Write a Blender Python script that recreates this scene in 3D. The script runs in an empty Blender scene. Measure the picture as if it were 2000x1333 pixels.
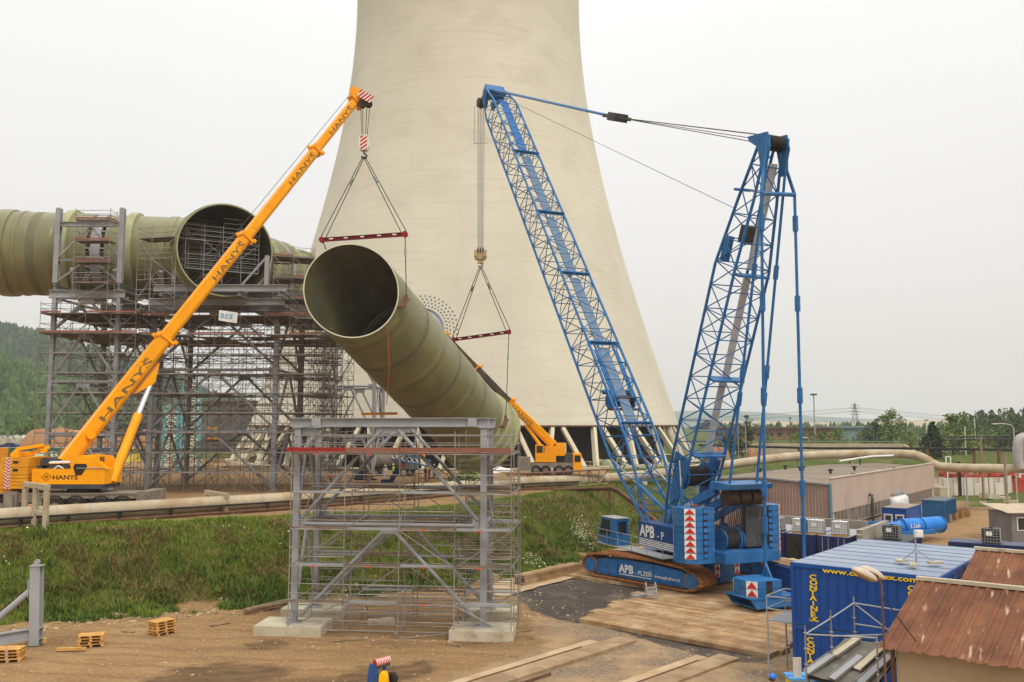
import bpy, math, random
from math import sin, cos, pi, sqrt, radians, atan2
from mathutils import Vector, Matrix, noise
V = Vector
random.seed(7)
scene = bpy.context.scene
COL = scene.collection

# ------------------------------------------------------------------ camera
CAM_Z, PITCH, FPX = 11.4, radians(5.46), 1680.0
cam_d = bpy.data.cameras.new('camera'); cam = bpy.data.objects.new('camera', cam_d); COL.objects.link(cam)
cam_d.sensor_width = 36; cam_d.lens = 36 * FPX / 2000; cam_d.clip_end = 8000; cam_d.clip_start = .5
cam.location = (0, 0, CAM_Z); cam.rotation_euler = (pi / 2 + PITCH, 0, 0)
scene.camera = cam

# ------------------------------------------------------------------ sky and sun (bright overcast)
SUN_EL, SUN_AZ = radians(52), radians(148)      # azimuth clockwise from +Y: behind the camera, to the right
world = bpy.data.worlds.new('World'); scene.world = world; world.use_nodes = True
nt = world.node_tree; nt.nodes.clear()
out = nt.nodes.new('ShaderNodeOutputWorld'); bg = nt.nodes.new('ShaderNodeBackground')
sky = nt.nodes.new('ShaderNodeTexSky'); sky.sky_type = 'NISHITA'; sky.sun_disc = False
sky.sun_elevation = SUN_EL; sky.sun_rotation = SUN_AZ; sky.dust_density = 6; sky.air_density = 1.2
tc = nt.nodes.new('ShaderNodeTexCoord'); sep = nt.nodes.new('ShaderNodeSeparateXYZ')
ramp = nt.nodes.new('ShaderNodeValToRGB')
cr = ramp.color_ramp; cr.elements[0].position = 0.0; cr.elements[0].color = (.655, .63, .595, 1)
cr.elements[1].position = 1.0; cr.elements[1].color = (1.75, 1.75, 1.73, 1)
e = cr.elements.new(.12); e.color = (.755, .738, .708, 1)
e = cr.elements.new(.42); e.color = (.90, .894, .878, 1)
cl = nt.nodes.new('ShaderNodeTexNoise'); cl.inputs['Scale'].default_value = 1.6; cl.inputs['Detail'].default_value = 5
cmr = nt.nodes.new('ShaderNodeMapRange'); cmr.inputs['To Min'].default_value = 10.4; cmr.inputs['To Max'].default_value = 12.2
mul = nt.nodes.new('ShaderNodeVectorMath'); mul.operation = 'SCALE'
mix = nt.nodes.new('ShaderNodeMixRGB'); mix.inputs[0].default_value = .9
L = nt.links.new
L(tc.outputs['Generated'], sep.inputs[0]); L(sep.outputs['Z'], ramp.inputs[0]); L(tc.outputs['Generated'], cl.inputs['Vector'])
L(cl.outputs['Fac'], cmr.inputs['Value']); L(ramp.outputs[0], mul.inputs[0]); L(cmr.outputs[0], mul.inputs['Scale'])
L(sky.outputs[0], mix.inputs[1]); L(mul.outputs[0], mix.inputs[2]); L(mix.outputs[0], bg.inputs['Color'])
bg.inputs['Strength'].default_value = .1
L(bg.outputs[0], out.inputs['Surface'])
sun_d = bpy.data.lights.new('sun', 'SUN'); sun = bpy.data.objects.new('sun', sun_d); COL.objects.link(sun)
sun_d.energy = 1.4; sun_d.angle = radians(15); sun_d.color = (1, .95, .86)
sdir = V((sin(SUN_AZ) * cos(SUN_EL), cos(SUN_AZ) * cos(SUN_EL), sin(SUN_EL)))
sun.rotation_euler = (-sdir).to_track_quat('-Z', 'Y').to_euler(); sun.location = (30, -30, 80)
vs = scene.view_settings; vs.view_transform = 'Standard'; vs.look = 'None'; vs.exposure = .06; vs.gamma = 1; vs.use_curve_mapping = False
scene.cycles.use_denoising = True
scene.cycles.max_bounces = 6; scene.cycles.diffuse_bounces = 3; scene.cycles.volume_bounces = 1
scene.cycles.transparent_max_bounces = 8

# ------------------------------------------------------------------ helpers
def ray(px, py):
    dx, dy = (px - 1000) / FPX, (666.5 - py) / FPX
    return V((dx, cos(PITCH) - dy * sin(PITCH), sin(PITCH) + dy * cos(PITCH)))
def G(px, py, z=0.0):           # point of a horizontal level surface
    d = ray(px, py); t = (z - CAM_Z) / d.z
    return V((d.x * t, d.y * t, z))
def P(px, py, y):               # point at a known distance in front
    d = ray(px, py); t = y / d.y
    return V((d.x * t, y, CAM_Z + d.z * t))
def lin(c): c /= 255; return c / 12.92 if c <= .04045 else ((c + .055) / 1.055) ** 2.4
def S(r, g, b, k=1.0): return (lin(r) * k, lin(g) * k, lin(b) * k, 1)

MATS = {}
def mat(name, c1, c2=None, scale=1.0, rough=.6, metal=0, bump=0, bscale=None, rand=0, stretch=None, detail=5, lo=.35, hi=.65,
        c3=None, s3=.3, lo3=.55, hi3=.75, stretch3=None, rot3=0, spec=.22, alpha=None, trans=0):
    if name in MATS: return MATS[name]
    m = bpy.data.materials.new(name); m.use_nodes = True; t = m.node_tree; N = t.nodes; K = t.links.new
    b = N['Principled BSDF']; b.inputs['Roughness'].default_value = rough; b.inputs['Metallic'].default_value = metal
    b.inputs['Specular IOR Level'].default_value = spec
    if trans: b.inputs['Transmission Weight'].default_value = trans
    if alpha is not None: b.inputs['Alpha'].default_value = alpha
    geo = N.new('ShaderNodeNewGeometry')
    def nz(sc, st, det=detail, rot=0):
        n = N.new('ShaderNodeTexNoise'); n.inputs['Scale'].default_value = sc; n.inputs['Detail'].default_value = det
        n.inputs['Roughness'].default_value = .6
        if st:
            mp = N.new('ShaderNodeMapping'); mp.vector_type = 'TEXTURE'; mp.inputs['Scale'].default_value = [1 / q for q in st]; mp.inputs['Rotation'].default_value = (0, 0, rot); K(geo.outputs['Position'], mp.inputs[0]); K(mp.outputs[0], n.inputs['Vector'])
        else: K(geo.outputs['Position'], n.inputs['Vector'])
        return n
    def mixin(base, col, fac_node, a, z):
        r = N.new('ShaderNodeMapRange'); r.inputs['From Min'].default_value = a; r.inputs['From Max'].default_value = z
        K(fac_node.outputs['Fac'], r.inputs['Value'])
        x = N.new('ShaderNodeMixRGB'); K(r.outputs[0], x.inputs[0])
        if isinstance(base, tuple): x.inputs[1].default_value = base
        else: K(base, x.inputs[1])
        x.inputs[2].default_value = col
        return x.outputs[0]
    cur = c1
    if c2: cur = mixin(cur, c2, nz(scale, stretch), lo, hi)
    if c3: cur = mixin(cur, c3, nz(s3, stretch3, detail, rot3), lo3, hi3)
    if rand:
        oi = N.new('ShaderNodeObjectInfo'); r = N.new('ShaderNodeMapRange')
        r.inputs['To Min'].default_value = 1 - rand; r.inputs['To Max'].default_value = 1 + rand; K(oi.outputs['Random'], r.inputs['Value'])
        x = N.new('ShaderNodeVectorMath'); x.operation = 'SCALE'
        if isinstance(cur, tuple): x.inputs[0].default_value = cur[:3]
        else: K(cur, x.inputs[0])
        K(r.outputs[0], x.inputs['Scale']); cur = x.outputs[0]
    if isinstance(cur, tuple): b.inputs['Base Color'].default_value = cur
    else: K(cur, b.inputs['Base Color'])
    if bump:
        n = nz(bscale or scale * 4, stretch); bp = N.new('ShaderNodeBump'); bp.inputs['Strength'].default_value = 1; bp.inputs['Distance'].default_value = bump
        K(n.outputs['Fac'], bp.inputs['Height']); K(bp.outputs[0], b.inputs['Normal'])
    MATS[name] = m
    return m

class B:
    """collects shapes for ONE mesh"""
    def __init__(s): s.v = []; s.f = []; s.m = []; s.k = 0
    def add(s, vs, fs):
        o = len(s.v); s.v += [V(p) for p in vs]; s.f += [tuple(i + o for i in f) for f in fs]; s.m += [s.k] * len(fs); return s
    def mi(s, k): s.k = k; return s
    def box(s, c, sz, rz=0, R=None):
        c = V(c); h = [x / 2 for x in sz]; R = R or Matrix.Rotation(rz, 3, 'Z')
        vs = [c + R @ V((x * h[0], y * h[1], z * h[2])) for x in (-1, 1) for y in (-1, 1) for z in (-1, 1)]
        return s.add(vs, [(0, 1, 3, 2), (4, 6, 7, 5), (0, 4, 5, 1), (2, 3, 7, 6), (0, 2, 6, 4), (1, 5, 7, 3)])
    def span(s, a, b): a, b = V(a), V(b); return s.box((a + b) / 2, [abs(x) for x in (b - a)])
    def beam(s, p, q, w, h, up=(0, 0, 1)):
        p, q = V(p), V(q); x = (q - p); l = x.length; x = x / l; up = V(up)
        if abs(x.dot(up)) > .98: up = V((0, 1, 0)) if abs(x.y) < .9 else V((1, 0, 0))
        y = up.cross(x).normalized(); z = x.cross(y)
        return s.box((p + q) / 2, (l, w, h), R=Matrix((x, y, z)).transposed())
    def hbeam(s, p, q, w, h, t=.025, up=(0, 0, 1)):
        p, q = V(p), V(q); x = (q - p).normalized(); up = V(up)
        if abs(x.dot(up)) > .98: up = V((0, 1, 0))
        y = up.cross(x).normalized(); z = x.cross(y); a, b_, t2 = w / 2, h / 2, t / 2
        pr = [(-a, -b_), (a, -b_), (a, -b_ + t), (t2, -b_ + t), (t2, b_ - t), (a, b_ - t), (a, b_), (-a, b_), (-a, b_ - t), (-t2, b_ - t), (-t2, -b_ + t), (-a, -b_ + t)]
        n = 12; vs = [o + y * u + z * w_ for o in (p, q) for u, w_ in pr]
        fs = [(i, (i + 1) % n, n + (i + 1) % n, n + i) for i in range(n)] + [tuple(range(n - 1, -1, -1)), tuple(range(n, 2 * n))]
        return s.add(vs, fs)
    def tube(s, p, q, r, n=8, r2=None, caps=True):
        p, q = V(p), V(q); x = (q - p).normalized(); u = V((0, 0, 1)) if abs(x.z) < .9 else V((1, 0, 0))
        y = u.cross(x).normalized(); z = x.cross(y); r2 = r if r2 is None else r2
        vs = [o + (y * cos(2 * pi * i / n) + z * sin(2 * pi * i / n)) * rr for o, rr in ((p, r), (q, r2)) for i in range(n)]
        fs = [(i, (i + 1) % n, n + (i + 1) % n, n + i) for i in range(n)]
        if caps: fs += [tuple(range(n - 1, -1, -1)), tuple(range(n, 2 * n))]
        return s.add(vs, fs)
    def path(s, pts, r, n=8):
        pts = [V(p) for p in pts]; vs = []; fs = []; m = len(pts); u = None
        for k, p in enumerate(pts):
            a = pts[max(k - 1, 0)]; b_ = pts[min(k + 1, m - 1)]; x = (b_ - a).normalized()
            up = V((0, 0, 1)) if abs(x.z) < .9 else V((1, 0, 0))
            y = up.cross(x).normalized(); z = x.cross(y)
            if u is not None and y.dot(u) < 0: y, z = -y, -z
            u = y
            vs += [p + (y * cos(2 * pi * i / n) + z * sin(2 * pi * i / n)) * r for i in range(n)]
        for k in range(m - 1): fs += [(k * n + i, k * n + (i + 1) % n, (k + 1) * n + (i + 1) % n, (k + 1) * n + i) for i in range(n)]
        fs += [tuple(range(n - 1, -1, -1)), tuple(range((m - 1) * n, m * n))]
        return s.add(vs, fs)
    def prism(s, poly, vec):
        n = len(poly); vec = V(vec); vs = [V(p) for p in poly] + [V(p) + vec for p in poly]
        fs = [(i, (i + 1) % n, n + (i + 1) % n, n + i) for i in range(n)] + [tuple(range(n - 1, -1, -1)), tuple(range(n, 2 * n))]
        return s.add(vs, fs)
    def lathe(s, c, prof, n=24, axis=(0, 0, 1), closed=False):
        c = V(c); x = V(axis).normalized(); u = V((0, 0, 1)) if abs(x.z) < .9 else V((1, 0, 0))
        y = u.cross(x).normalized(); z = x.cross(y); m = len(prof)
        vs = [c + x * h + (y * cos(2 * pi * i / n) + z * sin(2 * pi * i / n)) * r for r, h in prof for i in range(n)]
        fs = [(k * n + i, k * n + (i + 1) % n, (k + 1) * n + (i + 1) % n, (k + 1) * n + i) for k in range(m - 1) for i in range(n)]
        if closed: fs += [tuple(range(n - 1, -1, -1)), tuple(range((m - 1) * n, m * n))]
        return s.add(vs, fs)
    def quad(s, *p): return s.add(p, [tuple(range(len(p)))])

def root_of(o):
    while o.parent: o = o.parent
    return o
def link(o, parent=None):
    COL.objects.link(o)
    if parent: o.parent = parent
    return o
def fixnormals(me):
    import bmesh
    bm = bmesh.new(); bm.from_mesh(me); bmesh.ops.recalc_face_normals(bm, faces=bm.faces); bm.to_mesh(me); bm.free()
def mesh_of(name, b, mats, smooth=False, inv=None, fix=True):
    me = bpy.data.meshes.new(name); vs = b.v if inv is None else [inv @ p for p in b.v]
    me.from_pydata([tuple(p) for p in vs], [], b.f)
    for m in (mats if isinstance(mats, (list, tuple)) else [mats]): me.materials.append(m)
    if b.k or any(b.m): me.polygons.foreach_set('material_index', b.m)
    if fix: fixnormals(me)
    if smooth:
        me.polygons.foreach_set('use_smooth', [True] * len(me.polygons))
        me.set_sharp_from_angle(angle=radians(42))
    return me
def obj(name, b, mats, parent=None, smooth=False, local=False, fix=True):
    """one mesh object; world coordinates unless local"""
    inv = None
    if parent is not None and not local: inv = ROOTINV[root_of(parent).name]
    o = bpy.data.objects.new(name, mesh_of(name, b, mats, smooth, inv, fix)); return link(o, parent)
ROOTINV = {}
def thing(name, label, cat, loc=(0, 0, 0), rotz=0, group=None):
    o = bpy.data.objects.new(name, None); o.empty_display_size = .3; COL.objects.link(o)
    o.location = loc; o.rotation_euler = (0, 0, rotz); tag(o, label, cat, group)
    ROOTINV[o.name] = (Matrix.Translation(V(loc)) @ Matrix.Rotation(rotz, 4, 'Z')).inverted()
    return o
def tag(o, label, cat, group=None):
    o['label'] = label; o['category'] = cat
    if group: o['group'] = group
    return o
def solo(name, label, cat, b, mats, loc=None, group=None, smooth=False):
    """a thing that is one mesh, its origin at its base"""
    if loc is None:
        xs = [p.x for p in b.v]; ys = [p.y for p in b.v]; loc = ((min(xs) + max(xs)) / 2, (min(ys) + max(ys)) / 2, min(p.z for p in b.v))
    o = bpy.data.objects.new(name, mesh_of(name, b, mats, smooth, Matrix.Translation(-V(loc)))); link(o); o.location = loc
    return tag(o, label, cat, group)
def struct(name, b, mats, smooth=False, fix=True):
    o = obj(name, b, mats, None, smooth, fix=fix); o['kind'] = 'structure'; return o
UNIT = {}
def unit(kind, m, n=6):
    k = (kind, m.name, n)
    if k not in UNIT:
        b = B()
        if kind == 'cyl': b.tube((0, 0, 0), (0, 0, 1), 1, n)
        elif kind == 'box': b.box((0, 0, .5), (1, 1, 1))
        elif kind == 'h': b.hbeam((0, 0, 0), (0, 0, 1), 1, 1, .09, up=(0, 1, 0))
        UNIT[k] = mesh_of(kind + '_' + m.name, b, m, smooth=(kind == 'cyl'))
    return UNIT[k]
def frame_mat(p, q, sx, sy, up=(0, 0, 1)):
    p, q = V(p), V(q); z = q - p; l = z.length; z = z / l; up = V(up)
    if abs(z.dot(up)) > .98: up = V((0, 1, 0))
    x = up.cross(z).normalized(); y = z.cross(x)
    M = Matrix((x * sx, y * sy, z * l)).transposed().to_4x4(); M.translation = p
    return M
def part(name, kind, p, q, sx, sy, m, parent, n=6, up=(0, 0, 1)):
    """a bar/box/H-beam part that shares its mesh with alike parts"""
    o = bpy.data.objects.new(name, unit(kind, m, n)); link(o, parent)
    o.matrix_basis = ROOTINV[root_of(parent).name] @ frame_mat(p, q, sx, sy, up)
    return o
def bar(name, p, q, r, m, parent, n=6): return part(name, 'cyl', p, q, r, r, m, parent, n)
def bars(name, lst, m, parent, limit=280, n=5):
    """lst of (p, q, r); the first `limit` single parts, the rest one joined part"""
    for p, q, r in lst[:limit]: bar(name, p, q, r, m, parent, n)
    rest = lst[limit:]
    if rest:
        b = B()
        for p, q, r in rest: b.tube(p, q, r, 4, caps=False)
        o = obj(name, b, m, parent, fix=False); o['kind'] = 'stuff'
def copy_tree(o, loc=None, rotz=None, label=None, parent=None):
    c = o.copy(); COL.objects.link(c)
    if parent is not None: c.parent = parent
    else:
        if loc is not None: c.location = loc
        if rotz is not None: c.rotation_euler = (0, 0, rotz)
        if label: c['label'] = label
    for ch in list(o.children): copy_tree(ch, parent=c)
    return c
TXT = {}
def text(name, body, p, xdir, ydir, size, m, parent, bold=0.0, align='LEFT', ext=.004, sx=1.0):
    """flat lettering on a surface: p start, xdir reading direction, ydir up"""
    k = (body, bold, align)
    if k not in TXT:
        cu = bpy.data.curves.new('lettering', 'FONT'); cu.body = body; cu.align_x = align; cu.offset = bold; cu.extrude = .01; cu.resolution_u = 2
        to = bpy.data.objects.new('lettering', cu); COL.objects.link(to); bpy.context.view_layer.update()
        TXT[k] = bpy.data.meshes.new_from_object(to.evaluated_get(bpy.context.evaluated_depsgraph_get()))
        bpy.data.objects.remove(to); bpy.data.curves.remove(cu)
    me = TXT[k].copy(); me.materials.clear(); me.materials.append(m); me.name = 'lettering'
    o = bpy.data.objects.new(name, me); link(o, parent)
    x = V(xdir).normalized(); y = V(ydir).normalized(); z = x.cross(y); y = z.cross(x)
    M = Matrix((x * size * sx, y * size, z * (ext / .01))).transposed().to_4x4(); M.translation = V(p)
    o.matrix_basis = (ROOTINV[root_of(parent).name] @ M) if parent else M
    return o
def fnoise(x, y, s, seed=0.0): return noise.noise(V((x * s, y * s, seed)))
def smooth01(t): t = max(0, min(1, t)); return t * t * (3 - 2 * t)

def smooth_pts(pts, it=2):
    for _ in range(it):
        q = [pts[0]]
        for a, c in zip(pts[:-1], pts[1:]): q += [a.lerp(c, .25), a.lerp(c, .75)]
        pts = q + [pts[-1]]
    return pts

# ------------------------------------------------------------------ materials
MBLUE = mat('crane_blue', S(46, 112, 168), S(34, 92, 146), 1.2, .42, rand=.06, c3=S(92, 116, 132), s3=.9, lo3=.54, hi3=.8)
MBLUE2 = mat('crane_blue_pale', S(52, 118, 184), S(38, 98, 166), .8, .5)
MYEL = mat('crane_yellow', S(250, 168, 0), S(242, 156, 2), .7, .4, rand=.02, c3=S(196, 112, 14), s3=1.3, lo3=.6, hi3=.85)
MYEL2 = mat('ballast_yellow', S(222, 152, 22), S(206, 134, 20), 1.1, .5, rand=.05)
MBLACK = mat('black_rubber', S(34, 32, 31), S(54, 50, 46), 2.5, .75)
MROPE = mat('wire_rope', S(66, 62, 58), S(88, 82, 76), 3, .6, metal=.4)
MDRUM = mat('rope_drum', S(58, 46, 38), S(82, 60, 44), 6, .6, metal=.3)
MGREYC = mat('chassis_grey', S(142, 132, 118), S(116, 107, 96), 1.4, .6)
MDGREY = mat('dark_grey_paint', S(74, 76, 78), S(58, 58, 58), 1.2, .55)
MSTEEL = mat('galvanised_grey', S(158, 159, 160), S(144, 145, 146), .6, .5, rand=.05, c3=S(120, 118, 116), s3=1.1, lo3=.62, hi3=.8)
MSCAF = mat('scaffold_tube', S(160, 154, 146), S(124, 116, 108), .8, .5, metal=.25, rand=.15)
MSCAFD = mat('scaffold_tube_weathered', S(136, 127, 118), S(102, 94, 86), .8, .6, metal=.2, rand=.18)
MDECK = mat('scaffold_deck', S(140, 120, 100), S(104, 88, 74), .9, .75, rand=.2)
MTOE = mat('toe_board_red', S(152, 98, 80), S(132, 88, 74), .6, .65, rand=.15)
MCHROME = mat('chrome_rod', S(225, 228, 230), None, rough=.2, metal=.9)
MWHITE = mat('white_paint', S(232, 230, 224), S(214, 210, 202), 1.5, .5)
MRED = mat('red_paint', S(206, 42, 32), S(184, 36, 30), 1.5, .5)
MDRED = mat('spreader_red', S(150, 22, 36), S(128, 20, 32), 1.5, .5)
MGLASS = mat('cab_glass', S(30, 40, 44), None, rough=.08, spec=.8)
MRUST = mat('track_rust', S(164, 112, 70), S(128, 80, 48), 2.2, .85, rand=.12, bump=.01)
MLETTER = mat('lettering_grey', S(112, 92, 58), S(140, 108, 52), 2.0, .6)
MINK = mat('lettering_black', S(40, 34, 26), None, rough=.6)
MCYEL = mat('lettering_yellow', S(236, 196, 16), None, rough=.5)
MCONC = mat('footing_concrete', S(196, 186, 162), S(172, 160, 136), .9, .85, bump=.008, c3=S(142, 124, 98), s3=.7, lo3=.58, hi3=.75)
MWOOD = mat('new_pine', S(214, 166, 96), S(190, 138, 70), 2.5, .75, rand=.12, stretch=(1, 1, 4))
MMAT = mat('crane_mat_timber', S(172, 140, 102), S(136, 104, 72), 1.1, .85, rand=.16, bump=.012, bscale=9, c3=S(182, 158, 124), s3=.5, lo3=.5, hi3=.7)
MFRP = mat('duct_laminate', S(128, 124, 84), S(112, 108, 72), .5, .36, spec=.4, c3=S(106, 104, 72), s3=.35, lo3=.5, hi3=.8, stretch3=(1, 1, .4))
MFRPL = mat('duct_joint_band', S(158, 158, 118), S(142, 140, 100), .6, .45)
MFRPD = mat('duct_dark_band', S(98, 96, 74), S(110, 107, 80), .6, .5)
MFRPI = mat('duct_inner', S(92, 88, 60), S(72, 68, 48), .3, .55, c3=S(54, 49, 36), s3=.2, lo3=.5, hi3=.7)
MPIPE = mat('pipe_lagging', S(184, 170, 142), S(162, 146, 118), .5, .6, c3=S(150, 118, 82), s3=.45, lo3=.5, hi3=.74, bump=.01)
MBROWN = mat('rusty_steel', S(122, 84, 62), S(94, 68, 54), 1.2, .8)
MPINK = mat('hall_cladding', S(184, 164, 150), S(174, 154, 140), .3, .7)
MPINKD = mat('hall_cladding_ribbed', S(160, 136, 122), S(144, 122, 110), .4, .7)
MROOFG = mat('felt_roof', S(122, 108, 94), S(138, 124, 108), .25, .9, c3=S(104, 92, 82), s3=.12)
MCBLUE = mat('container_blue', S(30, 78, 150), S(25, 68, 136), .5, .45, rand=.03)
MCBLUED = mat('container_navy', S(34, 46, 92), S(28, 38, 78), .6, .5, rand=.06)
MCROOF = mat('container_roof', S(140, 150, 166), S(124, 136, 154), .35, .5, c3=S(152, 158, 170), s3=.3, lo3=.5, hi3=.7)
MRUSTY = mat('rusty_roof_sheet', S(128, 84, 58), S(98, 62, 44), 1.0, .75, c3=S(188, 166, 136), s3=1.5, lo3=.61, hi3=.7, stretch3=(3.0, .5, .5), rot3=-.66, detail=8)
MPLAST = mat('plaster_wall', S(184, 162, 132), S(168, 146, 116), .5, .9, bump=.006, bscale=6)
MWATER = mat('tank_white', S(222, 224, 222), S(206, 208, 206), 1, .35)

# ------------------------------------------------------------------ terrain: low yard, grass bank, upper plateau
UP = 4.4
TOE = [V(p) for p in ((-400, -120), (-90, 24), (-29.4, 49.6), (-16.4, 55.2), (-.4, 63.4), (5.1, 71.5), (11.7, 82), (17, 92), (20, 98), (46, 131), (58, 146), (78, 156), (120, 162), (300, 175), (4000, 260))]
def bank(x, y):
    """signed distance from the foot of the bank, positive on the plateau side"""
    best = 1e9; sg = -1
    p = V((x, y))
    for a, b in zip(TOE[:-1], TOE[1:]):
        d = b - a; t = max(0, min(1, (p - a).dot(d) / d.dot(d))); q = a + d * t; l = (p - q).length
        if l < best: best = l; sg = 1 if d.x * (y - a.y) - d.y * (x - a.x) > 0 else -1
    return best * sg
def ground_z(x, y):
    d = bank(x, y); z = UP * smooth01(d / 9.0)
    if abs(x) < 120 and y < 260:
        z += .05 * fnoise(x, y, .35, 3) + .03 * fnoise(x, y, 1.1, 5)
        if 0 < d < 9: z += .22 * fnoise(x, y, .5, 9) + .10 * fnoise(x, y, 1.6, 2)
        if d < 0: z += -.10 * max(0, fnoise(x, y * 1.8, .13, 4)) + (.16 * max(0, fnoise(x, y, .7, 8)) if d > -2.2 else 0)
    return z
def axis(lo, hi, step, far, grow=1.22):
    a = []; x = lo
    while x <= hi: a.append(x); x += step
    s = step
    while a[-1] < far: s *= grow; a.append(a[-1] + s)
    s = step
    while a[0] > -far: s *= grow; a.insert(0, a[0] - s)
    return a
ASPH = [(985, 1153), (1050, 1136), (1150, 1112), (1300, 1120), (1360, 1150), (1300, 1180), (1420, 1255), (1520, 1300), (1400, 1290), (1160, 1222), (1090, 1212), (1030, 1188)]
GRAV = [(1040, 1200), (1150, 1215), (1300, 1245), (1500, 1280), (1560, 1260), (1640, 1420), (1250, 1440), (900, 1440), (850, 1345), (960, 1300), (1060, 1268)]
def field(poly, x, y, w):
    inside = False; best = 1e9; n = len(poly); p = V((x, y))
    for i in range(n):
        a, b = poly[i], poly[(i + 1) % n]
        if (a.y > y) != (b.y > y) and x < (b.x - a.x) * (y - a.y) / (b.y - a.y) + a.x: inside = not inside
        d = b - a; t = max(0, min(1, (p - a).dot(d) / d.dot(d))); best = min(best, (a + d * t - p).length)
    return max(0, min(1, .5 + (best if inside else -best) / w))
def gmask(x, y, d): return smooth01((d + .3 + 2.6 * fnoise(x, y, .3, 1) + 1.0 * fnoise(x, y, 1.1, 6)) / .9)
def build_ground():
    pa = [G(*p).xy for p in ASPH]; pg = [G(*p).xy for p in GRAV]; fa = []; fg = []; fm = []
    pm = [[G(*p).xy for p in q] for q in ([(250, 1345), (330, 1305), (430, 1290), (560, 1296), (600, 1312), (520, 1330), (470, 1345)], [(465, 1262), (520, 1244), (565, 1248), (575, 1262), (520, 1276), (480, 1274)], [(600, 1345), (700, 1300), (850, 1290), (870, 1310), (780, 1345)])]
    xs = axis(-46, 46, .42, 5000); ys = axis(18, 112, .42, 5000)
    nx, ny = len(xs), len(ys); vs = []; gr = []; 
    for y in ys:
        for x in xs:
            d = bank(x, y); vs.append((x, y, ground_z(x, y)))
            g = gmask(x, y, d)
            lim = 9.5 if x < 4 else (13 if x < 14 else 40)       # the works area on the plateau is bare
            dd = d - lim + 1.2 * fnoise(x, y, .4, 2)
            g *= 1 - smooth01(dd / 1.5) * (1 - smooth01((y - 170) / 30))
            if d > 40 and y > 150: g = max(g, smooth01((y - 150) / 40))
            # weeds right of the road by the white wall
            w = fnoise(x, y, .09, 12)
            if d < 0 and x > 58 and y > 116 and y < 150: g = max(g, smooth01((x - 60 + 6 * w) / 4) * smooth01((y - 118 - 30 * max(0, (x - 78) / 40)) / 3))
            if y > 420 or abs(x) > 260: g = 1
            gr.append(g)
            near = -22 < x < 32 and 15 < y < 80
            fa.append(field(pa, x, y, 3.0) if near else 0); fg.append(field(pg, x, y, 6.0) if near else 0); fm.append(max(field(q, x, y, 2.6) for q in pm) if near and y < 50 else 0)
    fs = [(j * nx + i, j * nx + i + 1, (j + 1) * nx + i + 1, (j + 1) * nx + i) for j in range(ny - 1) for i in range(nx - 1)]
    me = bpy.data.meshes.new('ground'); me.from_pydata(vs, [], fs)
    at = me.attributes.new('grass', 'FLOAT', 'POINT'); at.data.foreach_set('value', gr)
    for nm, vals in (('asphalt', fa), ('gravel', fg), ('mud', fm)): me.attributes.new(nm, 'FLOAT', 'POINT').data.foreach_set('value', vals)
    me.polygons.foreach_set('use_smooth', [True] * len(me.polygons))
    m = bpy.data.materials.new('ground'); m.use_nodes = True; t = m.node_tree; N = t.nodes; K = t.links.new
    b = N['Principled BSDF']; b.inputs['Roughness'].default_value = .95; b.inputs['Specular IOR Level'].default_value = .15
    geo = N.new('ShaderNodeNewGeometry'); a = N.new('ShaderNodeAttribute'); a.attribute_name = 'grass'
    def nz(sc, st=None, det=6, rot=0):
        n = N.new('ShaderNodeTexNoise'); n.inputs['Scale'].default_value = sc; n.inputs['Detail'].default_value = det; n.inputs['Roughness'].default_value = .65
        mp = N.new('ShaderNodeMapping'); mp.vector_type = 'TEXTURE'; mp.inputs['Scale'].default_value = [1 / q for q in (st or (1, 1, 1))]; mp.inputs['Rotation'].default_value = (0, 0, rot)
        K(geo.outputs['Position'], mp.inputs[0]); K(mp.outputs[0], n.inputs['Vector']); return n.outputs['Fac']
    def mx(f, lo, hi, c1, c2):
        r = N.new('ShaderNodeMapRange'); r.inputs['From Min'].default_value = lo; r.inputs['From Max'].default_value = hi; K(f, r.inputs['Value'])
        x = N.new('ShaderNodeMixRGB'); K(r.outputs[0], x.inputs[0])
        for i, c in ((1, c1), (2, c2)):
            if isinstance(c, tuple): x.inputs[i].default_value = c
            else: K(c, x.inputs[i])
        return x.outputs[0]
    dirt = mx(nz(.22), .35, .65, S(158, 127, 88), S(140, 109, 74))
    def wave(sc, rot, dist):
        w = N.new('ShaderNodeTexWave'); w.wave_type = 'BANDS'; w.bands_direction = 'Y'; w.inputs['Scale'].default_value = sc; w.inputs['Distortion'].default_value = dist; w.inputs['Detail'].default_value = 5; w.inputs['Detail Scale'].default_value = .35; w.inputs['Detail Roughness'].default_value = .7
        mp = N.new('ShaderNodeMapping'); mp.vector_type = 'TEXTURE'; mp.inputs['Rotation'].default_value = (0, 0, rot); K(geo.outputs['Position'], mp.inputs[0]); K(mp.outputs[0], w.inputs['Vector']); return w.outputs['Fac']
    ruts = wave(.17, -.12, 9)
    dirt = mx(ruts, .7, 1.0, dirt, S(138, 108, 74))                                     # wheel ruts
    dirt = mx(nz(.5, (.35, 1.6, 1), 7, -.1), .52, .72, dirt, S(128, 98, 66))
    dirt = mx(nz(.13, (.6, 1.3, 1), 5, .1), .57, .7, dirt, S(104, 80, 54))             # damp mud
    dirt = mx(nz(5), .55, .75, dirt, S(196, 168, 128))                                 # pebbles
    def edge(nm, noise_s, amp):
        q = N.new('ShaderNodeAttribute'); q.attribute_name = nm; h_ = N.new('ShaderNodeMath'); h_.operation = 'MULTIPLY_ADD'
        K(nz(noise_s, None, 7), h_.inputs[0]); h_.inputs[1].default_value = amp; K(q.outputs['Fac'], h_.inputs[2]); return h_.outputs[0]
    grav = mx(nz(6, None, 3), .4, .62, S(150, 130, 106), S(112, 96, 80)); grav = mx(nz(.3), .42, .62, grav, S(170, 142, 106))
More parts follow.
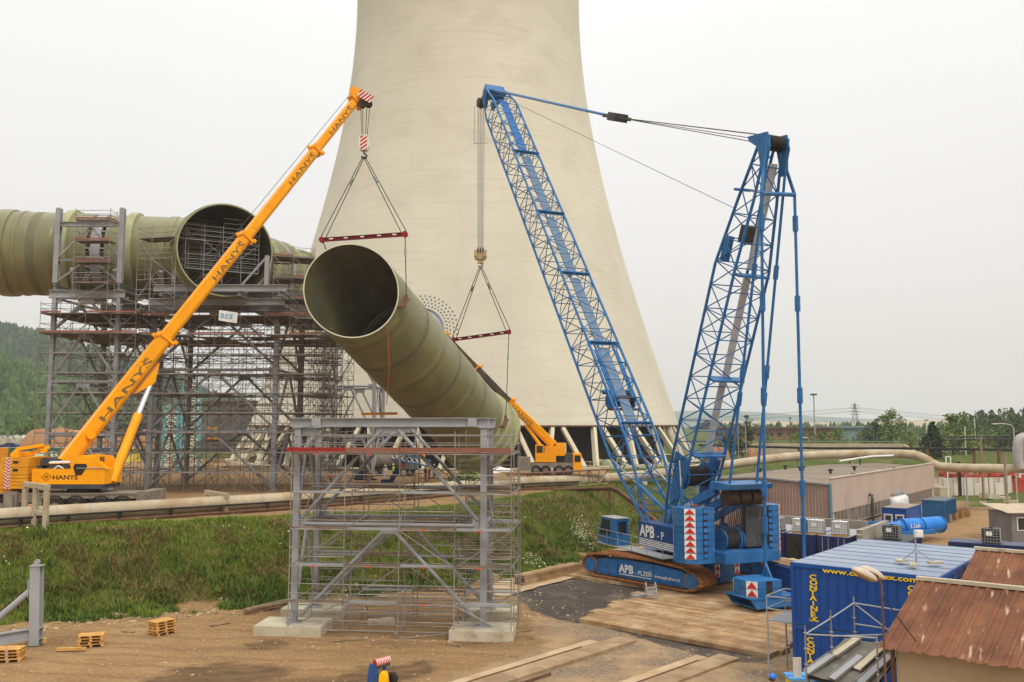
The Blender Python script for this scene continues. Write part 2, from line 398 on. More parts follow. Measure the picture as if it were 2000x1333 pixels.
    dirt = mx(edge('gravel', .5, .9), .88, 1.05, dirt, grav)
    asph = mx(nz(.7, None, 6), .4, .62, S(86, 78, 70), S(70, 64, 60)); asph = mx(nz(.35, (1, .5, 1)), .52, .7, asph, S(134, 116, 94))
    dirt = mx(edge('asphalt', .9, .5), .72, .82, dirt, asph)
    mud = mx(nz(1.2, (.5, 1.5, 1), 6, .2), .4, .62, S(96, 76, 54), S(124, 98, 68))
    dirt = mx(edge('mud', .8, 1.0), 1.0, 1.22, dirt, mud)
    gc = mx(nz(.35), .35, .65, S(62, 78, 24), S(80, 92, 34))
    gc = mx(nz(.55, None, 7), .5, .66, gc, S(112, 96, 58))
    K(mx(a.outputs['Fac'], .2, .8, dirt, gc), b.inputs['Base Color'])
    hs_ = N.new('ShaderNodeMath'); hs_.operation = 'MULTIPLY_ADD'; K(ruts, hs_.inputs[0]); hs_.inputs[1].default_value = -.2; K(nz(1.8, (.6, 1.2, 1), 9, -.1), hs_.inputs[2])
    bp = N.new('ShaderNodeBump'); bp.inputs['Distance'].default_value = .22; K(hs_.outputs[0], bp.inputs['Height']); K(bp.outputs[0], b.inputs['Normal'])
    me.materials.append(m)
    o = bpy.data.objects.new('ground', me); link(o); o['kind'] = 'structure'
build_ground()

def sheet(name, pts, z, m, jitter=.25, seg=.8, kind='structure'):
    """flat laid surface with a ragged edge following the ground"""
    poly = []
    for a, b in zip(pts, pts[1:] + pts[:1]):
        n = max(1, int((b - a).length / seg))
        for i in range(n):
            p = a.lerp(b, i / n); poly.append(V((p.x + random.uniform(-1, 1) * jitter, p.y + random.uniform(-1, 1) * jitter, z)))
    import bmesh
    bm = bmesh.new(); f = bm.faces.new([bm.verts.new(p) for p in poly]); bmesh.ops.triangulate(bm, faces=[f])
    me = bpy.data.meshes.new(name); bm.to_mesh(me); bm.free(); me.materials.append(m)
    o = bpy.data.objects.new(name, me); link(o); o['kind'] = kind; return o
MASPH = mat('asphalt', S(88, 80, 72), S(70, 64, 60), .6, .9, c3=S(122, 106, 88), s3=.35, lo3=.55, hi3=.75, bump=.01, bscale=14)
MPATH = mat('dusty_concrete', S(190, 166, 134), S(166, 140, 108), .4, .9, bump=.01, bscale=8)
MGRAV = mat('gravel', S(152, 134, 114), S(116, 100, 86), 3.5, .95, bump=.05, bscale=5, c3=S(172, 146, 112), s3=.25)
sheet('concrete_path', [G(930, 1160), G(1000, 1128), G(1100, 1100), G(1190, 1075), G(1260, 1060), G(1300, 1080), G(1180, 1115), G(1040, 1152), G(985, 1168)], .075, MPATH, .12)

# ------------------------------------------------------------------ cooling tower
TC = V((-9.0, 172.2)); ZT = 97.0
def tower_r(z): return sqrt(22.9 ** 2 + .162 * (z - ZT) ** 2)
ZL = 11.0
m = bpy.data.materials.new('tower_concrete'); m.use_nodes = True; t = m.node_tree; N = t.nodes; K = t.links.new
b = N['Principled BSDF']; b.inputs['Roughness'].default_value = .85
geo = N.new('ShaderNodeNewGeometry')
def tnz(sc, st, det=6):
    n = N.new('ShaderNodeTexNoise'); n.inputs['Scale'].default_value = sc; n.inputs['Detail'].default_value = det; n.inputs['Roughness'].default_value = .62
    mp = N.new('ShaderNodeMapping'); mp.inputs['Scale'].default_value = st; K(geo.outputs['Position'], mp.inputs[0]); K(mp.outputs[0], n.inputs['Vector']); return n.outputs['Fac']
def tmix(f, lo, hi, c1, c2, k=1.0):
    r = N.new('ShaderNodeMapRange'); r.inputs['From Min'].default_value = lo; r.inputs['From Max'].default_value = hi; r.inputs['To Max'].default_value = k; K(f, r.inputs['Value'])
    x = N.new('ShaderNodeMixRGB'); K(r.outputs[0], x.inputs[0])
    for i, c in ((1, c1), (2, c2)):
        if isinstance(c, tuple): x.inputs[i].default_value = c
        else: K(c, x.inputs[i])
    return x.outputs[0]
c = tmix(tnz(.05, (1, 1, 1.6)), .35, .65, S(205, 198, 178), S(195, 187, 167))
c = tmix(tnz(.55, (.25, .25, 3.2), 8), .5, .8, c, S(178, 169, 147), .5)      # pour bands
c = tmix(tnz(.11, (.8, .8, 1.5), 9), .55, .72, c, S(158, 150, 130), .36)       # grey weathering patches
c = tmix(tnz(.5, (1.4, 1.4, .08), 4), .6, .8, c, S(182, 173, 150), .5)        # faint vertical streaks
wv = N.new('ShaderNodeTexWave'); wv.wave_type = 'BANDS'; wv.bands_direction = 'Z'; wv.inputs['Scale'].default_value = .21; wv.inputs['Distortion'].default_value = 1.4; wv.inputs['Detail'].default_value = 3; wv.inputs['Detail Scale'].default_value = .4; K(geo.outputs['Position'], wv.inputs['Vector'])
c = tmix(wv.outputs['Fac'], .93, 1.0, c, S(178, 170, 150), .2)                # lift joints
c = tmix(tnz(.035, (1, 1, .5), 3), .5, .7, c, S(180, 173, 156), .5)            # broad damp areas
K(c, b.inputs['Base Color'])
MTOWER = m
MCOL = mat('column_concrete', S(214, 204, 176), S(196, 184, 156), .4, .85)
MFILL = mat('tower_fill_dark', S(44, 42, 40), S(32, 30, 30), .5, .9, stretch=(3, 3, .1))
tw = thing('cooling_tower', 'huge pale concrete cooling tower with flared shell rising behind the cranes', 'cooling tower', (TC.x, TC.y, UP))
b = B(); NSEG = 128; zs = [ZL + (112 - ZL) * i / 60 for i in range(61)]
b.lathe((TC.x, TC.y, 0), [(tower_r(z), z) for z in zs] + [(tower_r(112) - .5, 112)] + [(tower_r(z) - .5, z) for z in reversed(zs)] + [(tower_r(ZL), ZL)], NSEG)
obj('shell', b, MTOWER, tw, smooth=True)
b = B(); b.lathe((TC.x, TC.y, 0), [(tower_r(ZL) + .02, ZL + .1), (tower_r(ZL) + .1, ZL + .06), (tower_r(ZL) + .1, ZL - .16), (tower_r(ZL) - .8, ZL - .16), (tower_r(ZL) - .8, ZL + .2)], NSEG)
obj('ring_beam', b, MBROWN, tw, smooth=True)
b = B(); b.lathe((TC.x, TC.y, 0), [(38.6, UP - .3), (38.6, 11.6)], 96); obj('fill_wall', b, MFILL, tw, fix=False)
b = B(); b.lathe((TC.x, TC.y, 0), [(43.6, UP - .4), (43.6, UP + .35), (45.6, UP + .35), (45.6, UP - .4)], 96); obj('foundation_ring', b, MCONC, tw)
n = 34
for i in range(n):
    a0 = 2 * pi * (i + .5) / n + .03
    if sin(a0) > .75: continue                      # the far side of the tower, out of sight
    rt, rb = tower_r(ZL) - .35, 44.5
    top = [V((TC.x + rt * cos(a), TC.y + rt * sin(a), ZL - .3)) for a in (a0 - .022, a0 + .022)]
    bot = [V((TC.x + rb * cos(a), TC.y + rb * sin(a), UP + .3)) for a in (a0 - .068, a0 + .068)]
    for p, q in zip(top, bot): part('column', 'box', q, p, .62, .75, MCOL, tw, up=(cos(a0), sin(a0), 0))
# duct entry high on the shell: steel collar and anchor plates around it
hc = P(813, 646, 134); hz = hc.z
hdir = V((hc.x - TC.x, hc.y - TC.y, 0)).normalized(); hs = V((-hdir.y, hdir.x, 0))
def on_shell(u, w, lift=0):
    z = hz + w; r = tower_r(z) + lift; ang = atan2(hdir.y, hdir.x) + u / r
    return V((TC.x + r * cos(ang), TC.y + r * sin(ang), z))
b = B(); nn = 56
for k in range(nn):
    a, a2 = 2 * pi * k / nn, 2 * pi * (k + 1) / nn
    pr = [(4.05, .02), (4.05, .35), (3.9, .35), (3.3, -1.0)]
    for (r1, l1), (r2, l2) in zip(pr[:-1], pr[1:]):
        b.quad(on_shell(r1 * cos(a), r1 * sin(a), l1), on_shell(r1 * cos(a2), r1 * sin(a2), l1), on_shell(r2 * cos(a2), r2 * sin(a2), l2), on_shell(r2 * cos(a), r2 * sin(a), l2))
collar = obj('duct_collar', b, MSTEEL, tw, smooth=True)
b = B(); b.add([on_shell(4.0 * cos(2 * pi * k / nn), 4.0 * sin(2 * pi * k / nn), .08) for k in range(nn)] + [on_shell(0, 0, .08)], [(k, (k + 1) % nn, nn) for k in range(nn)])
obj('opening_cover', b, mat('collar_throat', S(172, 176, 184), S(150, 154, 164), .4, .5), tw)
b = B()
for ring, rr in enumerate((4.45, 4.95, 5.5, 6.05)):
    nb = 48
    for k in range(nb):
        a = 2 * pi * (k + .5 * (ring % 2)) / nb
        p = on_shell(rr * cos(a), rr * sin(a), .03); b.box(p, (.2, .16, .16), R=Matrix.Rotation(a, 3, hdir))
ap = obj('anchor_plate', b, MDGREY, collar); ap['kind'] = 'stuff'

# ------------------------------------------------------------------ flue ducts
def cyl_axis(d):
    d = V(d).normalized(); h = V((d.y, -d.x, 0)).normalized(); w = h.cross(d); return d, h, (w if w.z > 0 else -w)
def duct_shell(b, p, q, r, n=72, np_=None, nq=None, seg=24, rib=0.0):
    """cylinder surface from p to q, optionally cut by planes with normals np_/nq"""
    p, q = V(p), V(q); d, h, w = cyl_axis(q - p); vs = []
    for k in range(seg + 1):
        t = k / seg
        for i in range(n):
            a = 2 * pi * i / n; off = (h * cos(a) + w * sin(a)) * r
            s0 = 0 if np_ is None else -off.dot(np_) / d.dot(np_)
            s1 = 0 if nq is None else -off.dot(nq) / d.dot(nq)
            rr = 1 + rib * sin(k * 2.4) * .004
            vs.append(p + off * rr + d * s0 * (1 - t) + d * s1 * t + (q - p) * t)
    fs = [(k * n + i, k * n + (i + 1) % n, (k + 1) * n + (i + 1) % n, (k + 1) * n + i) for k in range(seg) for i in range(n)]
    b.add(vs, fs)
    return [vs[i] for i in range(n)], [vs[seg * n + i] for i in range(n)]
def rim(b, outer, inner):
    n = len(outer); b.add(list(outer) + list(inner), [(i, (i + 1) % n, n + (i + 1) % n, n + i) for i in range(n)])
def ring(name, c, d, r0, prof, m, parent, n=72):
    b = B(); b.lathe(c, [(r0 + dr, s) for dr, s in prof], n, d); return obj(name, b, m, parent, smooth=True)
BANDP = [(-.02, -.5), (.10, -.42), (.12, 0), (.10, .42), (-.02, .5)]
def band(c, d, r, w, m, parent, name='joint_band', h=.1):
    return ring(name, c, d, r, [(-.02, -w / 2), (h * .8, -w / 2 + .08), (h, 0), (h * .8, w / 2 - .08), (-.02, w / 2)], m, parent)

# --- the piece hanging from the two cranes
R = 4.5
PN, PF = P(685, 567, 82), P(940, 850, 106)
d, h, w = cyl_axis(PF - PN); view = PN - V((0, 0, CAM_Z)); view.normalize()
nm = (d * .48 + view * .52).normalized()
sd = thing('suspended_duct', 'olive green laminate duct section hanging tilted from two cranes, open end up', 'duct', (PF.x, PF.y, UP))
b = B(); o0, o1 = duct_shell(b, PN, PF, R, np_=nm, seg=30, rib=1); obj('shell', b, MFRP, sd, smooth=True)
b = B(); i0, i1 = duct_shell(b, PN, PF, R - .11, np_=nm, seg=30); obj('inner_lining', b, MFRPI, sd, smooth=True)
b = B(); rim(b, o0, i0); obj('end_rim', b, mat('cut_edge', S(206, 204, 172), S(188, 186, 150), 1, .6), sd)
b = B(); b.lathe(PF - d * .3, [(R - .1, 0), (.01, .05)], 48, d); obj('light_blocking_cover', b, MFRPI, sd)  # disc added at the far end to shut out light and darken the inside
b = B(); rim(b, o1, i1); obj('far_end_rim', b, MFRPL, sd)
for s in (9.0, 14.5, 20): ring('inner_band', PN + d * s, d, R - .12, [(.01, -.4), (-.05, -.35), (-.05, .35), (.01, .4)], MFRPD, sd)
for s, mm, ww in ((7.4, MFRPD, .75), (15.0, MFRPD, .6), (21.6, MFRPD, .5)): band(PN + d * s, d, R, ww, mm, sd, 'dark_band', .03)
for s in (3.2, 11.0, 18.4): band(PN + d * s, d, R, 1.1, MFRP, sd, 'joint_band', .05)
col2 = ring('end_collar', PF - d * 2.6, d, R, [(-.02, -1.2), (.06, -1.1), (.1, -.2), (.42, 0), (.46, .25), (.3, .3), (.28, 2.3), (.62, 2.45), (.64, 2.75), (0, 2.75)], MFRPL, sd)
ring('stiffener_ring', PF - d * 1.3, d, R + .28, [(0, -.18), (.28, -.16), (.28, .16), (0, .18)], MFRPL, col2)
LUGS = []
for s in (2.6, 27.0):
    for sg in (1, -1):
        c = PN + d * (s + (6.5 if sg < 0 and s < 5 else 0)) + h * (sg * (R + .12)); 
        b = B(); b.beam(c - d * .5 - w * .9, c + d * .1 + w * .5, .12, .9, up=h); b.beam(c - w * .3, c + w * .9, .16, .3, up=d); obj('lifting_lug', b, MBROWN, sd)
        LUGS.append(c + w * .8)
# scale strip with brackets along the flank
a = radians(205); strip = (h * cos(a) + w * sin(a))
sp = part('marking_strip', 'box', PN + d * 3.0 + strip * (R + .02), PN + d * 27 + strip * (R + .02), .16, .05, mat('yellow_line', S(176, 160, 72), None, rough=.6), sd, up=strip)
for k in range(9): 
    c = PN + d * (3.4 + k * 2.6) + strip * (R + .1); part('bracket', 'box', c - h * .55 - strip.cross(d) * .0, c + h * .55, .08, .06, MSTEEL, sd)

# --- the long elevated duct coming from the left
ZD = 30.1; RL = 4.6
def dx(px, y): p = P(px, 497, y); return V((p.x, y, ZD))
A, J = dx(-140, 92.2), dx(392, 97.0)
dm, hm, wm = cyl_axis(J - A)
def along(px):       # axis point seen at this column
    t = 0
    for _ in range(60):
        q = A.lerp(J, t); dpx = 1000 + q.x / (q.y * cos(PITCH) + (q.z - CAM_Z) * sin(PITCH)) * FPX; t += (px - dpx) / 560
    return A.lerp(J, t)
g0, g1 = along(192), along(226)
ld = thing('flue_duct', 'long olive green horizontal duct section leaving the picture at the left', 'duct', (A.x + 8, A.y, UP + 19))
b = B(); _, e = duct_shell(b, A, g0, RL, seg=20, rib=1); obj('shell', b, MFRP, ld, smooth=True)
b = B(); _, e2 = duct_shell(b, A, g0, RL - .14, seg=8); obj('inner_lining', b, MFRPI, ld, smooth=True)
b = B(); rim(b, e, e2); obj('end_rim', b, MFRPL, ld)
band(along(22), dm, RL, 1.6, MFRP, ld, h=.22); band(along(55), dm, RL, .5, MFRP, ld, h=.1)
band(along(88), dm, RL, 1.0, MFRPD, ld, 'dark_band', .02); band(along(147), dm, RL, .95, MFRPL, ld, 'raised_collar', .42); band(along(120), dm, RL, .8, MFRP, ld, h=.06)
er = thing('expansion_ring', 'bare pale steel expansion ring in the gap between two duct sections', 'steel ring', (g0.x + 1, g0.y, UP + 21))
b = B(); mid = (g0 + g1) / 2
b.lathe(mid, [(RL - .35, -.5), (RL + .0, -.5), (RL + .0, .5), (RL - .35, .5), (RL - .35, -.5)], 72, dm); obj('ring', b, MSTEEL, er, smooth=True)
for k in range(28):
    a = 2 * pi * k / 28; c = mid + (hm * cos(a) + wm * sin(a)) * (RL - .12); part('spacer', 'box', c - dm * .95, c + dm * .95, .14, .14, MSTEEL, er)
jd = thing('branch_duct', 'olive green branch duct with wide open mouth filled with scaffolding', 'duct', (J.x, J.y, UP + 19))
b = B(); e, _ = duct_shell(b, g1, J + dm * 2, RL, seg=14); obj('shell', b, MFRP, jd, smooth=True)
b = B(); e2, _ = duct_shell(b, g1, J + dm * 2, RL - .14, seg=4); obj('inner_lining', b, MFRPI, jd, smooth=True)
b = B(); rim(b, e, e2); obj('end_rim', b, MFRPL, jd)
band(along(268), dm, RL, 1.0, MFRPL, jd, 'raised_collar', .42); band(along(345), dm, RL, .9, MFRP, jd, h=.12)
MM = P(441, 489, 86.0); ms = V((-.50, .866, .05)).normalized()
MB = MM + ms * 9.5
b = B(); e, _ = duct_shell(b, MM, MB, RL + .15, seg=10, rib=1); st = obj('mouth_stub', b, MFRP, jd, smooth=True)
b = B(); e2, _ = duct_shell(b, MM, MB, RL + .0, seg=6); obj('stub_lining', b, MFRPI, jd, smooth=True)
b = B(); rim(b, e, e2); obj('mouth_rim', b, MFRPL, jd)
b = B(); b.lathe(MM + ms * 9.0, [(RL + .05, 0), (.01, .2)], 48, ms); obj('bulkhead', b, MFRPI, jd)
band(MM + ms * 1.1, ms, RL + .15, 1.1, MFRP, st, 'flange', .12); band(MM + ms * 2.9, ms, RL + .15, .5, MFRPL, st, 'flange', .2)
K0 = V((J.x + 1.5, J.y - 1, ZD)); K1 = P(655, 600, 124); K1.z = ZD - .9
dk = (K1 - K0).normalized()
rd = thing('tower_side_duct', 'olive green duct running from the branch back towards the cooling tower', 'duct', (K0.x, K0.y, UP + 19))
b = B(); duct_shell(b, K0, K1, RL, seg=16, rib=1); obj('shell', b, MFRP, rd, smooth=True)
for s, mm, ww, hh in ((6.5, MFRPL, .8, .35), (10.2, MSTEEL, .5, .18), (12.6, MFRPL, .9, .3), (17.5, MFRP, .8, .3), (22, MFRPL, .8, .3)): band(K0 + dk * s, dk, RL, ww, mm, rd, 'raised_collar', hh)

# --- rigging
S0 = V((12.3, 64.2)); cu = V((-.40, .917)).normalized(); cv = V((cu.y, -cu.x))       # blue crane: slew centre, boom heading, side
U3, V3 = V((cu.x, cu.y, 0)), V((cv.x, cv.y, 0))
def PL(px, py, off=0.0):          # point seen there, in the vertical mid plane of the blue crane (or off to its side)
    r_ = ray(px, py); k = (S0.dot(cv) + off) / (r_.x * cv.x + r_.y * cv.y); return V((r_.x * k, r_.y * k, CAM_Z + r_.z * k))
btip = PL(966, 184); HX = V((btip.x, btip.y, 0)) + U3 * 1.9 - V3 * .35
def sling(name, label, p, q, m=MROPE, r=.045, gap=.0, group=None):
    t = thing(name, label, 'sling', q, 0, group)
    dd = (q - p).normalized(); s = dd.cross(V((0, 1, 0))).normalized() * gap
    if gap: 
        for sg in (1, -1): bar('rope', p + s * sg * .3, q + s * sg, r, m, t)
    else: bar('rope', p, q, r, m, t)
    c = p.lerp(q, .3); bar('shackle', c - dd * .35, c + dd * .35, r * 2.6, MSTEEL, t)
    return t
def spreader(label, a, b_, gp):
    t = thing('spreader_beam', label, 'spreader beam', (a + b_) / 2, 0, gp)
    part('beam', 'h', a, b_, .42, .36, MDRED, t)
    for p in (a, b_): bar('end_plate', p - V((0, .22, 0)), p + V((0, .22, 0)), .3, MDRED, t, 10)
    for f in (.12, .3, .5, .7, .88):
        c = a.lerp(b_, f); part('marker_plate', 'box', c + V((-.2, -.25, 0)), c + V((.2, -.25, 0)), .03, .12, MWHITE, t)
    return t
NL, NR = [V((p.x, p.y, 0)) for p in (LUGS[1], LUGS[0])]; FL, FR = [V((p.x, p.y, 0)) for p in (LUGS[3], LUGS[2])]
zn = P(710, 463, (NL.y + NR.y) / 2).z; zf = P(940, 656, (FL.y + FR.y) / 2).z
nl, nr = V((NL.x, NL.y, zn)), V((NR.x, NR.y, zn + .25)); fl, fr = V((FL.x, FL.y, zf)), V((FR.x, FR.y, zf + .3))
nl, nr = P(629, 469, 85.6), P(791, 458, 82.2); fl, fr = P(886, 664, 105), P(994, 649, 101.6)
spreader('dark red spreader beam hung under the striped yellow crane hook block', nl, nr, None)
spreader('dark red spreader beam hung under the cream hook block of the blue crane', fl, fr, None)
NH = (nl + nr) / 2; NH.z = P(711, 306, NH.y).z; FH = V((HX.x, HX.y, 0)); FH.x = P(938.5, 520, FH.y).x; FH.z = P(938, 520, FH.y).z
for a, b_, lb in ((NH, nl, 'steel rope sling from striped hook block to far end of its spreader'), (NH, nr, 'steel rope sling from striped hook block to near end of its spreader'),
                  (FH, fl, 'steel rope sling from cream hook block to far end of its spreader'), (FH, fr, 'steel rope sling from cream hook block to near end of its spreader')):
    sling('lifting_sling', lb, a, b_, gap=.25)
for a, b_, lb in ((nl, LUGS[1], 'vertical sling from red spreader to far side of raised duct mouth'), (nr, LUGS[0], 'vertical sling from red spreader to near side of raised duct mouth'),
                  (fl, LUGS[3], 'vertical sling from red spreader to far side of lower duct end'), (fr, LUGS[2], 'vertical sling from red spreader to near side of lower duct end')):
    sling('lifting_sling', lb, a, b_, r=.05)
tl = thing('tag_line', 'thin orange tag line dangling from the suspended duct', 'rope', LUGS[0])
b = B(); tp = PN + d * 2.2 + h * (R * .86) - w * (R * .6)
tq = P(755, 790, 86); b.path([tp, tp.lerp(tq, .5) + V((.25, -.3, -.6)), tq], .04, 5); obj('rope', b, mat('orange_rope', S(196, 104, 62), None, rough=.8), tl)

# striped hook block (yellow crane) and cream hook block (blue crane)
def stripes(b, c, ux, uz, wd, ht, n, slope=.6, out=V((0, -1, 0)), th=.01):
    """diagonal bars on a rectangle, clipped to it"""
    ux, uz = V(ux), V(uz)
    st = ht / n
    for k in range(-n, n * 2):
        z0 = k * st * 1.0
        if k % 2: continue
        poly = [(-wd / 2, z0), (wd / 2, z0 + slope * wd), (wd / 2, z0 + slope * wd + st), (-wd / 2, z0 + st)]
        cp = []
        def clip(pl, lim, sgn):
            o = []
            for i in range(len(pl)):
                a, b2 = pl[i], pl[(i + 1) % len(pl)]; ia, ib = sgn * (lim - a[1]) >= 0, sgn * (lim - b2[1]) >= 0
                if ia: o.append(a)
                if ia != ib: tt = (lim - a[1]) / (b2[1] - a[1]); o.append((a[0] + (b2[0] - a[0]) * tt, lim))
            return o
        cp = clip(clip(poly, ht / 2, 1), -ht / 2, -1)
        if len(cp) >= 3: b.prism([V(c) + ux * x + uz * z for x, z in cp], out * th)
hb = thing('hook_block', 'red and white striped crane hook block below the yellow boom tip', 'hook block', NH)
c = NH + V((0, 0, 1.35)); b = B(); b.prism([c + V((x, -.35, z)) for x, z in ((-.35, -.75), (.35, -.75), (.5, -.3), (.5, .45), (.25, .8), (-.25, .8), (-.5, .45), (-.5, -.3))], V((0, .7, 0))); obj('housing', b, MWHITE, hb)
b = B(); stripes(b, c + V((0, -.352, 0)), (1, 0, 0), (0, 0, 1), .68, 1.4, 7, .7, V((0, -1, 0)), .012); obj('stripe', b, MRED, hb)
b = B(); b.path([NH + V((.0, 0, .6)), NH + V((0, 0, .3)), NH + V((.28, 0, .1)), NH + V((.2, 0, -.2)), NH + V((-.15, 0, -.2)), NH + V((-.25, 0, .02))], .09, 6); obj('hook', b, MBLACK, hb)
cb = thing('hook_block', 'cream crane hook block with tackle below the blue boom tip', 'hook block', FH)
c = FH + V((0, 0, 1.3)); b = B(); b.box(c, (1.25, .8, 1.1)); b.box(c + V((0, 0, -.75)), (.7, .5, .5)); b.box(c + V((-.55, -.1, .1)), (.35, 1.0, .8)); b.box(c + V((.55, -.1, .1)), (.35, 1.0, .8)); obj('housing', b, mat('cream_paint', S(206, 184, 140), S(186, 160, 116), 2, .6), cb)
for k in (-1, 0, 1): bar('sheave', c + V((k * .3 - .06, -.1, .45)), c + V((k * .3 + .06, -.1, .45)), .42, MDRUM, cb, 14)
b = B(); b.path([FH + V((0, 0, .6)), FH + V((0, 0, .3)), FH + V((.28, 0, .1)), FH + V((.2, 0, -.2)), FH + V((-.15, 0, -.2)), FH + V((-.25, 0, .02))], .1, 6); obj('hook', b, MSTEEL, cb)

# ------------------------------------------------------------------ steel support towers and scaffolding
def boxes(name, lst, m, parent, limit=280):
    for p, q, a, c in lst[:limit]: part(name, 'box', p, q, a, c, m, parent)
    if lst[limit:]:
        b = B()
        for p, q, a, c in lst[limit:]: b.beam(p, q, a, c)
        o = obj(name, b, m, parent, fix=False); o['kind'] = 'stuff'
def support_tower(name, label, xs, ys, z0, tiers, cw=.42, br=.14, topbeam=True):
    t = thing(name, label, 'support tower', (xs[0], ys[0], z0))
    for x in xs:
        for y in ys:
            part('column', 'h', (x, y, z0), (x, y, tiers[-1]), cw, cw, MSTEEL, t)
            part('base_plate', 'box', (x, y, z0), (x, y, z0 + .08), cw * 1.8, cw * 1.8, MSTEEL, t)
    def face(a, b_):
        for z1, z2 in zip([z0] + tiers[:-1], tiers):
            m = (a + b_) / 2; mt = V((m.x, m.y, z2)); dd = (b_ - a).normalized()
            bar('strut', V((a.x, a.y, z2)), V((b_.x, b_.y, z2)), br, MSTEEL, t, 8)
            for e, sg in ((a, -1), (b_, 1)): bar('brace', V((e.x, e.y, z1 + .3)), mt + dd * sg * .35 - V((0, 0, .35)), br, MSTEEL, t, 8)
            part('gusset', 'box', mt - dd * .7 - V((0, 0, .3)), mt + dd * .7 - V((0, 0, .3)), .06, .6, MSTEEL, t)
            for e, sg in ((a, 1), (b_, -1)): part('gusset', 'box', V((e.x, e.y, z2 - .1)), V((e.x, e.y, z2 - .1)) + dd * sg * .75, .05, .8, MSTEEL, t)
    for y in ys: face(V((xs[0], y, 0)), V((xs[-1], y, 0)))
    for x in (xs[0], xs[-1]): face(V((x, ys[0], 0)), V((x, ys[-1], 0)))
    if topbeam:
        for y in ys: part('top_beam', 'h', (xs[0] - .6, y, tiers[-1] + .4), (xs[-1] + .6, y, tiers[-1] + .4), .5, .8, MSTEEL, t)
        for x in xs: part('cross_beam', 'h', (x, ys[0] - .3, tiers[-1] + 1.1), (x, ys[-1] + .3, tiers[-1] + 1.1), .4, .6, MSTEEL, t)
    return t
def scaffold(name, label, o, rz, xs, ys, zs, decks, m=MSCAF, walk=(), r=.032, diag=.45, guard=True, seed=1, toe=True, drop=0, vis=None, lim=280, group=None, hang=None):
    """tube scaffold: standards, ledgers and guard rails, diagonals, deck boards, toe boards"""
    rnd = random.Random(seed); o = V(o); Rz = Matrix.Rotation(rz, 3, 'Z')
    def W(x, y, z): return o + Rz @ V((x, y, z))
    t = thing(name, label, 'scaffold', o, rz, group)
    ST, LE, DI, DK, TO = [], [], [], [], []
    top = zs[-1] + (1.1 if guard else .15)
    def ok(x, y, z): return vis is None or vis(x, y, z)
    for j, y in enumerate(ys):
        for x in xs:
            z = 0; lo = None
            for za, zb in zip([0] + zs[:-1] + [zs[-1]], zs + [top]):
                if ok(x, y, (za + zb) / 2): ST.append((W(x, y, za), W(x, y, zb + (.15 if zb == top else 0)), r))
    for j, y in enumerate(ys):
        for z in zs:
            for xa, xb in zip(xs[:-1], xs[1:]):
                if not ok((xa + xb) / 2, y, z): continue
                LE.append((W(xa, y, z), W(xb, y, z), r))
                edge = j in (0, len(ys) - 1)
                if edge and z in decks or rnd.random() < .55:
                    LE.append((W(xa, y, z + 1.0), W(xb, y, z + 1.0), r * .9))
                    if edge: LE.append((W(xa, y, z + .5), W(xb, y, z + .5), r * .9))
    for i, x in enumerate(xs):
        for z in zs:
            for ya, yb in zip(ys[:-1], ys[1:]):
                if not ok(x, (ya + yb) / 2, z): continue
                LE.append((W(x, ya, z), W(x, yb, z), r))
                if (z in decks and i in (0, len(xs) - 1)): LE.append((W(x, ya, z + 1.0), W(x, yb, z + 1.0), r * .9)); LE.append((W(x, ya, z + .5), W(x, yb, z + .5), r * .9))
    zz = [0] + zs
    for j, y in enumerate(ys):
        for za, zb in zip(zz[:-1], zz[1:]):
            for xa, xb in zip(xs[:-1], xs[1:]):
                if rnd.random() < diag and ok((xa + xb) / 2, y, (za + zb) / 2):
                    f = rnd.random() < .5; DI.append((W(xa, y, za if f else zb), W(xb, y, zb if f else za), r * .9))
    for i, x in enumerate(xs):
        for za, zb in zip(zz[:-1], zz[1:]):
            for ya, yb in zip(ys[:-1], ys[1:]):
                if rnd.random() < diag * .6 and ok(x, (ya + yb) / 2, (za + zb) / 2):
                    f = rnd.random() < .5; DI.append((W(x, ya, za if f else zb), W(x, yb, zb if f else za), r * .9))
    for z in decks:
        for xa, xb in zip(xs[:-1], xs[1:]):
            for ya, yb in zip(ys[:-1], ys[1:]):
                if not ok((xa + xb) / 2, (ya + yb) / 2, z) or rnd.random() < drop: continue
                n = max(1, round(abs(yb - ya) / .64)); wd = (yb - ya) / n
                for k in range(n):
                    if rnd.random() < .06: continue
                    y = ya + (k + .5) * wd; DK.append((W(xa + .03, y, z + .05), W(xb - .03, y, z + .05 + rnd.uniform(-.01, .02)), abs(wd) * .95, .07))
            if toe and rnd.random() < .75 and ok((xa + xb) / 2, ys[0], z): TO.append((W(xa + .02, ys[0] - .05, z + .2), W(xb - .02, ys[0] - .05, z + .2), .03, .17))
        if toe:
            for x in (xs[0], xs[-1]):
                for ya, yb in zip(ys[:-1], ys[1:]):
                    if rnd.random() < .5 and ok(x, (ya + yb) / 2, z): TO.append((W(x, ya, z + .2), W(x, yb, z + .2), .03, .17))
    WK = []
    for z in walk:
        for xa, xb in zip(xs[:-1], xs[1:]):
            if rnd.random() < .86:
                y_ = ys[0] + .25; WK.append((W(xa + .04, y_, z + .06), W(xb - .04, y_, z + .06), .5, .07))
            for y_ in ys[1:]:
                if rnd.random() < .4: WK.append((W(xa + .04, y_ - .3, z + .06), W(xb - .04, y_ - .3, z + .06), .5, .07))
    boxes('walkway_deck', WK, MSCAF, t, lim)
    bars('standard', ST, m, t, lim); bars('ledger', LE, m, t, lim); bars('diagonal', DI, m, t, lim)
    boxes('deck_board', DK, MDECK, t, lim); boxes('toe_board', TO, MTOE, t, lim)
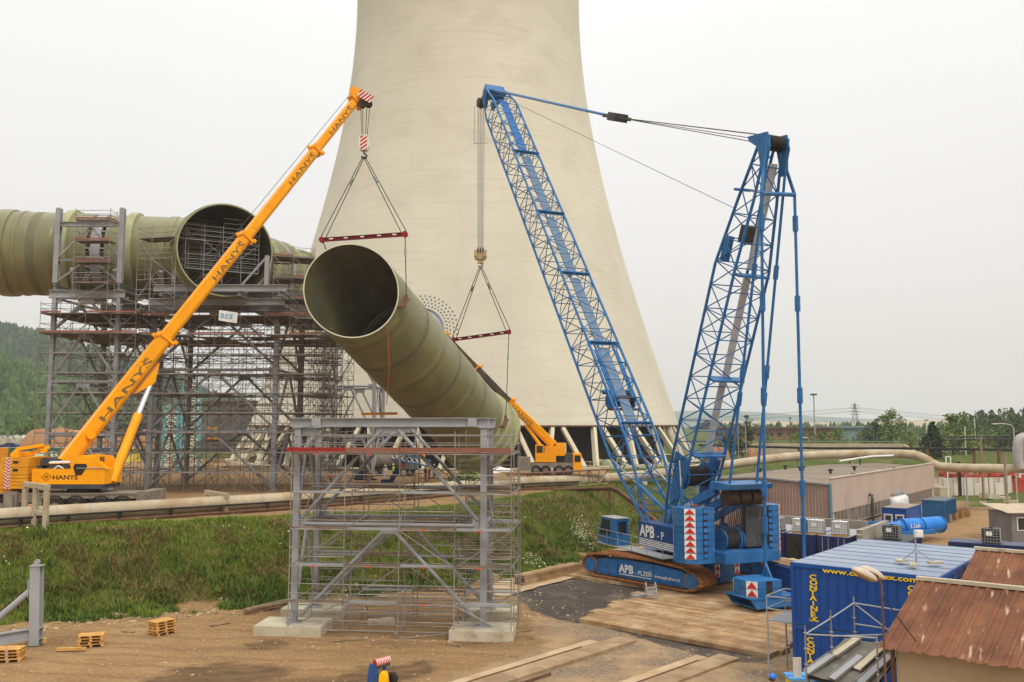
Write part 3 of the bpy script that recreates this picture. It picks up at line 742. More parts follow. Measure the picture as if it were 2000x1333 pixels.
    if ST and ys:
        for x in xs: 
            if ok(x, ys[0], .1): part('base_jack', 'box', W(x, ys[0], -.02), W(x, ys[0], .02), .16, .16, MSCAFD, t)
    return t, W
def ladder(p, q, wv, m, parent, r=.03, rungs=None):
    p, q, wv = V(p), V(q), V(wv); b = B(); b.tube(p - wv / 2, q - wv / 2, r, 5); b.tube(p + wv / 2, q + wv / 2, r, 5)
    n = rungs or int((q - p).length / .3)
    for k in range(1, n): c = p.lerp(q, k / n); b.tube(c - wv / 2, c + wv / 2, r * .8, 5)
    return obj('ladder', b, m, parent, fix=False)

YF = 87.5
def X(px, y, z=UP): q = y * cos(PITCH) + (z - CAM_Z) * sin(PITCH); return (px - 1000) / FPX * q
xl0, xl1 = X(88, YF), X(216, YF)
xr0, xr1 = X(288, 90.5), X(533, 90.5)
support_tower('support_tower', 'grey steel support tower under the left duct, with tall frame rising beside it', [xl0, xl1], [YF, 98.5], UP, [10.2, 15.6, 20.6, 24.2])
support_tower('support_tower', 'wide grey steel support tower carrying the open duct mouth', [xr0, xr1], [90.5, 101], UP, [10.5, 17.0, 23.2], cw=.5, br=.15)
xs2 = [X(628, 112), X(728, 112)]
support_tower('support_tower', 'slim grey steel support tower standing against the cooling tower', xs2, [112, 120], UP, [9.6, 16.2, 22.2], cw=.42, br=.14)
# portal frame holding the duct on the left tower
pf = thing('portal_frame', 'grey steel portal frame clasping the duct at the expansion gap', 'steel frame', (xl0, YF, 25.8))
for y in (YF, 98.5):
    for x in (xl0, xl1): part('column', 'h', (x, y, 25.75), (x, y, 33.6), .5, .5, MSTEEL, pf)
    part('beam', 'h', (xl0, y, 31.9), (xl1, y, 31.9), .35, .5, MSTEEL, pf); part('beam', 'h', (xl0, y, 28.2), (xl1, y, 28.2), .2, .25, MSTEEL, pf)
    mx_ = (xl0 + xl1) / 2
    for x in (xl0, xl1):
        bar('brace', (x, y, 28.3), (mx_, y, 31.7), .11, MSTEEL, pf, 8); bar('brace', (x, y, 25.8), (mx_ + (x - mx_) * .12, y, 28.0), .11, MSTEEL, pf, 8)
# saddles carrying the ducts
for i, (px, lb) in enumerate(((170, 'grey duct saddle with two posts left of the expansion gap'), (250, 'grey duct saddle with two posts right of the expansion gap'), (335, 'grey duct saddle with two posts beside the branch'))):
    c = along(px); t = thing('duct_saddle', lb, 'duct support', (c.x, c.y, 25.2))
    b = B(); 
    for k in range(14):
        a = radians(215 + 110 * k / 13); a2 = radians(215 + 110 * (k + 1) / 13)
        p, q = c + (hm * cos(a) + wm * sin(a)) * (RL + .55), c + (hm * cos(a2) + wm * sin(a2)) * (RL + .55); b.beam(p, q, .5, .7, up=dm.cross((q - p).normalized()))
    obj('cradle', b, MSTEEL, t)
    for sg in (1, -1):
        q = c + hm * sg * 3.4; part('post', 'box', (q.x, q.y, 25.1), (q.x, q.y, ZD - 3.0), .55, .55, MFRPD, t)
# crossing beams below the branch mouth
bm_ = thing('beam_grillage', 'grey steel beam grillage under the open duct mouth', 'steel frame', ((xr0 + xr1) / 2, 88, 24.6))
for z, y0, px0, px1 in ((25.0, 86.2, 300, 560), (23.9, 88.2, 292, 556), (25.0, 91.5, 330, 590)):
    part('beam', 'h', (X(px0, y0, z), y0, z), (X(px1, y0, z), y0, z), .5, .7, MSTEEL, bm_)
for px in (318, 388, 470, 548): part('cross_beam', 'h', (X(px, 86, 25), 85.4, 24.4), (X(px, 86, 25), 92, 24.4), .35, .5, MSTEEL, bm_)
for px, z1 in ((340, 28), (521, 28.5)):
    part('post', 'h', (X(px, 87, 26), 87, 25.3), (X(px, 87, 26), 87, z1), .4, .4, MSTEEL, bm_)
bar('brace', (X(470, 87, 26), 87, 25.3), (X(519, 87, 26), 87, 28.3), .13, MSTEEL, bm_, 8)

# --- scaffolding round the towers
levL = [2.0, 4.0, 6.0, 8.0, 10.0, 12.0, 14.0, 16.0, 18.0]
x0 = X(66, 86.4)
scaffold('tube_scaffold', 'tall tube scaffold around the left support tower, with wide working platform on top', (x0, 85.9, UP), 0, [0, 2.0, 4.55, 7.1, 9.65], [0, 2.5, 6, 10, 13.5], levL, [16.0, 18.0], m=MSCAFD, walk=levL[:-1], seed=3, diag=.65, lim=300, toe=True)
xq = X(262, 88)
levR = [2.0, 4.0, 6.0, 8.0, 10.0, 12.0, 14.0, 16.0, 18.0]
scaffold('tube_scaffold', 'dense wide tube scaffold around the support tower of the open duct mouth', (xq, 87.6, UP), 0, [0, 2.57, 5.14, 7.7, 10.3, 12.85, 15.4, 18.0, 19.6], [0, 2.6, 6.2, 9.8, 13.4], levR, [16.0, 18.0], m=MSCAFD, walk=levR[:-1], seed=5, diag=.62, lim=300, drop=.25)
sc, W = scaffold('tube_scaffold', 'narrow stair scaffold with red boards in front of the expansion gap', (X(140, 85.6, 24), 85.6, 22.5), 0, [0, 3.55], [0, 1.5], [1.0, 3.0, 5.1, 7.3, 9.4], [3.0, 5.1, 7.3, 9.4], seed=8, diag=.9)
for k, (za, zb) in enumerate(((3.1, 5.1), (5.2, 7.3), (7.4, 9.4))): ladder(W(.8 + (k % 2) * 1.0, .7, za), W(1.6 - (k % 2) * .6, .7, zb), (.35, 0, 0), MSCAF, sc)
sc, W = scaffold('tube_scaffold', 'corner tube scaffold with grey platform beside the branch duct', (X(268, 85.5, 24), 85.2, 22.5), radians(-14), [0, 1.6, 4.4], [0, 2.0], [1.2, 3.2, 5.3, 7.4], [7.4], seed=9, diag=.6, toe=False)
ladder(W(.4, .5, 5.3), W(.5, .5, 7.4), (.4, 0, 0), MSCAF, sc); ladder(W(.8, .5, 3.2), W(.7, .5, 5.3), (.4, 0, 0), MSCAF, sc)
def in_mouth(x, y, z):
    p = V((x - 3.85, 0, z - 4.0)); return p.length < 4.2
c = MM + ms * 1.4; hx = V((ms.y, -ms.x, 0)).normalized(); o = c - hx * 3.85; o.z = c.z - 4.0
sc, W = scaffold('tube_scaffold', 'tube scaffold standing inside the open duct mouth', o, atan2(hx.y, hx.x), [.2, 2.0, 3.85, 5.7, 7.5], [0, 1.6], [.5, 2.0, 3.5, 5.0, 6.5], [2.0, 5.0], m=MSTEEL, seed=14, diag=.3, vis=in_mouth, guard=False, toe=False, drop=.4)
scaffold('tube_scaffold', 'stepped tube scaffold with platforms right of the open duct mouth', (X(530, 88, 24), 88.5, 21.4), radians(20), [0, 2.0, 4.2], [0, 2.2, 4.6], [1.0, 3.0, 5.2, 7.4], [3.0, 5.2, 7.4], seed=17, diag=.6)
scaffold('tube_scaffold', 'tall tube scaffold with stair bays beside the tower side duct', (X(588, 97), 97, UP), 0, [0, 1.4, 2.8], [0, 2.5, 5, 8], [2, 4, 6, 8, 10, 12, 14, 16, 18, 20, 22, 24.3], [20, 24.3], m=MSCAFD, walk=[2, 6, 10, 14, 16], seed=19, diag=.6, lim=200)
# banner
bn = thing('banner', 'white cloth banner with pale blue letters tied below the duct mouth', 'banner', (X(445, 86.2, 23.2), 85.3, 22.9))
pb = [P(428, 606, 85.3), P(464, 611, 85.3), P(463, 632, 85.3), P(427, 626, 85.3)]
b = B(); nxb = 8; vsb = []
for j in range(5):
    for i in range(nxb + 1):
        p = pb[0].lerp(pb[1], i / nxb).lerp(pb[3].lerp(pb[2], i / nxb), j / 4); vsb.append(p + V((0, .03 * sin(i * 1.7 + j), 0)))
b.add(vsb, [(j * 9 + i, j * 9 + i + 1, (j + 1) * 9 + i + 1, (j + 1) * 9 + i) for j in range(4) for i in range(nxb)])
obj('cloth', b, MWHITE, bn, smooth=True)
text('lettering', 'acs', pb[3].lerp(pb[0], .3) + V((.12, -.07, 0)), pb[1] - pb[0], (0, 0, 1), 1.0, mat('banner_blue', S(92, 170, 216), None, rough=.7), bn, sx=1.05)

# ------------------------------------------------------------------ wheeled telescopic cranes
def wheel(c, r, wd, parent, rimm):
    """wheel with its axle along y"""
    b = B(); b.lathe(V(c) - V((0, wd / 2, 0)), [(r * .55, 0), (r * .9, 0), (r, wd * .16), (r, wd * .84), (r * .9, wd), (r * .55, wd)], 22, (0, 1, 0))
    for k in range(20):
        a = 2 * pi * k / 20; b.box(V(c) + V((cos(a) * r, 0, sin(a) * r)), (.05, wd * .8, .12), R=Matrix.Rotation(-a, 3, 'Y'))
    w_ = obj('wheel', b, MBLACK, parent, smooth=True)
    b = B(); b.lathe(V(c) - V((0, wd / 2 - .05, 0)), [(.01, -.02), (r * .2, -.04), (r * .24, .04), (r * .45, .06), (r * .52, -.01), (r * .58, 0), (r * .58, wd - .1)], 18, (0, 1, 0)); obj('rim', b, rimm, w_, smooth=True)
    return w_
def boom_section(name, p, q, w_, h_, m, parent, up):
    """telescopic boom section: box with rounded belly"""
    x = (q - p).normalized(); y = V(up).cross(x).normalized(); z = x.cross(y)      # z: towards the back of the boom
    pr = [(-.5, .5), (.5, .5), (.5, -.18), (.42, -.36), (.25, -.48), (0, -.53), (-.25, -.48), (-.42, -.36), (-.5, -.18)]
    b = B(); b.prism([p + y * (u * w_) + z * (v * h_) for u, v in pr], q - p)
    return obj(name, b, m, parent), x, y, z
def boom_collar(p, x, y, z, w_, h_, m, parent):
    b = B()
    b.box(p + z * h_ * .55, (.5, w_ * 1.15, .16), R=Matrix((x, y, z)).transposed()); b.box(p - z * h_ * .58, (.6, w_ * 1.0, .16), R=Matrix((x, y, z)).transposed())
    for s in (1, -1): b.box(p + y * s * w_ * .56, (.22, .1, h_ * 1.2), R=Matrix((x, y, z)).transposed())
    b.box(p + z * h_ * .72 - x * .3, (.25, w_ * .3, .35), R=Matrix((x, y, z)).transposed()); b.box(p - z * h_ * .72 + x * .3, (.3, w_ * .4, .3), R=Matrix((x, y, z)).transposed())
    return obj('boom_collar', b, m, parent)

YC = 67.0
def Q(px, py, y=YC - 1.3): return P(px, py, y)
hc_ = thing('mobile_crane', 'orange yellow telescopic mobile crane with raised boom, parked beside the big pipe', 'mobile crane', (-36, YC, UP))
zc = UP
xw = [Q(px, 985).x for px in (-86, -44, 2, 107, 148, 197, 239)]
for x in xw:
    for yy in (YC - 1.15, YC + 1.15): wheel((x, yy, UP + .72), .72, .45, hc_, MGREYC)
b = B(); xa, xb = -47.0, Q(302, 960).x
b.span((xa, YC - 1.35, UP + 1.35), (xb - 1.1, YC + 1.35, UP + 1.72)); b.span((xa, YC - .7, UP + .75), (xb - .8, YC + .7, UP + 1.4))
b.span((xa, YC - 1.42, UP + 1.66), (xb - .9, YC + 1.42, UP + 1.76))
for i in range(len(xw) - 1):
    if xw[i + 1] - xw[i] > 2.6: b.span((xw[i] + 1.0, YC - 1.3, UP + .55), (xw[i + 1] - 1.0, YC + 1.3, UP + 1.4))
obj('chassis', b, MGREYC, hc_)
for x in xw:
    b = B(); b.prism([V((x + cos(a) * .95, YC - 1.4, UP + .72 + sin(a) * .85)) for a in [pi * k / 8 for k in range(9)]] + [V((x + cos(a) * .82, YC - 1.4, UP + .72 + sin(a) * .76)) for a in [pi * k / 8 for k in range(8, -1, -1)]], V((0, .5, 0)))
    obj('mudguard', b, MBLACK, hc_)
for xo in (xb - .75, Q(24, 960).x):                       # outrigger boxes
    b = B(); b.span((xo - .5, YC - 1.55, UP + .5), (xo + .5, YC + 1.55, UP + 1.9)); b.span((xo - .3, YC - 1.75, UP + .1), (xo + .3, YC - 1.5, UP + 1.6)); ob = obj('outrigger_box', b, MGREYC, hc_)
    b = B()
    for k in range(3): b.span((xo + .05, YC - 1.58, UP + .75 + k * .35), (xo + .3, YC - 1.55, UP + .92 + k * .35))
    obj('vent', b, MBLACK, ob)
    b = B(); b.span((xo + .65, YC - 1.5, UP + .55), (xo + 1.7, YC - .9, UP + 1.1)); obj('outrigger_beam', b, MDGREY, hc_)
    b = B(); b.span((xo + 1.2, YC - 1.53, UP + .45), (xo + 1.75, YC - 1.49, UP + .95)); pl = obj('warning_plate', b, MWHITE, hc_)
    b = B(); stripes(b, V((xo + 1.475, YC - 1.535, UP + .7)), (1, 0, 0), (0, 0, 1), .55, .5, 5, .7); obj('stripe', b, MRED, pl)
b = B(); b.span((xa - 1, YC - 1.35, UP + 1.3), (Q(22, 955).x, YC + 1.35, UP + 2.6)); obj('carrier_bonnet', b, MYEL, hc_)
# slewing superstructure
s0, s1 = Q(64, 935).x, Q(206, 935).x; ym = YC - 1.45
b = B(); b.lathe((s0 + 3.3, YC, UP + 1.76), [(1.2, 0), (1.2, .32)], 24); obj('slew_ring', b, MBLACK, hc_)
b = B(); b.span((s0, ym, UP + 2.42), (s1, YC + 1.45, UP + 3.55)); 
b.prism([V((s0 + 2.9, ym, UP + 3.55)), V((s0 + 5.6, ym, UP + 3.55)), V((s0 + 4.7, ym, UP + 4.45)), V((s0 + 3.6, ym, UP + 4.6)), V((s0 + 2.6, ym, UP + 4.5)), V((s0 + 2.9, ym, UP + 4.0))], V((0, .5, 0)))
b.prism([V((s0 + 2.9, YC + .95, UP + 3.55)), V((s0 + 5.6, YC + .95, UP + 3.55)), V((s0 + 4.7, YC + .95, UP + 4.45)), V((s0 + 3.6, YC + .95, UP + 4.6)), V((s0 + 2.6, YC + .95, UP + 4.5))], V((0, .5, 0)))
sup = obj('superstructure', b, MYEL, hc_)
b = B(); b.span((s0 - .02, ym - .02, UP + 2.08), (s1 - .1, YC + 1.43, UP + 2.4)); obj('skirt', b, MDGREY, hc_)
b = B(); b.prism([V((s0 + 3.3, ym - .02, UP + 3.1)), V((s0 + 3.75, ym - .02, UP + 3.1)), V((s0 + 4.15, ym - .02, UP + 3.75)), V((s0 + 4.05, ym - .02, UP + 3.95)), V((s0 + 3.2, ym - .02, UP + 3.95)), V((s0 + 3.1, ym - .02, UP + 3.7))], V((0, .015, 0))); obj('side_opening', b, MBLACK, sup)
text('lettering', 'HANYŠ', (s0 + 1.55, ym - .005, UP + 2.78), (1, 0, 0), (0, 0, 1), .46, MINK, sup, bold=.02, sx=1.3)
b = B(); lc = V((s0 + 1.1, ym - .01, UP + 2.98))
for k in range(4):
    a, a2 = pi / 2 * k, pi / 2 * (k + 1); b.beam(lc + V((cos(a) * .38, 0, sin(a) * .3)), lc + V((cos(a2) * .38, 0, sin(a2) * .3)), .01, .05, up=(0, 1, 0))
obj('emblem', b, MINK, sup); text('lettering', 'H', lc + V((-.12, -.005, -.12)), (1, 0, 0), (0, 0, 1), .33, MINK, sup, bold=.02)
b = B(); b.span((s1 - 2.1, ym + .1, UP + 3.55), (s1 - .5, ym + 1.0, UP + 4.55)); cabo = obj('operator_cab', b, MYEL, hc_)
b = B(); b.prism([V((s1 - 2.0, ym + .08, UP + 3.75)), V((s1 - .75, ym + .08, UP + 3.75)), V((s1 - .95, ym + .08, UP + 4.45)), V((s1 - 1.9, ym + .08, UP + 4.45))], V((0, .03, 0))); b.span((s1 - .52, ym + .2, UP + 3.7), (s1 - .48, ym + .9, UP + 4.45)); obj('window', b, MGLASS, cabo)
bar('handrail', (s0 + 3.4, ym - .05, UP + 3.62), (s1, ym - .05, UP + 3.62), .03, MSTEEL, hc_)
b = B(); b.tube((s0 + 1.0, YC - .9, UP + 4.0), (s0 + 2.9, YC - .9, UP + 4.05), .13, 8); obj('hydraulic_pipe', b, MCHROME, hc_, smooth=True)
b = B(); b.span((s0 + .1, YC - 1.0, UP + 3.55), (s0 + 2.7, YC + 1.0, UP + 3.8)); b.tube((s0 + .7, YC - 1, UP + 4.0), (s0 + .7, YC + 1, UP + 4.0), .4, 12); obj('winch', b, MDGREY, hc_)
b = B(); b.path([(s0 + 2.3, ym + .1, UP + 3.6), (s0 + 1.9, ym + .1, UP + 3.8), (s0 + 1.6, ym + .1, UP + 3.55)], .05, 6); obj('hose', b, MWHITE, hc_)
# counterweight slabs
c0, c1 = Q(4, 930).x, Q(58, 930).x
zz_ = [2.1, 2.36, 2.62, 2.88, 3.14, 3.72, 4.45]
for z1, z2 in zip(zz_[:-1], zz_[1:]):
    b = B(); b.span((c0, YC - 1.6, UP + z1), (c1, YC + 1.6, UP + z2 - .03)); sl = obj('counterweight_slab', b, MYEL2, hc_)
    if z2 - z1 > .5:
        b = B(); b.span((c0 + .95, YC - 1.62, UP + z1 + .25), (c0 + 1.35, YC - 1.59, UP + z1 + .45)); obj('lifting_pocket', b, MBLACK, sl)
b = B(); b.span((c0 + .38, YC - 1.625, UP + 2.1), (c0 + .8, YC - 1.605, UP + 4.4)); wp = obj('warning_plate', b, MWHITE, hc_)
b = B(); stripes(b, V((c0 + .49, YC - 1.63, UP + 3.25)), (1, 0, 0), (0, 0, 1), .2, 2.28, 19, -.8); stripes(b, V((c0 + .69, YC - 1.63, UP + 3.25)), (1, 0, 0), (0, 0, 1), .2, 2.28, 19, .8); obj('stripe', b, MRED, wp)
b = B(); b.span((c1 - .1, YC - .8, UP + 2.5), (s0 + .1, YC + .8, UP + 3.5)); b.beam((c0 + .3, YC - .7, UP + 4.5), (c0 + .9, YC - .7, UP + 5.1), .25, .3); b.beam((c0 + .9, YC - .7, UP + 5.05), (c0 + 2.6, YC - .5, UP + 5.35), .2, .25); b.beam((c0 + 1.6, YC - .3, UP + 4.7), (c0 + 2.9, YC - .3, UP + 5.2), .2, .3); b.beam((c0 + 2.1, YC - .4, UP + 5.3), (c0 + 2.8, YC - .4, UP + 4.8), .2, .3); b.span((c0 + .5, YC - 1.0, UP + 4.45), (c0 + 1.0, YC + 1.0, UP + 4.8)); obj('derrick_linkage', b, MYEL, hc_)
# telescopic boom
tip = V((NH.x - .9, NH.y - .6, P(694, 203, NH.y).z)); foot = P(128, 905, YC); foot.y = YC
bd = (tip - foot).normalized(); bup = V((0, 0, 1)) - bd * bd.z
def tpx(px):                      # parameter on the boom seen at this column
    lo, hi = 0, 1
    for _ in range(40):
        m_ = (lo + hi) / 2; q = foot.lerp(tip, m_); c = 1000 + q.x / (q.y * cos(PITCH) + (q.z - CAM_Z) * sin(PITCH)) * FPX
        if c < px: lo = m_
        else: hi = m_
    return lo
ts = [0, tpx(322), tpx(480), tpx(617), 1.0]; dims = [(1.0, 1.2), (.88, 1.04), (.78, .94), (.68, .84)]
secs = []
for k in range(4):
    p, q = foot.lerp(tip, ts[k]), foot.lerp(tip, ts[k + 1])
    so, bx, by, bz = boom_section('boom_section', p - bd * (.6 if k else 0), q, dims[k][0], dims[k][1], MYEL, hc_, bup); secs.append(so)
    if k < 3: boom_collar(q, bx, by, bz, dims[k][0], dims[k][1], MYEL, hc_)
front = by if by.y < 0 else -by
# lettering on the flank facing the yard
for k, (pxa, sz) in enumerate(((193, .78), (413, .7), (562, .66), (641, .62))):
    t0 = tpx(pxa); c = foot.lerp(tip, t0)
    text('lettering', 'HANYŠ', c + front * (dims[k][0] / 2 + .006) - bz * .36 * sz, bd, bz, sz, MLETTER, secs[k], bold=.02, sx=2.5 if k == 0 else 2.0)
for k in range(4):               # weld seams / guide strips along the flank
    p, q = foot.lerp(tip, ts[k] + .012), foot.lerp(tip, ts[k + 1] - .012)
    part('guide_strip', 'box', p + front * (dims[k][0] / 2 + .0) - bz * dims[k][1] * .22, q + front * (dims[k][0] / 2) - bz * dims[k][1] * .22, .03, .07, MYEL2, secs[k], up=bz)
b = B(); c = foot.lerp(tip, tpx(172)) + front * .55; b.tube(c, c + front * .35, .32, 12); obj('boom_pin', b, MYEL, secs[0])
b = B(); c = foot.lerp(tip, tpx(270)) - bz * 1.2; b.prism([c + by * -.35 + bd * -1.6 + bz * .4, c + by * -.35 + bd * 1.6 + bz * .4, c + by * -.35 + bd * .2 - bz * .25, c + by * -.35 - bd * .2 - bz * .25], by * .7); obj('cylinder_bracket', b, MYEL, secs[0])
cy1 = c - bz * .1; cy0 = V((Q(203, 940).x, YC, UP + 2.5)); cm = cy0.lerp(cy1, .66)
b = B(); b.tube(cy0, cm, .36, 14); obj('lift_cylinder', b, MYEL, hc_, smooth=True); b = B(); b.tube(cm, cy1, .22, 14); obj('piston_rod', b, MCHROME, hc_, smooth=True)
# boom head with sheaves, striped cheek plate
hd = B(); hd.box(tip + bd * .5 + bz * .1, (1.2, .95, 1.25), R=Matrix((bd, by, bz)).transposed()); hd.beam(tip + bd * .3 + bz * .6, tip + bd * 1.0 + bz * 1.0, .7, .4, up=bz); hd.beam(tip + bd * .7 + bz * .3, tip + V((1.5, .3, .1)), .7, .9, up=bz)
hd.box(tip + bd * .1 - bz * .75, (.7, .7, .35), R=Matrix((bd, by, bz)).transposed()); head = obj('boom_head', hd, MYEL, hc_)
for dxx in (.7, 1.35):
    for yy in (-.2, .2): c = tip + V((dxx, yy, -.35 + .1 * dxx)); bar('sheave', c - V((0, .09, 0)), c + V((0, .09, 0)), .38, MDRUM, hc_, 16)
c = tip + V((1.15, -.55, .35)); ux = V((.86, 0, -.5)); uz = V((.5, 0, .86)); b = B(); b.box(c, (1.5, .03, .8), R=Matrix((ux, V((0, 1, 0)), uz)).transposed()); ck = obj('cheek_plate', b, MWHITE, head)
b = B(); stripes(b, c + V((0, -.02, 0)), uz, ux, .8, 1.5, 9, .4, V((0, -1, 0)), .01); obj('stripe', b, MRED, ck)
for dxx in (.55, .75, 1.2, 1.5):
    p = V((tip.x + dxx, tip.y + .1, tip.z - .2)); bar('hoist_rope', p, V((NH.x + (dxx - 1.0) * .5, NH.y, NH.z + 1.9)), .032, MROPE, hc_)
bar('boom_rope', tip + bz * .8, foot.lerp(tip, .04) + bz * 1.1, .025, MROPE, hc_)

# --- second crane, far side of the hanging duct
Y2 = 119.0
h2 = thing('mobile_crane', 'smaller yellow mobile crane with dark outer boom standing before the tower columns', 'mobile crane', (P(1085, 915, Y2).x, Y2, UP))
def Q2(px, dz): return V((P(px, 905, Y2 - 1.3).x, Y2, UP + dz))
for px in (1047, 1066, 1092, 1110):
    for yy in (-1.1, 1.1): c = Q2(px, .68); wheel((c.x, Y2 + yy, c.z), .68, .45, h2, MGREYC)
xa, xb = Q2(1038, 0).x, Q2(1136, 0).x
b = B(); b.span((xa, Y2 - 1.3, UP + 1.0), (xb - 1.1, Y2 + 1.3, UP + 1.65)); b.span((xa - 1.8, Y2 - 1.3, UP + .6), (xa, Y2 + 1.3, UP + 1.0)); obj('chassis', b, MGREYC, h2)
b = B(); b.span((xb - 1.15, Y2 - 1.25, UP + .7), (xb, Y2 + 1.25, UP + 2.9)); cb2 = obj('carrier_cab', b, MYEL, h2)
b = B(); b.span((xb - .95, Y2 - 1.27, UP + 1.75), (xb - .15, Y2 - 1.24, UP + 2.65)); b.span((xb - .01, Y2 - 1.0, UP + 1.75), (xb + .02, Y2 + 1.0, UP + 2.65)); obj('window', b, MGLASS, cb2)
b = B(); b.span((Q2(1104, 0).x, Y2 - 1.25, UP + 1.66), (Q2(1119, 0).x, Y2 + 1.25, UP + 2.85)); obj('engine_cover', b, MDGREY, h2)
b = B(); b.span((Q2(1046, 0).x, Y2 - 1.3, UP + 1.75), (Q2(1086, 0).x, Y2 + 1.2, UP + 3.0)); b.span((Q2(1064, 0).x, Y2 - 1.3, UP + 3.0), (Q2(1086, 0).x, Y2 + .4, UP + 3.9)); b.span((Q2(1086, 0).x, Y2 - 1.0, UP + 2.6), (Q2(1106, 0).x, Y2 + 1.0, UP + 4.3)); s2 = obj('superstructure', b, MYEL, h2)
b = B(); b.span((Q2(1046, 0).x, Y2 - 1.35, UP + 2.4), (Q2(1062, 0).x, Y2 - .2, UP + 4.1)); c2 = obj('operator_cab', b, MYEL, h2)
b = B(); b.span((Q2(1048, 0).x, Y2 - 1.37, UP + 3.0), (Q2(1060, 0).x, Y2 - 1.34, UP + 3.95)); obj('window', b, MGLASS, c2)
b = B(); b.span((Q2(1010, 0).x, Y2 - 1.2, UP + .9), (Q2(1036, 0).x, Y2 + 1.2, UP + 2.4)); obj('ballast', b, MGREYC, h2)
b = B(); b.span((Q2(1104.5, 0).x, Y2 - 1.03, UP + 3.0), (Q2(1106.2, 0).x, Y2 - 1.0, UP + 4.3)); wp = obj('warning_plate', b, MWHITE, h2)
p2, q2, r2 = V((Q2(1082, 0).x, Y2 - .3, UP + 4.0)), P(996, 787, Y2 + .5), P(868, 655, Y2 + 2)
bd2 = (r2 - p2).normalized(); bu2 = V((0, 0, 1)) - bd2 * bd2.z
o1_, x_, y_, z_ = boom_section('boom_section', p2, q2, .95, 1.15, MYEL, h2, bu2); boom_collar(q2, x_, y_, z_, 1.0, 1.2, MYEL, h2)
DKB = mat('dark_brown_boom', S(96, 76, 58), S(74, 60, 48), 1.0, .6)  # dark brown for the outer boom sections
rm = q2.lerp(r2, .5); boom_section('boom_section', q2, rm, .8, .95, DKB, h2, bu2); boom_collar(rm, x_, y_, z_, .8, .95, MYEL, h2); boom_section('boom_section', rm, r2, .68, .8, DKB, h2, bu2)
boom_collar(r2, x_, y_, z_, .7, .8, MYEL, h2)
fr2 = y_ if y_.y < 0 else -y_
text('lettering', 'HANYŠ', q2.lerp(p2, .06) + fr2 * .485 - z_ * .3, -bd2, (z_ if z_.z > 0 else -z_), .8, MLETTER, o1_, sx=1.5)
b = B(); m_ = p2.lerp(q2, .55) - z_ * .7 if z_.z > 0 else p2.lerp(q2, .55) + z_ * .7
b.tube(V((Q2(1060, 0).x, Y2 - .3, UP + 3.6)), m_, .24, 10); obj('lift_cylinder', b, MYEL, h2, smooth=True)

# ------------------------------------------------------------------ blue crawler crane with superlift mast
def F(a, b_, z): p = S0 + cu * a + cv * b_; return V((p.x, p.y, z))
bc = thing('crawler_crane', 'big blue lattice boom crawler crane with superlift mast on timber mats', 'crawler crane', (S0.x, S0.y, .26))
te = V((.672, -.740)).normalized(); tn = V((-te.y, te.x))                     # track direction and its side (to the far right)
def T(s, n_, z): p = S0 + te * s + tn * n_; return V((p.x, p.y, z))
TE, TN = V((te.x, te.y, 0)), V((tn.x, tn.y, 0))
ZM = .29
prof = [(-4.75, .22), (-5.2, .62), (-5.15, 1.02), (-4.75, 1.36), (-3.7, 1.58), (-1.5, 1.66), (1.5, 1.62), (3.7, 1.46), (4.7, 1.2), (5.2, .82), (5.15, .5), (4.75, .18), (4.0, 0), (-4.0, 0)]
shoe_b = B(); shoe_b.box((0, 0, .0), (.235, 1.9, .09)); shoe_b.box((-.05, 0, .07), (.06, 1.9, .09)); shoe_b.box((0, .42, -.08), (.2, .2, .12)); shoe_b.box((0, -.42, -.08), (.2, .2, .12))
shoe_me = mesh_of('track_shoe', shoe_b, MRUST)
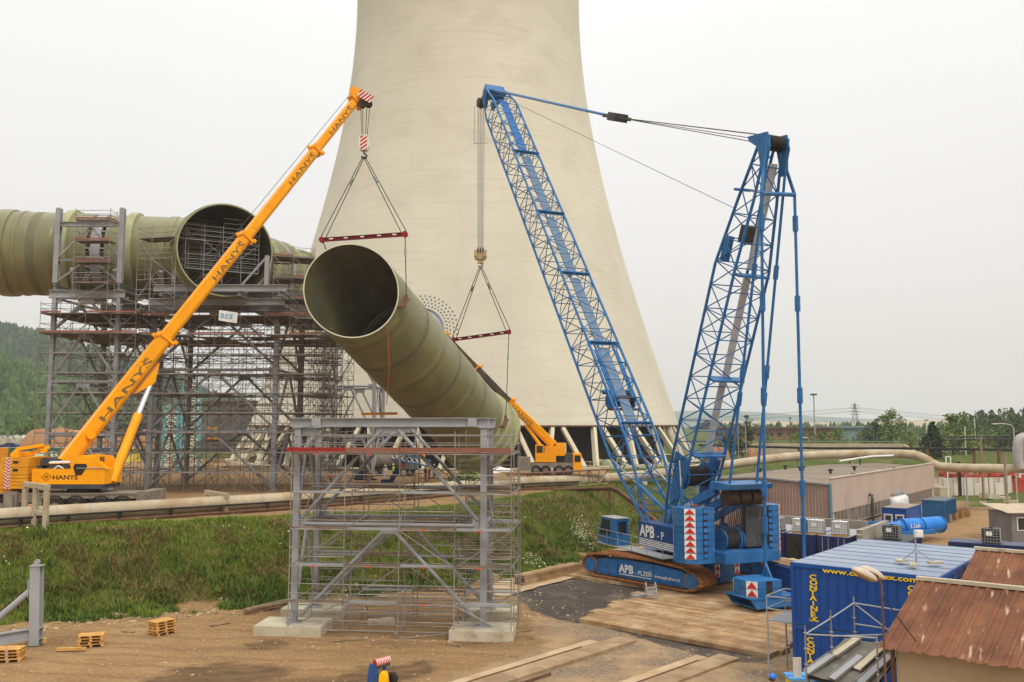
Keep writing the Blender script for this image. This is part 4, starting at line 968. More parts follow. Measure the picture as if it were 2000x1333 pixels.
for nn_ in (-3.95, 3.95):
    pts = [V(p) for p in prof]; per = []
    for a, b_ in zip(pts, pts[1:] + pts[:1]):
        l = (b_ - a).length; per.append((a, b_, l))
    tot = sum(p[2] for p in per); N_ = int(tot / .262); 
    for k in range(N_):
        s = tot * k / N_
        for a, b_, l in per:
            if s <= l: break
            s -= l
        q = a.lerp(b_, s / l); dr = (b_ - a) / l
        x3 = TE * dr.x + V((0, 0, dr.y)); z3 = x3.cross(TN); z3 = z3 if True else z3
        nrm = V((0, 0, 1)) * dr.x - TE * dr.y                       # outward
        Mx = Matrix((x3, TN, nrm)).transposed().to_4x4(); Mx.translation = T(q.x, nn_, ZM + .1 + q.y)
        o = bpy.data.objects.new('track_shoe', shoe_me); link(o, bc); o.matrix_basis = ROOTINV[bc.name] @ Mx
    b = B(); inner = [(-4.5, .28), (-4.35, .95), (-3.5, 1.28), (-1.0, 1.4), (1.5, 1.36), (3.6, 1.2), (4.6, .85), (4.85, .55), (4.3, .24), (3.9, .16), (-3.9, .16)]
    b.prism([T(s, nn_ - .72, ZM + .1 + z) for s, z in inner], TN * 1.44)
    tf = obj('track_frame', b, MBLUE, bc)
    b = B(); b.prism([T(s, nn_ - .78, ZM + .1 + z) for s, z in ((-3.6, .3), (-3.6, .42), (3.7, .42), (3.9, .3))], TN * .06); b.prism([T(s, nn_ - .79, ZM + .1 + z) for s, z in ((-2.1, .22), (-2.1, 1.34), (-1.95, 1.34), (-1.95, .22))], TN * .06); b.prism([T(s, nn_ - .79, ZM + .1 + z) for s, z in ((1.14, .22), (1.14, 1.34), (1.28, 1.34), (1.28, .22))], TN * .06); obj('frame_rib', b, MBLUE, tf)
    for s, z in ((-4.5, .72), (4.5, .68)):
        b = B(); b.tube(T(s, nn_ - .8, ZM + .1 + z), T(s, nn_ + .8, ZM + .1 + z), .62, 20); wl = obj('idler_wheel', b, MRUST, bc, smooth=True)
        b = B(); b.tube(T(s, nn_ - .86, ZM + .1 + z), T(s, nn_ + .86, ZM + .1 + z), .5, 20); obj('hub_cover', b, MBLUE, wl, smooth=True)
    for k in range(11): bar('track_roller', T(-3.7 + k * .74, nn_ - .4, ZM + .3), T(-3.7 + k * .74, nn_ + .4, ZM + .3), .18, MRUST, bc, 10)
    if nn_ < 0:
        text('lettering', 'APB', T(-1.75, nn_ - .80, ZM + .62), TE, (0, 0, 1), .78, MWHITE, tf, bold=.035, sx=.95)
        text('lettering', '- PLZEŇ', T(-.3, nn_ - .80, ZM + .62), TE, (0, 0, 1), .42, MWHITE, tf, bold=.008)
        text('lettering', 'www.apb-plzen.cz', T(1.35, nn_ - .80, ZM + .62), TE, (0, 0, 1), .3, MWHITE, tf, bold=.008)
        b = B(); b.prism([T(s, nn_ - .795, ZM + .46 + z) for s, z in ((-1.75, 0), (-1.75, .05), (1.1, .05), (1.1, 0))], TN * .02); obj('underline', b, MWHITE, tf)
# car body
b = B(); b.prism([T(s, n_, ZM + .75) for s, n_ in ((-1.5, -3.3), (1.5, -3.3), (2.2, -1.4), (2.2, 1.4), (1.5, 3.3), (-1.5, 3.3), (-2.2, 1.4), (-2.2, -1.4))], V((0, 0, .95))); obj('car_body', b, MBLUE, bc)
for sg in (-1, 1):
    b = B(); c = T(sg * 3.2, 0, ZM + 1.0); b.box(c, (1.6, 3.0, 1.0), rz=atan2(te.y, te.x)); b.box(T(sg * 3.2, 0, ZM + .35), (1.9, 2.2, .3), rz=atan2(te.y, te.x)); cwb = obj('car_body_ballast', b, MBLUE, bc)
    for n_ in (-1.2, 1.2):
        for k in range(2):
            z = ZM + .55 + k * .46; c = T(sg * 4.02, n_, z); b = B(); b.prism([c + TN * -.3 , c + TN * .3, c + TN * .3 + V((0, 0, .44)), c - TN * .3 + V((0, 0, .44))], TE * sg * .02); pn = obj('warning_panel', b, MWHITE, bc)
            c = c + TE * sg * .025; b = B(); b.prism([c - TN * .27 + V((0, 0, .03)), c + TN * .27 + V((0, 0, .03)), c + V((0, 0, .41))], TE * sg * .01); obj('triangle', b, MRED, pn)
b = B(); b.lathe((S0.x, S0.y, ZM + 1.7), [(1.7, 0), (1.7, .35)], 30); obj('slew_ring', b, MBLACK, bc)
# superstructure frame
def ubox(b, a0, a1, b0, b1, z0, z1): b.prism([F(a0, b0, z0), F(a1, b0, z0), F(a1, b1, z0), F(a0, b1, z0)], V((0, 0, z1 - z0)))
b = B(); ubox(b, -7.4, 2.4, -1.5, 1.5, 2.35, 3.15); ubox(b, -8.2, -6.2, -2.2, 2.2, 2.45, 3.1); ubox(b, .9, 2.4, -1.75, -1.25, 3.15, 3.75); ubox(b, .9, 2.4, 1.25, 1.75, 3.15, 3.75); obj('slewing_platform', b, MBLUE, bc)
b = B(); ubox(b, -3.6, 1.2, -2.75, -1.56, 2.5, 4.25); ph = obj('machine_house', b, mat('house_blue', S(34, 74, 128), S(28, 62, 112), 1, .5), bc)
text('lettering', 'APB', F(1.0, -2.765, 3.25), -U3, (0, 0, 1), 1.15, MWHITE, ph, bold=.03, sx=.95); text('lettering', '- P', F(-1.25, -2.765, 3.25), -U3, (0, 0, 1), .8, MWHITE, ph)
b = B()
for k in range(4): b.prism([F(1.1, -2.77, 2.62 + k * .13), F(-3.4, -2.77, 2.62 + k * .13), F(-3.4, -2.77, 2.69 + k * .13), F(1.1, -2.77, 2.69 + k * .13)], V3 * .015)
obj('louvre', b, MWHITE, ph)
b = B(); ubox(b, -4.2, 1.2, 1.56, 2.7, 2.5, 3.9); obj('engine_house', b, MBLUE, bc)
b = B(); ubox(b, -4.0, 5.2, -4.1, -2.8, 2.28, 2.34); ww_ = obj('walkway', b, MSTEEL, bc)
def rail(pts, parent, h_=1.05, r_=.028, m_=MSTEEL, name='handrail'):
    b = B()
    for p, q in zip(pts[:-1], pts[1:]):
        p, q = V(p), V(q); b.tube(p + V((0, 0, h_)), q + V((0, 0, h_)), r_, 5); b.tube(p + V((0, 0, h_ * .5)), q + V((0, 0, h_ * .5)), r_, 5)
    for p in pts: b.tube(p, V(p) + V((0, 0, h_)), r_, 5)
    return obj(name, b, m_, parent, fix=False)
rail([F(-3.9, -4.05, 2.34), F(-1.9, -4.05, 2.34), F(.1, -4.05, 2.34), F(2.0, -4.05, 2.34), F(3.6, -4.05, 2.34), F(5.1, -4.05, 2.34), F(5.1, -2.9, 2.34)], bc)
# driver cab
b = B(); ca = [(2.5, 2.38), (4.7, 2.38), (5.0, 3.1), (4.55, 4.3), (2.5, 4.3)]
b.prism([F(a, -3.95, z) for a, z in ca], V3 * 1.15); cabx = obj('operator_cab', b, MBLUE, bc)
b = B(); b.prism([F(a, -3.975, z) for a, z in ((3.3, 3.0), (4.75, 3.0), (4.8, 3.15), (4.42, 4.15), (3.3, 4.15))], V3 * .02); b.prism([F(a, -2.785, z) for a, z in ((2.8, 3.0), (4.75, 3.0), (4.8, 3.15), (4.42, 4.15), (2.8, 4.15))], V3 * .02); b.prism([F(2.485, b_, z) for b_, z in ((-3.75, 3.2), (-3.0, 3.2), (-3.0, 4.1), (-3.75, 4.1))], U3 * -.01); b.quad(F(5.01, -3.85, 3.12), F(5.01, -2.9, 3.12), F(4.59, -2.9, 4.22), F(4.59, -3.85, 4.22)); obj('window', b, MGLASS, cabx)
b = B(); ubox(b, 2.4, 4.6, -4.0, -2.75, 4.3, 4.36); obj('roof_plate', b, MSTEEL, cabx)
# counterweight stacks
for sg in (-1, 1):
    a0, b0 = -6.3, (3.1 if sg < 0 else 2.3)
    def C(a, bb, z): return F(a0 + a, sg * (b0 + bb), z)
    plan = [(-1.0, -.8), (-1.0, .62), (-.45, 1.18), (.75, 1.18), (1.05, .9), (1.05, -.8)]
    b = B(); b.prism([C(a, bb, 2.42) for a, bb in [(-1.05, -.9), (-1.05, .6), (-.5, 1.2), (.8, 1.2), (1.1, .9), (1.1, -.9)]], V((0, 0, .28))); obj('counterweight_tray', b, MBLUE, bc)
    for k in range(8):
        z = 2.71 + k * .405
        b = B(); b.prism([C(a, bb, z) for a, bb in plan], V((0, 0, .385))); sl = obj('counterweight_slab', b, MBLUE, bc)
        n1 = (C(-.45, 1.18, 0) - C(-1.0, .62, 0)).normalized(); 
        def panel(p, q, nm_, w=1.0):
            p, q = V(p), V(q); o_ = (q - p).normalized().cross(V((0, 0, 1))); ctr = F(a0, sg * b0, z)
            if o_.dot((p + q) / 2 - ctr) < 0: o_ = -o_
            bb_ = B(); bb_.prism([p + V((0, 0, .01)), q + V((0, 0, .01)), q + V((0, 0, .375)), p + V((0, 0, .375))], o_ * .012); po = obj('warning_panel', bb_, MWHITE, bc)
            bb_ = B(); g_ = .04; bb_.prism([p.lerp(q, .06) + V((0, 0, .03)) + o_ * .014, p.lerp(q, .94) + V((0, 0, .03)) + o_ * .014, p.lerp(q, .5) + V((0, 0, .36)) + o_ * .014], o_ * .008); obj('triangle', bb_, MRED, po)
        panel(C(-1.0, .66, z), C(-.49, 1.18, z), n1); panel(C(.76, 1.18, z), C(1.04, .92, z), n1)
        b = B(); b.prism([C(-1.012, bb, z + zz1) for bb, zz1 in ((-.25, 0), (.1, 0), (.1, .4), (-.25, .4))], U3 * .02); bl = obj('stacking_recess', b, MBLACK, sl)
        b = B(); c = C(-1.0, -.075, z + .2); b.tube(c, c - U3 * .05, .15, 12); obj('lifting_pin', b, MBLUE2, sl)
    b = B(); c = C(0, 0, 2.71 + 8 * .405); b.box(c + V((0, 0, .06)), (.5, .5, .12)); obj('lifting_eye', b, MBROWN, bc)
# winches and reeving at the rear
for a, m_ in ((-5.2, MDRUM), (-6.6, MBLACK), (-3.6, MDRUM)):
    for bb in (-.7, .7):
        b = B(); b.tube(F(a, bb - .55, 3.75), F(a, bb + .55, 3.75), .58, 18); wd_ = obj('winch_drum', b, m_, bc, smooth=True)
        for e in (-.6, .6):
            p = F(a, bb + e, 3.75); bar('drum_flange', p - V3 * .04, p + V3 * .04, .74, MBLUE, bc, 18)
# A-frame
hdp = PL(1452, 955); ha = (hdp.xy - S0).dot(cu); hz_ = hdp.z
for sg in (-1, 1):
    b = B(); b.beam(F(-1.0, sg * 1.25, 4.9), F(ha + 1.2, sg * 1.25, hz_ - .15), .38, .55); b.beam(F(-1.0, sg * 1.25, 4.9), F(-.6, sg * 1.25, 3.1), .35, .5); ab = obj('gantry_arm', b, MBLUE, bc)
    b = B(); b.beam(F(-2.4, sg * .95, 4.5), F(ha + .8, sg * .95, hz_ - .8), .3, .45); obj('gantry_arm', b, MBLUE, bc)
    bar('gantry_strut', F(-3.3, sg * 1.1, 3.1), F(-3.9, sg * 1.1, 5.6), .12, MBLUE, bc, 8)
    if sg < 0: text('lettering', 'CC2800-1', F(-1.9, -1.25 - .2, 5.06), (F(ha + 1.2, 0, hz_ - .15) - F(-1.0, 0, 4.9)), (0, 0, 1), .5, MWHITE, ab, bold=.0)
b = B(); b.prism([F(ha + 1.4, -1.75, hz_ - .1), F(ha - .7, -1.75, hz_ - .0), F(ha - .9, -1.75, hz_ + .35), F(ha + 1.2, -1.75, hz_ + .45)], V3 * 3.5); obj('gantry_head', b, MBLUE, bc)
for bb in (-.95, 0, .95):
    for k in range(5): p = F(ha + .2, bb - .32 + k * .16, hz_ - .55); bar('sheave', p - V3 * .06, p + V3 * .06, .55, MDRUM, bc, 16)
for k in range(16):
    bb = -1.3 + k * 2.6 / 15
    for da in (-.45, .4): bar('reeving_rope', F(ha + .2 + da, bb, hz_ - .5), F(-6.5 + da, bb * .85, 3.7), .022, MROPE, bc, 5)
b = B(); ubox(b, -7.3, -7.15, .2, 2.4, 3.3, 5.9); ubox(b, -7.3, -5.6, 2.0, 2.1, 3.3, 5.9); obj('rope_guard', b, MDGREY, bc)

# lattice columns
def lattice(name, p, q, st, side, nb, parent, rc=.11, rb=.05, m_=MBLUE, walk=None, extra=True):
    """st: (t, half width, half depth) along p->q; four chords and bracing on four faces"""
    ax = (q - p).normalized(); dp = ax.cross(side).normalized()
    def sec(t):
        for (t0, w0, d0), (t1, w1, d1) in zip(st[:-1], st[1:]):
            if t <= t1 + 1e-9: f = (t - t0) / (t1 - t0); return w0 + (w1 - w0) * f, d0 + (d1 - d0) * f
        return st[-1][1:]
    def pt(t, i):
        w_, d_ = sec(t); sx_, sy_ = ((1, 1), (-1, 1), (-1, -1), (1, -1))[i]; return p.lerp(q, t) + side * w_ * sx_ + dp * d_ * sy_
    b = B(); c = p.lerp(q, .004); b.beam(pt(0, 1), pt(0, 0), rc * 2.2, rc * 2.6); top = obj(name, b, m_, parent)
    ts_ = sorted(set([s_[0] for s_ in st]))
    for i in range(4):
        b = B(); b.path([pt(t, i) for t in ts_], rc, 8); obj('chord', b, m_, top, smooth=True)
    L_ = []
    for k in range(nb):
        t0, t1 = k / nb, (k + 1) / nb
        for i in range(4):
            j = (i + 1) % 4; a_, b_ = (pt(t0, i), pt(t1, j)) if (k + (i // 2)) % 2 else (pt(t0, j), pt(t1, i))
            L_.append((a_, b_, rb))
            L_.append((pt(t1, i), pt(t1, j), rb * .9))
            if extra and i % 2 == 1 and k % 3 == 0: L_.append((pt(t0, j), pt(t1, i), rb * .8) if (k + (i // 2)) % 2 else (pt(t0, i), pt(t1, j), rb * .8))
    bars('brace', L_, m_, top, 300)
    return top, pt, sec, ax, dp
bfoot = F(1.7, 0, 3.45)
BL = (btip - bfoot).length
bt, bpt, bsec, bax, bdp = lattice('boom', bfoot, btip, [(0, 1.45, .12), (.13, 1.5, 1.45), (.15, 1.5, 1.45), (.94, 1.4, 1.35), (1, 1.25, .55)], V3, 30, bc, rc=.115, rb=.046)
up_s = 1 if bdp.z > 0 else -1
# catwalk in the boom, frames at the section joints
for t0, t1 in ((.16, .3), (.31, .45), (.46, .6), (.61, .77), (.78, .95)):
    p, q = bfoot.lerp(btip, t0) + bdp * up_s * 1.05, bfoot.lerp(btip, t1) + bdp * up_s * 1.05
    part('catwalk', 'box', p, q, .95, .06, MBLUE2 if t0 > .7 else mat('catwalk_grating', S(112, 134, 156), S(96, 118, 142), 4, .6), bt, up=bdp)
for t_ in (.155, .305, .455, .605, .775):
    c = bfoot.lerp(btip, t_) + bdp * up_s * 1.4; part('joint_frame', 'box', c - V3 * 1.5, c + V3 * 1.5, .35, .12, MBLUE, bt, up=bax)
    bar('walk_rail', c - V3 * 1.4 + V((0, 0, .5)), c + V3 * 1.4 + V((0, 0, .5)), .025, MSCAF, bt)
for t_, rr in ((.205, .52), ):
    c = bfoot.lerp(btip, t_) + bdp * up_s * .6; b = B(); b.tube(c - V3 * .95, c + V3 * .95, rr, 20); obj('boom_winch', b, MDRUM, bt, smooth=True)
    for e in (-1, 1): bar('drum_flange', c + V3 * (e * 1.0 - .05), c + V3 * (e * 1.0 + .05), rr * 1.35, MBLUE, bt, 20)
    part('winch_frame', 'box', c - V3 * 1.4 + bax * .9, c + V3 * 1.4 + bax * .9, .25, .3, MBLUE, bt, up=bax); part('winch_frame', 'box', c - V3 * 1.4 - bax * .9, c + V3 * 1.4 - bax * .9, .2, .12, MBROWN, bt, up=bax)
for sg in (-1, 1):
    for t0, t1, o1, o2 in ((.135, .29, 1.05, 1.05), (.2, .31, .8, .9)): bar('stiffening_tube', bfoot.lerp(btip, t0) + V3 * sg * o1 + bdp * up_s * 1.3, bfoot.lerp(btip, t1) + V3 * sg * o2 + bdp * up_s * 1.3, .1, MBLUE, bt, 8)
# boom head
b = B(); b.box(btip + bax * .2, (1.3, 2.3, 1.2), R=Matrix((bax, V3, bax.cross(V3))).transposed()); b.beam(btip - V3 * .9, btip - V3 * .9 + U3 * 2.3 - V((0, 0, .7)), .3, 1.0); b.beam(btip + V3 * .9, btip + V3 * .6 + U3 * 2.3 - V((0, 0, .7)), .3, 1.0); b.beam(btip - V3 * .8 + bax * .7, btip - V3 * .8 + bax * 1.5 - U3 * .3, .2, .3); b.beam(btip + V3 * .8 + bax * .7, btip + V3 * .8 + bax * 1.5 - U3 * .3, .2, .3); bh = obj('boom_head', b, MBLUE, bt)
hs_ = V((FH.x, FH.y, btip.z - .6))
for k in range(6): p = hs_ - U3 * .35 + V3 * (-.45 + .18 * k); bar('sheave', p - V3 * .07, p + V3 * .07, .55, MDRUM, bt, 16)
for k in range(5):
    for e in (-.2, .2): p = hs_ + V3 * (-.4 + .2 * k) + U3 * e; bar('hoist_rope', p, FH + V3 * (-.3 + .15 * k) + U3 * e * .7 + V((0, 0, 1.8)), .02, MSTEEL, bc, 5)
bar('limit_switch_line', hs_ + U3 * .9 - V3 * .5, hs_ + U3 * .9 - V3 * .5 - V((0, 0, 4.6)), .025, MROPE, bc); bar('limit_switch_line', hs_ + U3 * .9 - V3 * .5 - V((0, 0, 4.6)), hs_ + V3 * .9 - V((0, 0, 4.6)), .025, MROPE, bc)
# superlift mast
mtip = PL(1507, 275); mfoot = F(-.2, 0, 3.6)
mt_, mpt, msec, max_, mdp = lattice('superlift_mast', mfoot, mtip, [(0, 1.4, .12), (.17, 1.45, 1.0), (.2, 1.45, 1.0), (.70, 1.4, 1.1), (.86, .95, .8), (1, .6, .35)], V3, 17, bc, rc=.105, rb=.045)
ms_ = 1 if mdp.z < 0 else -1
for t0, t1 in ((.2, .42), (.43, .68), (.7, .95)):
    part('catwalk', 'box', mfoot.lerp(mtip, t0) + mdp * ms_ * .5 + V3 * .35, mfoot.lerp(mtip, t1) + mdp * ms_ * .4 + V3 * .3, .6, .05, mat('mast_grating', S(196, 198, 198), S(176, 178, 178), 4, .6), mt_, up=mdp)
c = mfoot.lerp(mtip, .155); b = B(); b.tube(c - V3 * .95, c + V3 * .95, .72, 22); obj('mast_winch', b, MBLACK, mt_, smooth=True)
for e in (-1, 1):
    bar('drum_flange', c + V3 * (e * 1.02 - .06), c + V3 * (e * 1.02 + .06), .95, MBLUE, mt_, 20)
    b = B(); b.prism([c + V3 * e * 1.25 - max_ * 2.2 - mdp * .5, c + V3 * e * 1.25 + max_ * 1.6 - mdp * .9, c + V3 * e * 1.25 + max_ * 1.6 + mdp * .9, c + V3 * e * 1.25 - max_ * 2.2 + mdp * .2], V3 * e * .12); obj('cheek_plate', b, MBLUE, mt_)
for t_ in (.23, .43, .69):
    cc = mfoot.lerp(mtip, t_); w_, d_ = msec(t_); part('joint_frame', 'box', cc - V3 * w_ * .9 + mdp * ms_ * d_, cc + V3 * w_ * .9 + mdp * ms_ * d_, .75, .14, MBLUE, mt_, up=max_)
cc = mfoot.lerp(mtip, .78); b = B(); b.box(cc, (1.2, 1.1, .8), R=Matrix((max_, V3, max_.cross(V3))).transposed()); obj('erection_winch', b, MDGREY, mt_)
b = B(); cc = mfoot.lerp(mtip, .74) - U3 * .0; b.box(cc - V3 * 1.1 - mdp * ms_ * .6, (1.7, .35, .6), R=Matrix((max_, V3, max_.cross(V3))).transposed()); obj('control_box', b, MBLUE, mt_)
cc = mfoot.lerp(mtip, .88) - mdp * ms_ * 1.0; bar('rope_guide_post', cc, cc + U3 * 1.6 + V((0, 0, .5)), .1, MBLUE, mt_, 8)
# mast head
b = B(); b.prism([mtip - V3 * .85 + x_ for x_ in (U3 * 1.3 + V((0, 0, .55)), U3 * -.6 + V((0, 0, .3)), U3 * -.8 + V((0, 0, -.7)), U3 * -.25 + V((0, 0, -2.3)), U3 * .05 + V((0, 0, -2.3)), U3 * .4 + V((0, 0, -.4)), U3 * 1.2 + V((0, 0, .2)))], V3 * .1)
b.prism([mtip + V3 * .7 + x_ for x_ in (U3 * 1.3 + V((0, 0, .55)), U3 * -.6 + V((0, 0, .3)), U3 * -.8 + V((0, 0, -.7)), U3 * -.25 + V((0, 0, -2.3)), U3 * .05 + V((0, 0, -2.3)), U3 * .4 + V((0, 0, -.4)), U3 * 1.2 + V((0, 0, .2)))], V3 * .1); obj('mast_head', b, MBLUE, mt_)
for k in range(8): p = mtip + V3 * (-.5 + k * .14) - U3 * .2 + V((0, 0, -.25)); bar('sheave', p - V3 * .05, p + V3 * .05, .5, MBLACK, mt_, 16)
# pendants boom tip -> block -> mast tip
blk = PL(1206, 230); bp0 = btip + bax * .7 - U3 * .2
for sg in (-1, 1):
    bar('boom_pendant', bp0 + V3 * sg * .75, blk + V3 * sg * .45, .1, MBLUE, bc, 8)
    for dz, o_ in ((.0, .35), (-.35, .2), (-.6, .45)): bar('luffing_rope', blk + V3 * sg * o_, mtip + V3 * sg * .45 + V((0, 0, .3 + dz)), .026, MROPE, bc, 5)
b = B(); dd_ = (mtip - blk).normalized(); b.box(blk, (1.3, 1.3, .7), R=Matrix((dd_, V3, dd_.cross(V3))).transposed()); b.beam(blk - dd_ * 1.5 - V3 * .6, blk + dd_ * .2 - V3 * .6, .15, .3); b.beam(blk - dd_ * 1.5 + V3 * .6, blk + dd_ * 1.2 + V3 * .6, .15, .3); obj('pendant_sheave_block', b, MDGREY, bc)
bar('auxiliary_rope', btip + V3 * .3, PL(1432, 406), .022, MROPE, bc)
# gantry pendants to mast head, superlift pendants with spreader triangle
for sg in (-1, 1):
    p, q = F(ha, sg * 1.1, hz_ + .35), mtip + V3 * sg * .75 - U3 * .7; bar('mast_pendant', p, q, .095, MBLUE, bc, 8)
    for f in (.25, .33, .62): c = p.lerp(q, f); dd_ = (q - p).normalized(); bar('pendant_link', c - dd_ * .45, c + dd_ * .45, .17, MBLUE, bc, 6)
SLW = [PL(1487, 378, -1.6), PL(1552, 381, 1.6)]
for sg, pw, nm_ in ((-1, SLW[0], 0), (1, SLW[1], 1)):
    bar('mast_pendant', mtip + V3 * sg * .7 - U3 * .6, pw.lerp(mtip, .45) + V3 * sg * .2, .1, MBLUE, bc, 8); bar('mast_pendant', pw.lerp(mtip, .45) + V3 * sg * .2, pw, .11, MBLUE, bc, 8)
bar('pendant_spreader', SLW[0], SLW[1], .14, MBLUE, bc, 8)
TRY = V((F(-13.6, 0, 0).x, F(-13.6, 0, 0).y, .3))
PB = [P(1495, 1100, 54.2), P(1571, 1100, 55.6)]
for p, q in zip(SLW, PB):
    bar('superlift_pendant', p, q, .1, MBLUE, bc, 8)
    for f in (.08, .3, .55, .8, .9): c = p.lerp(q, f); dd_ = (q - p).normalized(); bar('pendant_link', c - dd_ * .5, c + dd_ * .5, .18, MBLUE, bc, 6)
# backstop cylinders
for sg in (-1, 1):
    for p, q in ((F(-1.9, sg * 1.3, 4.3), bpt(.13, 0 if sg > 0 else 1)), (F(-2.6, sg * 1.45, 4.6), mfoot.lerp(mtip, .2) + V3 * sg * 1.5)):
        m_ = p.lerp(q, .55); bar('backstop', p, m_, .13, MBLUE, bc, 8); bar('backstop_rod', m_, q, .075, MCHROME, bc, 8)
# superlift counterweight tray (hangs from the pendants just above the mats)
for (pp, lb) in ((PB[0], 'blue superlift counterweight tray with warning triangles, beside the timber mats edge'), (PB[1], 'blue superlift counterweight tray hidden behind the container stack')):
    tr_ = thing('superlift_tray', lb, 'counterweight', (pp.x, pp.y, .3), atan2(cv.y, cv.x))
    o_ = V((pp.x, pp.y, 0)) - V3 * (.9 if pp is PB[0] else -.9) - U3 * .3
    def D(a, bb, z): return o_ + U3 * a + V3 * bb + V((0, 0, z))
    b = B(); b.prism([D(-1.2, bb, z) for bb, z in ((-1.0, .42), (1.9, .42), (2.2, 1.05), (-1.5, 1.05))], U3 * .12); b.prism([D(1.1, bb, z) for bb, z in ((-1.0, .42), (1.9, .42), (2.2, 1.05), (-1.5, 1.05))], U3 * .12); b.prism([D(-1.2, -1.0, .42), D(1.2, -1.0, .42), D(1.2, 1.9, .42), D(-1.2, 1.9, .42)], V((0, 0, .06))); b.prism([D(-1.25, -1.45, 1.0), D(1.25, -1.45, 1.0), D(1.25, 2.1, 1.0), D(-1.25, 2.1, 1.0)], V((0, 0, .08))); obj('tray', b, MBLUE, tr_)
    plan = [(-1.0, -1.2), (-1.0, .4), (-.5, .95), (.5, .95), (1.0, .4), (1.0, -.8), (.6, -1.3), (-.5, -1.3)]
    plan = [(-1.05, -.85), (-1.05, .95), (1.05, .95), (1.05, -.7), (.7, -1.25), (-.5, -1.25)]
    for k in range(2):
        z = 1.09 + k * .47
        b = B(); b.prism([D(a, bb, z) for a, bb in plan], V((0, 0, .45))); obj('counterweight_slab', b, MBLUE, tr_)
        for (p, q) in ((D(-1.05, -.85, z), D(-.5, -1.25, z)), (D(.7, -1.25, z), D(1.05, -.7, z))):
            no = (p + q) / 2 - D(0, 0, z); no.z = 0; no.normalize(); b = B(); b.prism([p, q, q + V((0, 0, .44)), p + V((0, 0, .44))], no * .015); po = obj('warning_panel', b, MWHITE, tr_); b = B(); b.prism([p.lerp(q, .06) + no * .02 + V((0, 0, .03)), p.lerp(q, .94) + no * .02 + V((0, 0, .03)), p.lerp(q, .5) + no * .02 + V((0, 0, .42))], no * .01); obj('triangle', b, MRED, po)
        b = B(); b.prism([D(-1.065, bb, z + zz1) for bb, zz1 in ((-.2, .02), (.25, .02), (.25, .44), (-.2, .44))], U3 * .02); obj('stacking_recess', b, MBLACK, tr_)
    for e in (-.75, .75): bar('hanger', D(e, .9, 1.05), pp, .085, MBLUE, tr_, 8)
    bar('hanger', D(0, .9, 1.0), pp, .06, MBLUE, tr_, 8)

# ------------------------------------------------------------------ free-standing steel frame in front, with its scaffold
ca, cb_, cc_, cd_ = V((-12.0, 48.6, 0)), V((-1.55, 47.5, 0)), V((-11.75, 52.6, 0)), V((-1.3, 52.0, 0))
fz0, fz1 = .52, 11.15
ff = thing('portal_frame', 'free-standing grey galvanised steel frame on concrete blocks in the yard', 'steel frame', (ca + cd_) / 2)
def V4(p, z): return V((p.x, p.y, z))
for p in (ca, cb_, cc_, cd_):
    part('column', 'h', V4(p, fz0 + .06), V4(p, fz1), .35, .35, MSTEEL, ff); part('base_plate', 'box', V4(p, fz0 - .0), V4(p, fz0 + .06), .8, .8, MSTEEL, ff)
    part('cap_plate', 'box', V4(p, fz1), V4(p, fz1 + .05), .55, .55, MSTEEL, ff)
zm = 5.85
for a, c in ((ca, cb_), (cc_, cd_)):
    m_ = (a + c) / 2; dd_ = (c - a).normalized()
    part('top_beam', 'h', V4(a, fz1 + .3) - dd_ * .45, V4(c, fz1 + .3) + dd_ * .3, .38, .5, MSTEEL, ff)
    bar('strut', V4(a, zm) + dd_ * .5, V4(c, zm) - dd_ * .5, .105, MSTEEL, ff, 10)
    for e, sg in ((a, 1), (c, -1)):
        bar('brace', V4(e, fz0 + .35) + dd_ * sg * .35, V4(m_, zm - .45) - dd_ * sg * .4, .105, MSTEEL, ff, 10)
        bar('brace', V4(e, zm + .3) + dd_ * sg * .3, V4(m_, fz1 - .1) - dd_ * sg * .45, .105, MSTEEL, ff, 10)
        part('gusset', 'box', V4(e, zm + .1), V4(e, zm + .1) + dd_ * sg * .6, .04, .75, MSTEEL, ff)
    part('gusset', 'box', V4(m_, zm - .25) - dd_ * .5, V4(m_, zm - .25) + dd_ * .5, .04, .5, MSTEEL, ff); part('gusset', 'box', V4(m_, fz1 - .1) - dd_ * .8, V4(m_, fz1 - .1) + dd_ * .8, .04, .45, MSTEEL, ff)
    for e in (a.lerp(c, .1), a.lerp(c, .94)): part('stiffener', 'box', V4(e, fz1 + .07), V4(e, fz1 + .53), .5, .42, MSTEEL, ff)
for a, c in ((ca, cc_), (cb_, cd_)):
    part('side_beam', 'h', V4(a, fz1 - .2), V4(c, fz1 - .2), .3, .4, MSTEEL, ff); bar('strut', V4(a, zm), V4(c, zm), .1, MSTEEL, ff, 8)
    m_ = (a + c) / 2
    for e in (a, c): bar('brace', V4(e, fz0 + .4), V4(m_, zm - .2), .1, MSTEEL, ff, 8); bar('brace', V4(e, zm + .2), V4(m_, fz1 - .5), .1, MSTEEL, ff, 8)
